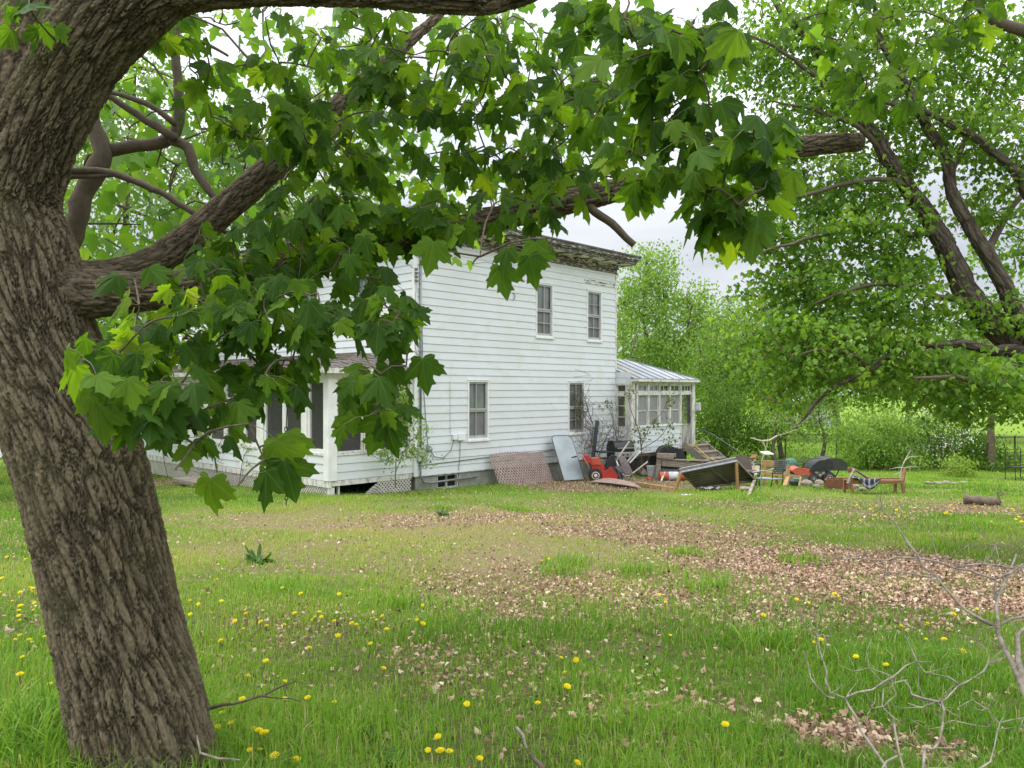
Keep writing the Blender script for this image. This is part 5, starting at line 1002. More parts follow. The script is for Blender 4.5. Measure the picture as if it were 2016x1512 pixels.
# grill behind it
def grill(px, py, lab, s_=1.0, cover=False):
    a = At(px, py, "gas_grill", lab, "grill"); t_ = a.t; x = 1.0 * s_
    mb = MB(); o_ = [(-.28, 0), (-.29, .12), (-.22, .26), (-.05, .32), (.12, .29), (.26, .16), (.28, 0)]; mb.prism(o_, -.36 * s_, .36 * s_, Matrix.Translation((0, 0, .88 * s_)) @ Matrix.Rotation(PI / 2, 4, 'Z')); mb.build("hood", M['black'], t_, bevel=.02)
    mb = MB(); mb.box(-.36 * s_, .36 * s_, -.27, .27, .66 * s_, .872 * s_); mb.build("firebox", M['black'], t_, bevel=.01)
    mb = MB(); mb.box(-.38 * s_, .38 * s_, -.36, -.275, .68 * s_, .84 * s_); cp = mb.build("control_panel", M['steel'], t_, bevel=.01)
    for k in range(4):
        mb = MB(); mb.lathe([(.028, 0), (.024, .03), (.0, .032)], 12, Matrix.Translation(((-.24 + .16 * k) * s_, -.36, .76 * s_)) @ Matrix.Rotation(PI / 2, 4, 'X')); mb.build("knob", M['black'], cp)
    mb = MB(); mb.box(-.82 * s_, -.39 * s_, -.27, .24, .83 * s_, .875 * s_); mb.build("side_shelf", M['black'], t_, bevel=.01)
    for sx in (-1, 1):
        for sy in (-1, 1):
            mb = MB(); mb.box(sx * .33 * s_ - .022, sx * .33 * s_ + .022, sy * .24 - .022, sy * .24 + .022, -.02, .655 * s_); mb.build("leg", M['blackmetal'], t_)
    mb = MB(); mb.tube([(-.3 * s_, -.36, .98 * s_), (-.3 * s_, -.41, .98 * s_), (.3 * s_, -.41, .98 * s_), (.3 * s_, -.36, .98 * s_)], .014, 8); mb.build("handle", M['steel'], t_, smooth=True)
    mb = MB(); mb.box(-.3 * s_, .3 * s_, -.2, .2, .2, .225); mb.build("lower_shelf", M['blackmetal'], t_); return a
g_ = grill(1221, 938.5, "black gas grill with side shelf behind the red snow blower", .98); g_.t.rotation_euler.z = .35
a = At(1328, 935, "gas_grill", "black covered grill slumped on the weathered platform", "grill"); q = a.q
mb = MB(); prof = [(1303, 903), (1302, 893), (1307, 885), (1315, 881), (1328, 882), (1336, 886), (1344, 886), (1352, 900), (1356, 907), (1338, 907), (1334, 900)]
mb.prism([(q(x, y).x, q(x, y).z) for x, y in prof], .3, .85); mb.build("hood", M['black'], a.t, bevel=.03)
mb = MB(); mb.prism([(q(x, y).x, q(x, y).z) for x, y in [(1333, 906), (1333, 893), (1338, 886.5), (1347, 888), (1356, 908)]], .24, .3); mb.build("end_panel", M['blackmetal'], a.t, bevel=.01)
for x in (1306, 1350):
    mb = MB(); fq = q(x, 905, .5); mb.beam(fq, Vector((fq.x, fq.y, .0)), .04, .04); mb.build("leg", M['blackmetal'], a.t)
# folding chairs leaning on the snow blower
a = At(1228, 950, "folding_chair", "brown folding chair tipped against the front of the snow blower", "chair"); q = a.q
mb = MB(); mb.add([q(1215, 899, .0), q(1231, 899, -.05), q(1246, 930, -.35), q(1231, 936, -.3), q(1215, 899, .04), q(1231, 899, -.01), q(1246, 930, -.31), q(1231, 936, -.26)], MB.BOXF); mb.build("seat", M['brownpanel'], a.t, bevel=.008)
mb = MB(); mb.tube([q(1211, 902), q(1217, 925, -.1), q(1222, 944, -.2)], .012, 6); mb.build("leg", M['rimgrey'], a.t); mb = MB(); mb.tube([q(1216, 908), q(1226, 935, -.2), q(1233, 948, -.3)], .012, 6); mb.build("leg", M['rimgrey'], a.t); mb = MB(); mb.tube([q(1246, 931, -.34), q(1240, 936, -.33), q(1230, 937, -.3), q(1226, 932, -.28)], .014, 6); mb.tube([q(1245, 935, -.3), q(1254, 951, -.35)], .009, 6); mb.build("frame", M['steel'], a.t)
mb = MB(); mb.add([q(1210, 918, .1), q(1222, 917, .1), q(1232, 930, -.1), q(1222, 930, -.1), q(1210, 918, .13), q(1222, 917, .13), q(1232, 930, -.07), q(1222, 930, -.07)], MB.BOXF); mb.build("backrest", M['brownpanel'], a.t)
# sticks and boards in the pile
def stick(name, pts, w_, h_, mat, lab, cat="board", rnd=False):
    p0 = pts[0]; base = Vector((p0.x, p0.y, g1(p0.x, p0.y))); mb = MB()
    if rnd: mb.tube([p - base for p in pts], w_ / 2, 7)
    else:
        for c, d in zip(pts, pts[1:]): mb.beam(c - base, d - base, w_, h_)
    return props(mb.build(name, M[mat], None, loc=base), lab, cat)
stick("wooden_pole", [P(1200, 925, 23.7), P(1239, 869, 23.5)], .05, .05, 'whitewood', "long pale pole leaning up over the brown folding chair", "pole", True)
stick("wooden_pole", [P(1244, 933, 23.2), P(1275, 909, 23.0)], .045, .045, 'whitewood', "short pale pole sticking out right of the brown folding chair", "pole", True)
stick("white_board", [P(1233, 911, 24.2), P(1252, 889, 24.1)], .09, .05, 'plastic', "upper white trim board in the pile behind the folding chair", "board")
stick("white_board", [P(1240, 911, 24.0), P(1261, 888, 23.9)], .08, .05, 'trim', "lower white trim board in the pile behind the folding chair", "board")
stick("white_board", [P(1211, 904, 23.5), P(1218, 917, 23.4)], .07, .04, 'plastic', "short white board end between chute and brown chair", "board")
# second lattice panel lying on the lawn
a = At(1205, 962); mb = MB(); c4 = [G(1158, 953), G(1262, 966), G(1250, 955), G(1190, 944)]
def lat2(u, v, d): 
    x, z = u / 2.4, v / 1.2; p = c4[0] * (1 - x) * (1 - z) + c4[1] * x * (1 - z) + c4[2] * x * z + c4[3] * (1 - x) * z; p = p.copy(); p.z = g1(p.x, p.y) + .06 + d + .10 * math.sin(x * 3) * math.sin(PI * min(1, z * .9 + .1)); return p - a.p
lattice(mb, lat2, 2.4, 1.2, .07, .046, .009, 45, bend=1); solo(mb, a, "lattice_panel", pmat("pink_brown_lattice", (.46, .33, .27), (.34, .24, .2), 6, .85), "warped pinkish lattice panel lying flat on the lawn before the snow blower", "lattice")
pa_, pb_ = G(1251, 955.5), G(1326, 966.5)
stick("lumber_plank", [pa_ + Vector((0, 0, .06)), pb_ + Vector((0, 0, .04))], .09, .09, 'tanwood', "tan plank lying on the grass below the weathered platform")
# bucket, apple, stones, striped barrel
a = At(1282, 939, "bucket", "white plastic bucket beside the leg of the weathered platform", "bucket"); mb = MB(); mb.lathe([(.115, 0), (.15, .34), (.158, .34), (.158, .36), (.145, .36), (.105, .02), (0, .02)], 22); mb.build("body", M['plastic'], a.t, smooth=False); mb = MB(); mb.tube([(.15 * math.cos(t), -.155 * math.sin(t) * .3 - .12, .33 - .12 * math.sin(t)) for t in np.linspace(0, PI, 9)], .004, 5); mb.build("handle", M['steel'], a.t)
def stone(px, py, r, lab, mat='rock', sq=.7, seed=1, name="field_stone", cat="stone"):
    a = At(px, py); q = rand_dirs(220, np.random.default_rng(seed)); me = bpy.data.meshes.new(name)
    import bmesh
    bm = bmesh.new(); bmesh.ops.create_icosphere(bm, subdivisions=3, radius=1)
    pts = np.array([tuple(v.co) for v in bm.verts]); k = 1 + .5 * (vnoise(pts * 1.3 + seed * 3.1, seed) - .5) + .2 * (vnoise(pts * 3.7 + seed, seed + 3) - .5)
    for v, f in zip(bm.verts, k): v.co = Vector((v.co.x * f * r, v.co.y * f * r * .9, (v.co.z * f * sq + sq * .6) * r))
    bm.to_mesh(me); bm.free(); me.materials.append(M[mat]); me.polygons.foreach_set('use_smooth', [True] * len(me.polygons)); o = bpy.data.objects.new(name, me); COL.objects.link(o); o.location = a.p; props(o, lab, cat); return o
for k, (px, py, r, lab) in enumerate(((1588, 958, .15, "round brown stone between the tan frame leg and the mower wheel"), (1613, 954, .12, "pale upper stone left of the rusty planter box"), (1609, 961, .10, "small pale stone at the left corner of the rusty planter box"), (1682, 962, .13, "rounded stone under the tilted board end of the bench"), (1698, 967, .09, "small half buried stone below the plaid blanket"), (1262, 935, .2, "brown stone in the leaves left of the white bucket"), (1272, 938, .17, "grey stone touching the white bucket"), (1468, 966, .16, "flat pale stone under the overturned table"))):
    stone(px, py, r, lab, seed=k + 2, sq=.45 if k == 7 else .7)
stone(1278, 947, .075, "small red ball in the dry leaves", mat='red', sq=1, seed=40, name="red_ball", cat="ball")
a = At(1330, 948, "traffic_barrel", "orange and white striped barrel lying under the weathered platform", "barrel"); 
for k, (x0, x1, mt) in enumerate(((1301, 1319, 'orange'), (1319, 1338, 'plastic'), (1338, 1356, 'orange'))):
    u0, u1 = a.q(x0, 940).x, a.q(x1, 940).x; mb = MB(); mb.lathe([(.13, u0), (.135, u0 + .02), (.135, u1 - .02), (.13, u1)], 18, Matrix.Translation((0, 0.25, .14)) @ Matrix.Rotation(PI / 2, 4, 'Y')); mb.build("stripe_band", M[mt], a.t)
# weathered platform
a = At(1293, 945, "wooden_platform", "weathered grey timber platform with splayed leg before the sunroom", "platform"); q = a.q
def pc(name, p, r, w_, h_, mat='oldwoodh', **k): mb = MB(); mb.beam(p, r, w_, h_, **k); return mb.build(name, M[mat], a.t, bevel=.006)
pc("leg", q(1298, 902), down(q(1293, 945), a), .14, .12, 'oldwood'); pc("leg", q(1297, 905, .35), down(q(1286, 940, .4), a), .12, .1, 'oldwood'); pc("leg", q(1392, 905, .4), down(q(1392, 930, .4), a), .12, .1, 'oldwood'); pc("leg", q(1390, 905, 1.4), down(q(1390, 930, 1.4), a), .12, .1, 'oldwood')
pc("side_plank", q(1303, 911, -.02), q(1392, 918, .1), .04, .2)
pc("top_block", q(1293, 896.5, -.05), q(1326, 898, -.08), .16, .15); pc("top_block", q(1326, 896, .1), q(1331, 896.5, .08), .14, .11)
for k in range(7): pc("deck_board", q(1294, 904, .02 + k * .2), q(1394, 907, .1 + k * .2), .185, .035)
pc("brace", q(1301, 925, .05), q(1340, 927, .05), .04, .08, 'rimgrey')
pc("stake", q(1309, 929, -.3), down(q(1301, 950, -.5), a), .05, .03, 'whitewood')
# steps up to the sunroom door
st0 = hw(12.35, -1.9, 0); st0.z = g1(st0.x, st0.y); t_ = thing("wooden_steps", "grey plank steps climbing to the sunroom door", "steps", st0)
for k in range(4):
    z = st0.z + .22 * (k + 1); mb = MB(); y = -2.05 + k * .32; c = [hw(11.75, y, z), hw(12.95, y, z)]; mb.beam(c[0] - st0, c[1] - st0, .36, .05); mb.beam(c[0] - st0 + Vector((0, 0, -.13)) - Vector((.7215 * -.1, .693 * .1, 0)), c[1] - st0 + Vector((0, 0, -.13)) - Vector((.7215 * -.1, .693 * .1, 0)), .05, .19); mb.build("tread", M['oldwood'], t_, bevel=.006)
for x in (11.72, 12.98):
    mb = MB(); mb.beam(hw(x, -2.2, st0.z + .08) - st0, hw(x, -.85, st0.z + .95) - st0, .05, .25); mb.build("stringer", M['oldwood'], t_)
# terracotta planter
a = At(1369, 940, "clay_planter", "brown clay bowl planter on the platform behind the overturned table", "planter"); mb = MB(); z0 = a.q(1369, 919).z; mb.lathe([(.13, z0), (.2, z0 + .2), (.22, z0 + .22), (.2, z0 + .22), (.17, z0 + .16), (0, z0 + .15)], 20); mb.build("bowl", M['terracotta'], a.t); mb = MB(); mb.lathe([(.12, -.02), (.13, .1), (.12, z0)], 14); mb.build("foot", M['oldwood'], a.t)
# overturned table
a = At(1420, 962, "overturned_table", "dark brown wooden table tipped on its edge showing its underside", "table"); q = lambda x, y, D: P(x, y, D) - a.p
UL, UR, LR, LL = q(1339, 927, 19.9), q(1449, 905, 20.15), q(1487, 945, 20.85), q(1371, 961, 20.4)
nrm = (UR - UL).cross(LL - UL).normalized(); nrm = nrm if nrm.y < 0 else -nrm; bk = -nrm
mb = MB(); th = .05; mb.add([LL, LR, UR, UL, LL + bk * th, LR + bk * th, UR + bk * th, UL + bk * th], MB.BOXF); mb.build("tabletop", M['tabletop'], a.t)
mb = MB()
def lrp(u, v): return UL * (1 - u) * (1 - v) + UR * u * (1 - v) + LR * u * v + LL * (1 - u) * v
for k in range(1, 8): mb.beam(lrp(0.02, k / 8), lrp(.98, k / 8), .012, .012, up=nrm)
mb.build("plank_groove", M['dark'], a.t)
def apr(u0, v0, u1, v1, w_=.03, h_=.09, mt='tableedge', nm="apron"):
    mb = MB(); mb.beam(lrp(u0, v0) + nrm * h_ / 2.2, lrp(u1, v1) + nrm * h_ / 2.2, w_, h_, up=nrm); return mb.build(nm, M[mt], a.t)
apr(.0, .0, 1, .0); apr(1, .01, 1, .98, mt='oldwood'); apr(0, .02, 0, .98, mt='tabletop'); apr(.0, 1, 1, 1, mt='oldwood', h_=.06); apr(.5, .03, .56, .97, mt='tabletop', h_=.05, w_=.07, nm="batten")
mb = MB(); mb.beam(UL + bk * .03 + Vector((0, 0, .02)), UR + bk * .03 + Vector((0, 0, .02)), .09, .045); mb.build("edge_board", M['tableedge'], a.t)
for s_, e_ in ((lrp(.0, .02), (1327, 967)), (lrp(.98, .02), (1452, 962)), (lrp(.98, .97), (1473, 977))):
    ft = G(*e_) - a.p - Vector((0, 0, .02)); mb = MB(); mb.beam(s_ + nrm * .05, ft, .075, .075); mb.build("leg", M['tanwood'] if s_.x < 3 and e_[0] < 1460 else M['oldwood'], a.t, bevel=.006)
# white sheets of trash below it
for px, py, w_, lab in ((1402, 964, .30, "crumpled white plastic sheet on the ground under the overturned table"), (1352, 976, .13, "flat white scrap in the grass before the overturned table")):
    a2 = At(px, py); nx, ny = 14, 8; V = []
    for j in range(ny):
        for i_ in range(nx): V.append(((i_ / (nx - 1) - .5) * 2 * w_, (j / (ny - 1) - .5) * w_ * .8, (.02 + .05 * R.random() + .02 * math.sin(i_ * 1.3)) * (.5 if w_ < .2 else 1)))
    mb = MB(); mb.add(V, [(j * nx + i_, j * nx + i_ + 1, (j + 1) * nx + i_ + 1, (j + 1) * nx + i_) for j in range(ny - 1) for i_ in range(nx - 1)]); solo(mb, a2, "plastic_scrap", M['plastic'], lab, "trash")
# brown armchair behind the table
a = At(1472, 957, "patio_armchair", "brown sling patio chair half hidden behind the overturned table", "chair"); q = a.q
bo = [(1449, 898), (1458, 896.5), (1472, 898), (1475, 901), (1484, 938), (1462, 936)]
mb = MB(); n = len(bo); mb.add([q(x, y, .55 - .006 * (y - 898)) for x, y in bo] + [q(x, y, .60 - .006 * (y - 898)) for x, y in bo], [tuple(range(n)), tuple(range(2 * n - 1, n - 1, -1))] + [(i_, (i_ + 1) % n, (i_ + 1) % n + n, i_ + n) for i_ in range(n)]); mb.build("backrest", M['brownfab'], a.t, bevel=.01)
mb = MB(); mb.box(-.28, .30, -.1, .42, .38, .42); mb.build("seat", M['brownfab'], a.t, bevel=.01)
for x, y in ((-.27, -.1), (.29, -.1), (-.27, .42), (.29, .42)):
    mb = MB(); mb.tube([(x, y, -.05), (x, y, .4)], .016, 7); mb.build("leg", M['blackmetal'], a.t)
mb = MB(); mb.tube([(.31, .45, .62), (.31, .1, .66), (.31, -.14, .62), (.3, -.12, .4)], .018, 7); mb.build("armrest", M['blackmetal'], a.t)
a = At(1488, 952, "canvas_chair", "beige canvas chair folded up behind the brown patio chair", "chair"); q = a.q
mb = MB(); mb.add([q(1475, 915, .5), q(1499, 917, .45), q(1496, 934, .2), q(1479, 936, .2), q(1475, 915, .54), q(1499, 917, .49), q(1496, 934, .24), q(1479, 936, .24)], MB.BOXF); mb.build("seat", M['beige'], a.t, bevel=.01)
for tri in ([(1478, 914), (1486, 905), (1490, 917)], [(1489, 917), (1497, 907), (1500, 916)]):
    mb = MB(); mb.prism([(q(x, y).x, q(x, y).z) for x, y in tri], .46, .52); mb.build("backrest", M['beige'], a.t)
for x0, x1 in ((1480, 1495), (1497, 1482)):
    mb = MB(); mb.tube([q(x0, 932, .22), down(q(x1, 952, .25), a)], .012, 6); mb.build("leg", M['blackmetal'], a.t)
a = At(1486, 955, "red_box", "dark red box propped above the beige canvas chair", "box"); q = a.q
mb = MB(); mb.add([q(1475, 904, .7), q(1488, 903, .7), q(1492, 897, .95), q(1482, 896, .95), q(1475, 901.5, .7), q(1488, 900.5, .7), q(1492, 895, .95), q(1482, 894, .95)], MB.BOXF); mb.build("lid", M['rust'], a.t, bevel=.006); mb = MB(); mb.tube([q(1484, 902, .8), down(q(1484, 940, .8), a)], .02, 6); mb.build("post", M['whitewood'], a.t)
# black metal chair with lattice back
a = At(1525, 962, "metal_patio_chair", "black metal patio chair with an open lattice back", "chair"); q = a.q
bl_, br_, tl_, tr_ = q(1521, 932, -.1), q(1541, 932, .35), q(1526, 908, .05), q(1553, 907, .5)
mb = MB()
mb.tube([bl_, tl_, tr_, br_, bl_], .017, 6)
for k in range(1, 6): mb.tube([bl_.lerp(tl_, k / 6), br_.lerp(tr_, k / 6)], .013, 4)
for k in range(1, 7): mb.tube([bl_.lerp(br_, k / 7), tl_.lerp(tr_, k / 7)], .013, 4)
mb.build("backrest", M['blackmetal'], a.t)
mb = MB(); s4 = [q(1487, 943, -.35), q(1521, 945, -.12), q(1541, 944, .33), q(1504, 941, .15)]; mb.add([p for p in s4] + [p + Vector((0, 0, .03)) for p in s4], MB.BOXF); mb.build("seat", pmat("grey_mesh_seat", (.34, .34, .36), (.2, .2, .21), 30, .7), a.t, bevel=.006)
for p_, f_ in ((q(1498, 928, -.3), (1497, 969)), (q(1521, 932, -.1), (1517, 962)), (q(1541, 933, .33), (1539, 957)), (q(1492, 930, .1), (1488, 956))):
    ft = G(*f_) - a.p; mb = MB(); mb.tube([p_, p_.lerp(ft, .4) + Vector((.02, 0, 0)), ft], .014, 6); mb.build("leg", M['blackmetal'], a.t)
mb = MB(); mb.tube([tl_.lerp(bl_, .6), q(1512, 926, -.2), q(1500, 927, -.32), q(1480, 930, -.34)], .016, 6); mb.build("armrest", M['beige'], a.t); mb = MB(); mb.tube([q(1545, 925, .4), q(1520, 922, .3), q(1508, 924, .15)], .016, 6); mb.build("armrest", M['blackmetal'], a.t)
# tan wooden seat frames
a = At(1525, 955, "wooden_seat_frame", "tan wooden lounge seat frame without cushions behind the black chair", "chair frame"); q = a.q
def pc(name, p, r, w_, h_, mat='tanwood', **k): mb = MB(); mb.beam(p, r, w_, h_, **k); return mb.build(name, M[mat], a.t, bevel=.005)
pc("back_rail", q(1499, 911, .4), q(1532, 914, .45), .04, .17); pc("back_post", q(1505, 916, .4), down(q(1506, 950, .4), a), .08, .08)
pc("side_rail", q(1506, 931, .4), q(1550, 936, -.1), .05, .1); pc("side_rail", q(1550, 937, -.12), q(1576, 940, -.05), .05, .09); pc("front_post", q(1552, 937, -.1), down(q(1545, 962, -.35), a), .09, .05, w2=.12); pc("front_post", q(1552, 915, -.08), q(1551, 938, -.1), .07, .05, w2=.11)
pc("leg", q(1575, 939, -.05), down(q(1573, 960, -.2), a), .08, .06); pc("leg", q(1529, 936, .4), down(q(1529, 952, .4), a), .07, .06, 'redwood')
# green round backed seat
a = At(1558, 950, "garden_seat", "green round backed vinyl seat inside a black tube frame", "seat"); q = a.q
mb = MB(); mb.tube([q(1541, 940, .6), q(1540, 907, .7), q(1545, 903, .7), q(1566, 904, .7), q(1570, 908, .7), q(1571, 938, .6)], .022, 7); mb.build("tube_frame", M['black'], a.t, smooth=True)
mb = MB(); mb.lathe([(.24, -.1), (.25, 0), (.23, .06), (.1, .1), (0, .1)], 22, Matrix.Translation(q(1557, 918, .55)) @ Matrix.Rotation(PI / 2, 4, 'X')); mb.build("backrest", M['green'], a.t, smooth=True)
mb = MB(); mb.lathe([(.22, 0), (.24, .06), (.2, .1), (0, .11)], 18, Matrix.Translation(q(1560, 934, .4))); mb.build("seat", M['green'], a.t)
for x in (1549, 1566): mb = MB(); mb.tube([q(x, 934, .45), down(q(x, 945, .45), a)], .02, 6); mb.build("leg", M['black'], a.t)
stick("white_tray", [P(1504, 889.5, 23), P(1516, 894.5, 22.6)], .25, .03, 'trim', "small white shelf board standing on a thin black arm", "board")
stick("black_arm", [P(1505, 935, 22.8), P(1508, 896, 22.8), P(1511, 893, 22.8), P(1529, 904, 22.6)], .03, .03, 'blackmetal', "thin black bent arm under the white shelf board", "stand", True)
# riding mower
a = At(1612, 951, "riding_mower", "red riding mower with a big black grass bagger on its back", "mower"); q = a.q
hull(a, [(1564, 928), (1568, 924), (1580, 921), (1581, 934), (1568, 933)], .1, .65).build("hood", M['orange'], a.t, bevel=.02)
hull(a, [(1558, 935), (1596, 938), (1596, 942), (1575, 941), (1561, 938)], .0, .7).build("mower_deck", M['engine'], a.t, bevel=.02)
hull(a, [(1594, 937), (1598, 937), (1598, 925), (1594, 925)], .05, .6).build("seat_post", M['orange'], a.t)
hull(a, [(1596, 925), (1601, 918), (1608, 912), (1614, 908), (1632, 907), (1637, 911), (1637, 922), (1614, 924)], -.02, .62).build("bagger_duct", M['black'], a.t, bevel=.03)
mb = MB(); o_ = [(1629, 925), (1627, 912), (1631, 906), (1640, 904.5), (1660, 906), (1669, 915), (1670, 925)]; mb.prism([(q(x, y).x, q(x, y).z) for x, y in o_], .1, .9); hd = mb.build("bagger_hood", M['hood'], a.t, bevel=.03)
hull(a, [(1601, 943), (1637, 943), (1637, 926), (1601, 926)], .08, .55).build("engine", M['engine'], a.t, bevel=.02)
for x, y in ((1606, 930), (1613, 936), (1620, 932), (1628, 938)): mb = MB(); mb.lathe([(.05, 0), (.06, .05), (.03, .09), (0, .09)], 12, Matrix.Translation(q(x, y, .08)) @ Matrix.Rotation(PI / 2, 4, 'X')); mb.build("engine_part", M['steel'], a.t)
wheel(a.t, (q(1600, 946).x, -.05, .12), .13, .1, 'galv'); wheel(a.t, (q(1632, 944).x, .0, .15), .17, .14, 'galv'); wheel(a.t, (q(1570, 944).x, .1, .1), .11, .08, 'galv'); wheel(a.t, (q(1632, 944).x + .05, .7, .15), .17, .14, 'galv')
mb = MB(); cc = q(1585, 906, .35); mb.tube([cc + Vector((.14 * math.cos(t), .1 * math.sin(t), .09 * math.sin(t))) for t in np.linspace(0, 2 * PI, 17)], .012, 6); mb.tube([cc + Vector((-.1, -.04, -.04)), cc + Vector((0, 0, -.07)), cc + Vector((.1, .02, .02))], .01, 5); mb.tube([cc + Vector((0, 0, -.07)), q(1580, 922, .35)], .018, 6); mb.build("steering_wheel", M['black'], a.t)
mb = MB(); mb.tube([q(1652, 925, .3), q(1642, 944, .3)], .016, 6); mb.build("bagger_strut", M['blackmetal'], a.t)
a = At(1563, 957, "water_pump", "small black and teal pump beside the tan frame leg", "pump"); mb = MB(); mb.lathe([(.1, 0), (.12, .06), (.12, .14), (.08, .2), (0, .21)], 16); mb.build("body", M['blackmetal'], a.t); mb = MB(); mb.box(-.02, .12, -.1, .05, .12, .22); mb.build("cap", M['green'], a.t, bevel=.02)
# rusty planter box
a = At(1645, 963, "planter_box", "rusty brown box planter left of the wooden bench", "planter"); q = a.q
for nm, p_, r_ in (("front_panel", q(1624, 953), q(1668, 954)), ("rear_panel", q(1628, 948, .4), q(1671, 949, .4)), ("end_panel", q(1624, 953), q(1628, 948, .4)), ("end_panel", q(1668, 954), q(1671, 949, .4))):
    mb = MB(); p_ = Vector((p_.x, p_.y, .12)); r_ = Vector((r_.x, r_.y, .12)); mb.beam(p_, r_, .03, .26); mb.build(nm, M['rust'], a.t)
# bench with broken back and blanket
a = At(1720, 972, "wooden_bench", "brown wooden bench frame with a broken tilted back board on the lawn", "bench"); q = a.q
def pc(name, p, r, w_, h_, mat='redwood', **k): mb = MB(); mb.beam(p, r, w_, h_, **k); return mb.build(name, M[mat], a.t, bevel=.005)
pc("leg", q(1663, 944, .2), down(q(1662, 968, .2), a), .06, .06); pc("leg", q(1674, 948, -.1), down(q(1680, 973, -.15), a), .06, .06); pc("leg", q(1763, 950, .2), down(q(1762, 970, .2), a), .06, .06); pc("leg", q(1776, 948, -.1), down(q(1780, 975, -.15), a), .07, .06); pc("back_post", q(1777, 950, -.1), q(1782, 921, -.02), .06, .06)
pc("seat_rail", q(1668, 950, -.1), q(1776, 949, -.1), .05, .075); pc("seat_rail", q(1660, 944, .25), q(1770, 943, .25), .05, .06); pc("seat_slat", q(1664, 945, .1), q(1774, 945, .1), .12, .02)
pc("back_post", q(1669, 952, -.12), q(1683, 922, -.1), .09, .04, 'oldwood'); pc("back_board", q(1679, 922, .0), q(1708, 941, .05), .13, .03, 'oldwood'); pc("back_board", q(1672, 921, .12), q(1674, 930, .12), .1, .03)
a2 = At(1705, 970); NX, NY = 26, 14; V = []; 
for j in range(NY):
    for i_ in range(NX):
        u, v = i_ / (NX - 1), j / (NY - 1); x = 1676 + 56 * u; dy = .26 - .42 * min(v / .7, 1); fall = max(0, v - .7) / .3; y = 941.5 + 3 * u + fall * (3 + 17 * max(0, math.sin((u - .35) * PI / .65) if u > .35 else 0) ** .7) - 1.8 * math.sin(u * 9) * .6 - (3 * math.exp(-((u - .1) / .15) ** 2)); V.append(P(x + 2 * math.sin(v * 6), y, a.D + dy - fall * .03 + .02 * math.sin(u * 25)) - a2.p)
mb = MB(); mb.add(V, [(j * NX + i_, j * NX + i_ + 1, (j + 1) * NX + i_ + 1, (j + 1) * NX + i_) for j in range(NY - 1) for i_ in range(NX - 1)])
o = solo(mb, a2, "plaid_blanket", M['plaid'], "dark plaid blanket draped over the wooden bench rail", "blanket", smooth=True); uv = o.data.uv_layers.new(name="uv")
for lp_ in o.data.loops: vi = lp_.vertex_index; uv.data[lp_.index].uv = ((vi % NX) / (NX - 1) * 1.1, (vi // NX) / (NY - 1) * .8)
md = o.modifiers.new("s", 'SOLIDIFY'); md.thickness = .012
# dead branches, log, rubble
def bare(name, lab, cat, paths, mat, base_px, D, rsc=1.0, twig=0, loc=None, tl=.25, tr=.0028):
    base = loc if loc is not None else GD(base_px, D); mb = MB(); nd = []
    for pts, ww in paths:
        c = catmull([P(*p) for p in pts], .04 if D < 5 else .12); rad = np.interp(np.linspace(0, 1, len(c)), np.linspace(0, 1, len(ww)), ww) / 2 / FPX * pts[0][2] * rsc
        mb.tube([p + Vector((R.gauss(0, .004), R.gauss(0, .004), R.gauss(0, .004))) - base for p in c], list(rad * np.array([1 + R.gauss(0, .1) for _ in c])), 7); nd += c[len(c) // 4:]
    for _ in range(twig):
        p = R.choice(nd); d = Vector((R.gauss(0, 1), R.gauss(0, .8), R.gauss(.3, .8))).normalized(); ln = R.uniform(.3, 1.) * tl; m_ = p + d * ln * .5 + Vector((R.gauss(0, .1), R.gauss(0, .1), R.gauss(0, .1))) * ln; e_ = p + d * ln + Vector((0, 0, .1 * ln))
        mb.tube([p - base, m_ - base, e_ - base], [tr, tr * .8, tr * .5], 5, cap=False)
        for _ in range(R.choice((0, 1, 1, 2))): s_ = p.lerp(e_, R.uniform(.3, .9)); f_ = s_ + Vector((R.gauss(0, 1), R.gauss(0, 1), R.gauss(0, 1))).normalized() * ln * .35; mb.tube([s_ - base, f_ - base], [tr * .6, tr * .4], 4, cap=False)
    return props(mb.build(name, M[mat], None, smooth=True, loc=base), lab, cat)
bare("dead_branch", "pale bare branch standing crooked behind the right end of the bench", "branch", [([(1770, 945, 20.5), (1778, 915, 20.5), (1790, 900, 20.4), (1812, 897, 20.3)], [6, 5, 4, 2]), ([(1779, 912, 20.5), (1786, 898, 20.6), (1794, 886, 20.6)], [4, 3, 2]), ([(1776, 920, 20.5), (1760, 922, 20.4), (1750, 924, 20.3)], [4, 3, 2]), ([(1780, 921, 20.5), (1800, 918, 20.4), (1812, 921, 20.4)], [4, 3, 2]), ([(1772, 930, 20.5), (1756, 936, 20.4)], [3, 2])], 'deadwood', 1770, 20.5, .42, twig=6, tr=.005, tl=.4)
bare("broken_limb", "broken yellow ended limb hanging over the tan chair frame", "branch", [([(1478, 862, 24), (1500, 868, 24), (1515, 867, 24), (1530, 858, 23.8)], [4, 6, 9, 8]), ([(1500, 868, 24), (1508, 885, 24), (1500, 905, 24), (1497, 945, 24)], [6, 4, 4, 3]), ([(1530, 858, 23.8), (1548, 852, 23.8), (1570, 845, 23.9)], [3, 2, 2])], 'deadwood', 1500, 24, .5, twig=4, tr=.005, tl=.6)
bare("fallen_twig", "thin fallen twig lying in the grass right of the maple trunk", "twig", [([(405, 1398, 3.62), (440, 1388, 3.66), (500, 1376, 3.72), (545, 1358, 3.78), (580, 1340, 3.82)], [7, 6, 5, 4, 2]), ([(515, 1371, 3.74), (550, 1374, 3.75), (590, 1378, 3.78)], [4, 3, 2]), ([(495, 1376, 3.72), (505, 1352, 3.78)], [3, 2])], 'stem', 480, 3.6, twig=3, tl=.12, tr=.0015)
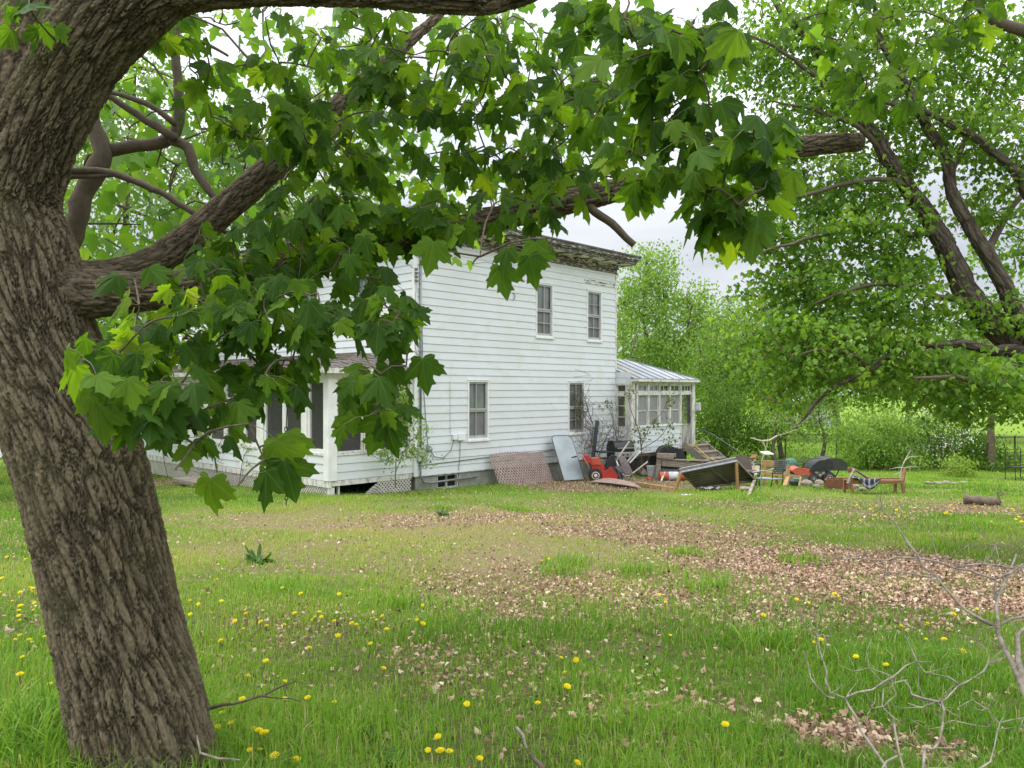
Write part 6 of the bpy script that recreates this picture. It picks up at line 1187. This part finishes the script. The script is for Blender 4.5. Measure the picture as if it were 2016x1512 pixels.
bare("fallen_twig", "pale twig at the very foot of the maple trunk", "twig", [([(385, 1450, 3.3), (400, 1480, 3.26), (430, 1490, 3.24), (470, 1496, 3.22)], [4, 5, 4, 3])], 'palestem', 430, 3.25)
bare("fallen_twig", "dark stick end at the bottom edge left of centre", "twig", [([(1045, 1490, 3.3), (1060, 1505, 3.2), (1078, 1530, 3.1)], [9, 10, 10])], 'stem', 1060, 3.2)
bare("fallen_twig", "grey forked stick lying in the grass near the bottom centre", "twig", [([(1018, 1432, 3.55), (1030, 1450, 3.5), (1038, 1470, 3.42)], [7, 6, 4])], 'palestem', 1030, 3.5)
bare("fallen_branch", "dark fallen branch beside the rotting log at the right edge", "branch", [([(2010, 1012, 15.6), (1985, 1000, 15.8), (1968, 985, 16), (1964, 968, 16)], [9, 8, 5, 3]), ([(1985, 1000, 15.8), (2020, 995, 15.7)], [3, 2]), ([(1966, 975, 16), (1985, 972, 16.1)], [2, 1])], 'stem', 1985, 15.8, twig=6, tl=.35, tr=.004)
a = At(1932, 1006); mb = MB(); pts = [P(1898, 997, 15.9) - a.p, P(1930, 996, 15.7) - a.p, P(1965, 998, 15.4) - a.p]
for p_ in pts: p_.z = .07
mb.tube(catmull(pts, .05), [.10 + .02 * math.sin(k * 1.7) + R.uniform(-.008, .008) for k in range(len(catmull(pts, .05)))], 14); solo(mb, a, "rotting_log", M['bark3'], "short rotting log lying in dead leaves at the right", "log", smooth=True)
for k, px in enumerate((1828, 1845, 1862, 1880, 1895)): stone(px, 953 + (k % 2), .1 + .02 * (k % 3), ("flat brown stone at the left end of the low rubble line", "tan stone second from the left end of the low rubble line", "middle stone of the low rubble line before the sapling", "pale stone just under the yellow green sapling", "dark stone at the right end of the low rubble line")[k], sq=.5, seed=60 + k)
# bare shrub close at the lower right
Db = 2.35; bz = P(1840, 1850, 2.3); bz.z = g1(bz.x, bz.y)
def pz(*l, D=Db): return [(x, y, D + .0009 * (1500 - y)) for x, y in l]
sh = [(pz((2080, 1800), (2060, 1500), (2015, 1355), (1996, 1311), (1975, 1275), (1964, 1245), (1960, 1190), (1975, 1150), (1990, 1120), (2003, 1090)), [34, 31, 27, 25, 23, 20, 15, 11, 9, 5]),
      (pz((2050, 1450), (2018, 1350), (2000, 1290), (2005, 1250), (2030, 1230)), [26, 24, 18, 13, 8]),
      (pz((1966, 1240), (1935, 1222), (1903, 1200), (1870, 1165), (1839, 1135), (1822, 1112), (1805, 1091), (1790, 1070), (1778, 1054), (1757, 1025), (1737, 1000), (1725, 975)), [9, 8, 7, 7, 6, 6, 6, 6, 5, 4, 3, 2]),
      (pz((1962, 1180), (1957, 1140), (1930, 1132), (1880, 1118), (1845, 1108), (1812, 1101), (1770, 1098), (1717, 1100), (1690, 1097), (1656, 1101), (1622, 1095)), [7, 6, 6, 5, 5, 5, 4, 4, 3, 3, 2]),
      (pz((1852, 1134), (1820, 1132), (1775, 1129), (1740, 1133)), [4, 4, 3, 2]), (pz((1957, 1139), (1985, 1130), (2016, 1112)), [6, 5, 4]), (pz((1964, 1237), (1990, 1215), (2020, 1213)), [8, 6, 5]), (pz((1880, 1120), (1905, 1110), (1960, 1115), (2010, 1118)), [5, 4, 4, 3]), (pz((1988, 1129), (1970, 1100), (1965, 1070)), [4, 3, 2]), (pz((1790, 1340), (1760, 1345), (1742, 1366)), [4, 3, 2]),
      (pz((1800, 1800), (1760, 1560), (1741, 1504), (1714, 1467), (1697, 1440), (1683, 1413), (1672, 1392), (1666, 1376), (1639, 1362), (1630, 1342), (1626, 1325), (1618, 1300), (1615, 1281), (1607, 1220), (1605, 1203)), [17, 13, 11, 10, 9, 9, 8, 7, 6, 5, 5, 5, 4, 3, 2]),
      (pz((1646, 1376), (1630, 1374), (1615, 1362), (1598, 1339), (1592, 1315)), [5, 5, 4, 3, 2]), (pz((1666, 1376), (1690, 1366), (1717, 1359), (1741, 1344), (1762, 1327), (1785, 1308), (1805, 1303), (1835, 1301)), [6, 5, 5, 5, 5, 4, 3, 2]), (pz((1741, 1344), (1725, 1330), (1712, 1315)), [4, 3, 2]),
      (pz((1820, 1820), (1812, 1560), (1815, 1512), (1822, 1477), (1840, 1472), (1849, 1460), (1859, 1430), (1856, 1396), (1851, 1383), (1865, 1370), (1883, 1352), (1913, 1335), (1935, 1320), (1947, 1302), (1947, 1288), (1940, 1278)), [17, 14, 12, 11, 11, 10, 9, 8, 7, 6, 6, 5, 5, 4, 3, 2]),
      (pz((1851, 1383), (1820, 1375), (1792, 1367), (1788, 1350), (1778, 1340)), [6, 5, 4, 3, 2]), (pz((1846, 1384), (1815, 1392), (1790, 1386)), [4, 3, 2]), (pz((1883, 1345), (1870, 1332), (1845, 1328), (1822, 1325)), [5, 4, 3, 2]), (pz((1944, 1308), (1975, 1298)), [3, 2]),
      (pz((1790, 1800), (1775, 1520), (1768, 1484), (1758, 1413), (1741, 1389), (1738, 1370), (1737, 1352)), [13, 10, 8, 7, 6, 5, 4]), (pz((1741, 1389), (1715, 1393), (1708, 1415)), [4, 3, 2]), (pz((1768, 1490), (1745, 1500), (1736, 1512)), [6, 6, 6]),
      (pz((1870, 1800), (1890, 1545), (1917, 1512), (1947, 1498), (1955, 1470), (1964, 1437), (1967, 1420), (1945, 1395), (1917, 1376)), [14, 11, 9, 8, 7, 6, 4, 3, 2]), (pz((1862, 1425), (1880, 1420), (1925, 1430)), [3, 3, 2]), (pz((1967, 1425), (1990, 1420), (2016, 1412)), [3, 3, 2])]
bare("bare_shrub", "leafless grey shrub with forking twigs at the lower right corner", "shrub", sh, 'palestem', 1850, Db, .8, twig=110, loc=bz, tl=.11, tr=.0016)
# dock plant, sapling and brambles
def rosette(px, py, n, ln, lab, name="dock_plant"):
    a = At(px, py); ang = NR.uniform(0, 2 * PI, n); el_ = NR.uniform(.15, .9, n); tip = np.stack([np.cos(ang) * np.cos(el_), np.sin(ang) * np.cos(el_), np.sin(el_)], 1); nor = np.stack([-np.cos(ang) * np.sin(el_), -np.sin(ang) * np.sin(el_), np.cos(el_)], 1)
    v2 = np.array([(0, 0), (.10, .2), (.14, .5), (.09, .8), (0, 1), (-.09, .8), (-.14, .5), (-.10, .2)]); tr = np.array([(0, 1, 7), (1, 2, 6), (1, 6, 7), (2, 3, 5), (2, 5, 6), (3, 4, 5)])
    o = leaves(name, M['weed'], (v2, tr, np.zeros(8)), np.zeros((n, 3)) + [0, 0, .01], tip, nor, NR.uniform(.6, 1.1, n) * ln, NR.uniform(0, 1, n), None, .5, 1.1); o.location = a.p; props(o, lab, "weed"); return o
rosette(508, 1108, 90, .24, "dark green dock weed with long leaves in the lawn right of the trunk"); rosette(872, 1016, 40, .2, "small leafy weed in the middle of the tan lawn patch", "plantain_weed"); rosette(735, 1455, 16, .10, "small bright green seedling near the bottom of the lawn", "seedling_weed"); rosette(775, 1512, 20, .13, "low broad leaved weed at the bottom edge", "plantain_weed")
def sap(name, lab, px, D, paths, tgp, mat, per, size, spread, tr=.008, tpl=TF, vm=.5, tangle=()):
    base = GD(px, D); t_ = thing(name, lab, "shrub", base); b = tuple(base); mb = MB(); nd = []
    for pts, ww in paths:
        c = catmull([P(*p) for p in pts], .12); rad = np.interp(np.linspace(0, 1, len(c)), np.linspace(0, 1, len(ww)), ww) / 2 / FPX * D * .45; mb.tube(c, list(rad), 6); nd += c
    tg = blobs_pts(tgp); grow(mb, nd, tg, tr, .003, 4, .15, .04)
    for (x, y, rx, ry, DD, rd_, n_) in tangle:
        for _ in range(n_):
            c = P(x + R.gauss(0, rx * .5), y + R.gauss(0, ry * .5), DD + R.gauss(0, rd_ * .5)); a_ = R.uniform(0, PI); d_ = Vector((math.cos(a_), R.gauss(0, .2), math.sin(a_) * 1.3)); ln = R.uniform(.15, .5); bow = Vector((R.gauss(0, .3), R.gauss(0, .1), R.gauss(0, .3))) * ln
            mb.tube([c - d_ * ln, c - d_ * ln * .4 + bow, c + d_ * ln * .4 + bow * .8, c + d_ * ln], R.uniform(.003, .006), 4, cap=False)
    mb.build("stems", M['stem'], t_, smooth=True, sub=b); cluster_leaves("foliage", M[mat], tg, per, spread, size, t_, b, tpl=tpl, vmean=vm); return t_
sap("box_elder_sapling", "spindly pale green sapling growing against the house corner", 778, 18.9, [([(778, 960, 18.9), (780, 900, 18.9), (786, 840, 18.9), (792, 790, 18.9)], [5, 4, 3, 2]), ([(779, 930, 18.9), (800, 880, 18.9), (822, 860, 18.9), (838, 890, 18.9)], [3, 3, 2, 2]), ([(780, 900, 18.9), (765, 860, 18.9), (768, 800, 18.9)], [3, 2, 2])], [(768, 790, 14, 26, 18.9, .25, 9), (795, 785, 18, 22, 18.9, .25, 8), (790, 840, 26, 24, 18.9, .3, 12), (825, 850, 16, 26, 18.9, .25, 9), (815, 890, 30, 18, 18.9, .3, 12), (770, 900, 26, 18, 18.9, .3, 10), (842, 900, 12, 12, 18.9, .2, 4)], 'leafbg', 17, .06, .10, vm=.75)
sap("grape_vine", "tangle of dry vine stems over the lower right window and wall corner", 1165, 24.6, [([(1170, 905, 24.8), (1165, 870, 24.9), (1168, 840, 25), (1160, 815, 25), (1150, 780, 24.9), (1140, 760, 24.8)], [5, 5, 4, 4, 3, 2]), ([(1165, 830, 25), (1150, 810, 24.9), (1135, 790, 24.8), (1128, 770, 24.7)], [3, 3, 2, 1]), ([(1175, 905, 25), (1195, 860, 25.3), (1208, 830, 25.5), (1203, 800, 25.5)], [4, 3, 3, 2]), ([(1150, 885, 24.6), (1175, 870, 24.9), (1205, 868, 25.2)], [3, 3, 2])], [(1140, 800, 16, 42, 24.75, .08, 46), (1200, 850, 26, 40, 25.3, .25, 22), (1150, 880, 30, 18, 24.6, .2, 14)], 'leafbg', 1, .06, .05, tr=.005, tangle=[(1143, 805, 20, 50, 24.7, .1, 60), (1165, 860, 34, 40, 24.8, .25, 55), (1205, 870, 34, 50, 25.2, .3, 60), (1250, 905, 40, 22, 25.2, .4, 60)])
sap("currant_bush", "leggy bush with bronze and green leaves in front of the sunroom windows", 1262, 25.4, [([(1263, 930, 25.4), (1262, 880, 25.4), (1258, 850, 25.4), (1240, 800, 25.4), (1238, 765, 25.4)], [6, 5, 4, 3, 2]), ([(1262, 880, 25.4), (1280, 840, 25.2), (1305, 810, 25), (1316, 780, 25)], [4, 3, 2, 2]), ([(1262, 885, 25.4), (1300, 860, 25.2), (1318, 830, 25.2)], [3, 3, 2]), ([(1220, 925, 25.4), (1215, 870, 25.5), (1200, 800, 25.4)], [4, 3, 2])], [(1240, 775, 10, 16, 25.4, .2, 6), (1198, 795, 9, 16, 25.4, .2, 6), (1315, 785, 9, 14, 25, .2, 7), (1290, 840, 26, 16, 25.2, .3, 8), (1262, 855, 20, 14, 25.3, .3, 10), (1320, 868, 14, 10, 25, .3, 7), (1320, 830, 8, 20, 25, .2, 4), (1240, 880, 20, 20, 25.3, .3, 5)], 'leafrust', 7, .075, .09, vm=.35)
sap("bramble", "bare bramble stems and a few young leaves along the porch front", 470, 21.4, [([(470, 960, 21), (480, 900, 21), (500, 870, 20.8), (530, 860, 20.6)], [3, 3, 2, 2]), ([(430, 950, 22), (425, 900, 22), (440, 860, 22), (470, 830, 22)], [3, 3, 2, 2]), ([(330, 940, 24), (320, 880, 24), (335, 840, 24)], [3, 3, 2]), ([(520, 970, 20), (560, 935, 20), (590, 920, 20)], [3, 2, 2])], [(490, 880, 40, 40, 20.8, .3, 12), (430, 900, 30, 30, 22, .3, 8), (325, 850, 30, 26, 24, .4, 14), (545, 940, 40, 20, 20, .3, 8)], 'leafyel', 2, .07, .08)
# cables, ropes and chain
stick("cable", [P(1369, 847, 28.5), P(1385, 847, 28), P(1405, 856, 27.6), P(1430, 873, 27.2), P(1456, 890, 27)], .03, .03, 'rimgrey', "dark cable running down from the sunroom corner into the bushes", "cable", True)
stick("yellow_rope", [P(1352, 876, 27.3), P(1372, 880, 26.9), P(1385, 893, 26.2), P(1396, 902, 25.8), P(1412, 908, 25.2)], .035, .035, 'yrope', "yellow rope trailing down the grey plank steps", "rope", True)
p0 = P(1940, 672, 9.5); mb = MB(); rp_ = [P(1941, 668, 9.52), P(1944, 700, 9.5), P(1948, 740, 9.5), P(1952, 772, 9.5)]; r2_ = [P(2004, 682, 9.58), P(2008, 700, 9.55), P(1998, 728, 9.5), P(1978, 742, 9.48), P(1956, 736, 9.48), P(1944, 715, 9.5)]
for l_ in (rp_, r2_): mb.tube([p - p0 for p in catmull(l_, .06)], .008, 6)
mb.tube([p0 - p0 + Vector((.02 + .075 * math.cos(t), .0 + .08 * math.sin(t), -.05 + .075 * math.sin(t))) for t in np.linspace(0, 2 * PI, 12)], .009, 6); props(mb.build("hanging_rope", M['rope'], None, smooth=True, loc=p0), "thin tan rope looped from the low bough at the right edge", "rope")
c0 = P(563, 845, 2.95); mb = MB(); zl = c0.z - P(561, 990, 2.95).z; k = 0; z = 0
while z < zl:
    M_ = Matrix.Translation((.002 * math.sin(z * 9), 0, -z)) @ Matrix.Rotation((k % 2) * PI / 2 + .3, 4, 'Z'); mb.tube([M_ @ Vector((.0055 * math.cos(t), 0, .0105 * math.sin(t))) for t in np.linspace(0, 2 * PI, 9)], .0017, 5, cap=False); z += .0165; k += 1
M_ = Matrix.Translation((.006, 0, -zl * .8)); mb.tube([M_ @ Vector((.011 * math.cos(t), 0, .014 * math.sin(t))) for t in np.linspace(0, 2 * PI, 10)], .003, 6)
mb.tube([(0, 0, 0), (.01, .05, .35), (.02, .2, .85)], .0018, 5); props(mb.build("hanging_chain", M['rustchain'], None, loc=c0), "rusty chain dangling from the maple leaves before the porch", "chain")
# wire fences
def fence(name, lab, pts, h, n_mesh=True):
    base = Vector((pts[0].x, pts[0].y, g1(pts[0].x, pts[0].y))); t_ = thing(name, lab, "fence", base); wire = MB(); tops = []
    for p in pts:
        g = Vector((p.x, p.y, g1(p.x, p.y))) - base; mb = MB(); mb.tube([g - Vector((0, 0, .1)), g + Vector((0, 0, h + .05))], .03, 8); mb.build("post", M['blackmetal'], t_); tops.append(g)
    mb = MB()
    for a_, b_ in zip(tops, tops[1:]): mb.tube([a_ + Vector((0, 0, h)), b_ + Vector((0, 0, h))], .02, 6)
    mb.build("top_rail", M['blackmetal'], t_)
    for a_, b_ in zip(tops, tops[1:]):
        ln = (b_ - a_).length; n_ = int(ln / .11); hh = h / ln
        for k in range(-int(h / .11), n_):
            for sg in (1, -1):
                u0, u1 = k * .11, k * .11 + h; z0_, z1_ = (0.03, h - .02) if sg > 0 else (h - .02, .03); f0, f1 = max(0, -u0 / h), min(1, (ln - u0) / h)
                if f1 - f0 < .05: continue
                s_ = a_.lerp(b_, (u0 + h * f0) / ln) + Vector((0, 0, z0_ + (z1_ - z0_) * f0)); e_ = a_.lerp(b_, (u0 + h * f1) / ln) + Vector((0, 0, z0_ + (z1_ - z0_) * f1)); wire.tube([s_, e_], .0022, 3, cap=False)
    wire.build("wire_mesh", M['galv'], t_); return t_
fence("chain_link_fence", "black chain link fence along the back of the yard behind the bushes", [GD(x, D) for x, D in ((1546, 31), (1647, 30), (1760, 29.5), (1880, 29), (1998, 28.6), (2120, 28.2))], 1.2)
fence("chain_link_fence", "chain link fence by the road at the far left edge", [GD(x, D) for x, D in ((-160, 27), (-40, 28), (75, 29), (180, 30))], 1.05)
# deck chair by the fence
a = At(2004, 944, "deck_chair", "black slatted chair standing by the fence at the right edge", "chair"); mb = MB()
for k in range(6): mb.beam((-.25, .25 - .02 * k, .42 + k * .1), (.25, .25 + .03 * k, .42 + k * .1), .05, .015)
mb.build("backrest", M['blackmetal'], a.t); mb = MB(); mb.box(-.25, .25, -.25, .25, .38, .41); mb.build("seat", M['blackmetal'], a.t)
for x in (-.24, .24):
    for y in (-.24, .24): mb = MB(); mb.tube([(x, y, -.03), (x, y, .4 if y < 0 else .95)], .014, 6); mb.build("leg", M['blackmetal'], a.t)
# neighbour's house and the road at the far left, pale shed behind the trees
nb = GD(-120, 42); t_ = thing("neighbour_house", "white neighbouring house at the far left edge behind the trunk", "house", nb)
mb = MB(); clap(mb, Fr((0, 0, 0), (1, 0, 0), (0, -1, 0)), -4, 3.6, .2, 3.3, .2, holes=[(2.2, 3.1, .9, 2.6), (-2, -1, .9, 2.6)]); mb.box(-3.98, 3.58, .03, 7, .1, 3.28); mb.build("wall", M['siding'], t_)
for x in (2.2, -2.0):
    mb = MB(); fr = Fr((0, 0, 0), (1, 0, 0), (0, -1, 0)); fr.ring(mb, x, x + .9, .9, 2.6, .07, -.03, .03); fr.box(mb, x + .42, x + .48, -.02, .02, .97, 2.53); fr.box(mb, x + .07, x + .83, -.02, .021, 1.72, 1.78); wn = mb.build("window", M['trim'], t_); mb = MB(); fr.box(mb, x + .06, x + .84, -.029, -.02, .96, 2.54); mb.build("pane", M['pane'], wn)
mb = MB(); mb.prism([(-4.4, 3.3), (4.0, 3.3), (-.2, 5.6)], -.4, 7.4); mb.build("roof", M['shingle'], t_)
def road(name, y0, y1, x0, x1, mat, lift):
    xs_ = np.linspace(x0, x1, 40); V = []
    for x in xs_: V += [(x, y0, g1(x, y0) + lift), (x, y1, g1(x, y1) + lift)]
    mb = MB(); mb.add(V, [(2 * k, 2 * k + 2, 2 * k + 3, 2 * k + 1) for k in range(39)]); return props(mb.build(name, mat), kind="structure")
road("road", 33.5, 38.5, -70, -16, pmat("pale_asphalt", (.34, .33, .32), (.26, .25, .245), 3, .9, c3=(.22, .21, .2), s3=20), .05)
sh_ = GD(1600, 62); t_ = thing("shed", "pale grey shed glimpsed through the trees beyond the lawn", "shed", sh_); mb = MB(); mb.box(-2.2, 2.2, 0, 3, 0, 1.7); mb.build("wall", M['plastic'], t_); mb = MB(); mb.prism([(-2.5, 1.7), (2.5, 1.7), (0, 2.5)], -.3, 3.3); mb.build("roof", M['metalroof'], t_); mb = MB(); mb.box(-.6, .4, -.03, -.0, 0.1, 1.4); mb.build("door", M['sashgrey'], t_)
# ------------------------------------------------------------------ dandelions
dpix = [(127, 1500, 0), (311, 1474, 0), (323, 1500, 0), (268, 1505, 0), (487, 1483, 0), (507, 1480, 0), (536, 1493, 0), (579, 1500, 0), (496, 1440, 0), (505, 1446, 0), (516, 1452, 0), (432, 1408, 0), (940, 1499, 1), (862, 1488, 1), (838, 1483, 1), (880, 1484, 1), (1132, 1506, 1), (655, 1386, 1), (602, 1380, 1), (557, 1381, 1), (473, 1383, 1), (915, 1394, 1), (484, 1337, 1), (557, 1348, 1), (752, 1321, 1), (1055, 1390, 1), (1102, 1301, 1), (1131, 1302, 1), (1108, 1331, 1), (1113, 1356, 1), (1317, 1255, 1), (1424, 1433, 1), (858, 1457, 1), (400, 1400, 1), (425, 1436, 1), (450, 1428, 1), (520, 1304, 1), (606, 1281, 1),
        (1600, 1267, 2), (1613, 1266, 2), (1732, 1290, 2), (1682, 1299, 2), (1741, 1314, 2), (1820, 1261, 2), (1856, 1263, 2), (1865, 1240, 2), (1772, 1235, 2), (1823, 1230, 2), (1893, 1287, 2), (1922, 1203, 2), (1875, 1212, 2), (1566, 1183, 2), (1641, 1172, 2), (1648, 1177, 2), (1492, 1170, 2), (1308, 1188, 2), (1296, 1174, 2), (1065, 1105, 2), (1078, 1102, 2), (1500, 1213, 2), (1590, 1188, 2)]
rd = random.Random(5)
for _ in range(28): dpix.append((rd.gauss(55, 45), rd.gauss(1180, 34), 3))
for x, y in ((41, 1300), (36, 1333), (95, 1350), (112, 1305), (55, 1265), (95, 1262)): dpix.append((x, y, 3))
for _ in range(32): dpix.append((min(max(rd.gauss(590, 130), 372), 830), rd.gauss(1218, 24), 4))
for _ in range(30): dpix.append((rd.uniform(1560, 2010), rd.gauss(1012, 10), 5))
DL = ["yellow dandelion flower in the thick grass close to the foot of the maple trunk", "yellow dandelion flower scattered in the near lawn right of the maple trunk", "yellow dandelion flower near the brown leaf drift on the right of the lawn", "yellow dandelion flower in the bright grass left of the maple trunk", "yellow dandelion flower in the loose band across the lawn right of the trunk", "tiny yellow dandelion flower in the lawn between the bench and the log"]
DG = ["dandelions at the foot of the trunk", "dandelions in the near lawn", "dandelions by the leaf drift", "dandelions left of the trunk", "dandelions across the middle lawn", "dandelions by the log"]
def flower_mesh():
    mb = MB(); rr = random.Random(3)
    for ring, (r, z, n) in enumerate(((.022, .000, 22), (.017, .004, 18), (.011, .008, 14), (.006, .010, 8))):
        for k in range(n):
            t = 2 * PI * (k + rr.random() * .6) / n; rr_ = r * rr.uniform(.85, 1.1); c, s_ = math.cos(t), math.sin(t); w2 = .0026; zz = z + rr.uniform(0, .003)
            mb.add([(c * .002 - s_ * w2 * .5, s_ * .002 + c * w2 * .5, z), (c * .002 + s_ * w2 * .5, s_ * .002 - c * w2 * .5, z), (c * rr_ + s_ * w2, s_ * rr_ - c * w2, zz + .003), (c * rr_ - s_ * w2, s_ * rr_ + c * w2, zz + .003)], [(0, 1, 2, 3)])
    mb.lathe([(.002, -.012), (.006, -.009), (.008, -.002), (.003, .001)], 8); return mb
fm = flower_mesh(); f0 = None
for px, py, gk in dpix:
    p = G(px, py); far = p.y > 6.5; hh = rd.uniform(.06, .13) if p.y < 6 else rd.uniform(.05, .10)
    e_ = G(px, min(py + hh / p.y * FPX * .9, 1700)); e_.z = g1(e_.x, e_.y)
    t_ = thing("dandelion", DL[gk], "dandelion", e_, 0, DG[gk])
    sc = rd.uniform(.5, 1.0) * (1 if p.y < 9 else 1.25)
    tilt = (rd.gauss(0, .22) + (.2 if p.y < 6 else .35), rd.gauss(0, .22), 0)
    if f0 is None: f0 = fm.build("flower_head", M['yellow'], t_)
    else: c_ = f0.copy(); COL.objects.link(c_); c_.parent = t_
    h_ = f0 if len([1 for ch in t_.children if ch == f0]) else c_
    h_.location = (.01, 0, hh); h_.rotation_euler = tilt; h_.scale = (sc, sc, sc)
    if not far:
        mb = MB(); mb.tube([(rd.gauss(0, .01), rd.gauss(0, .01), 0), (.004, .004, hh * .6), (.01, 0, hh - .008)], .0022, 5); mb.build("stem", M['flowerstem'], t_)
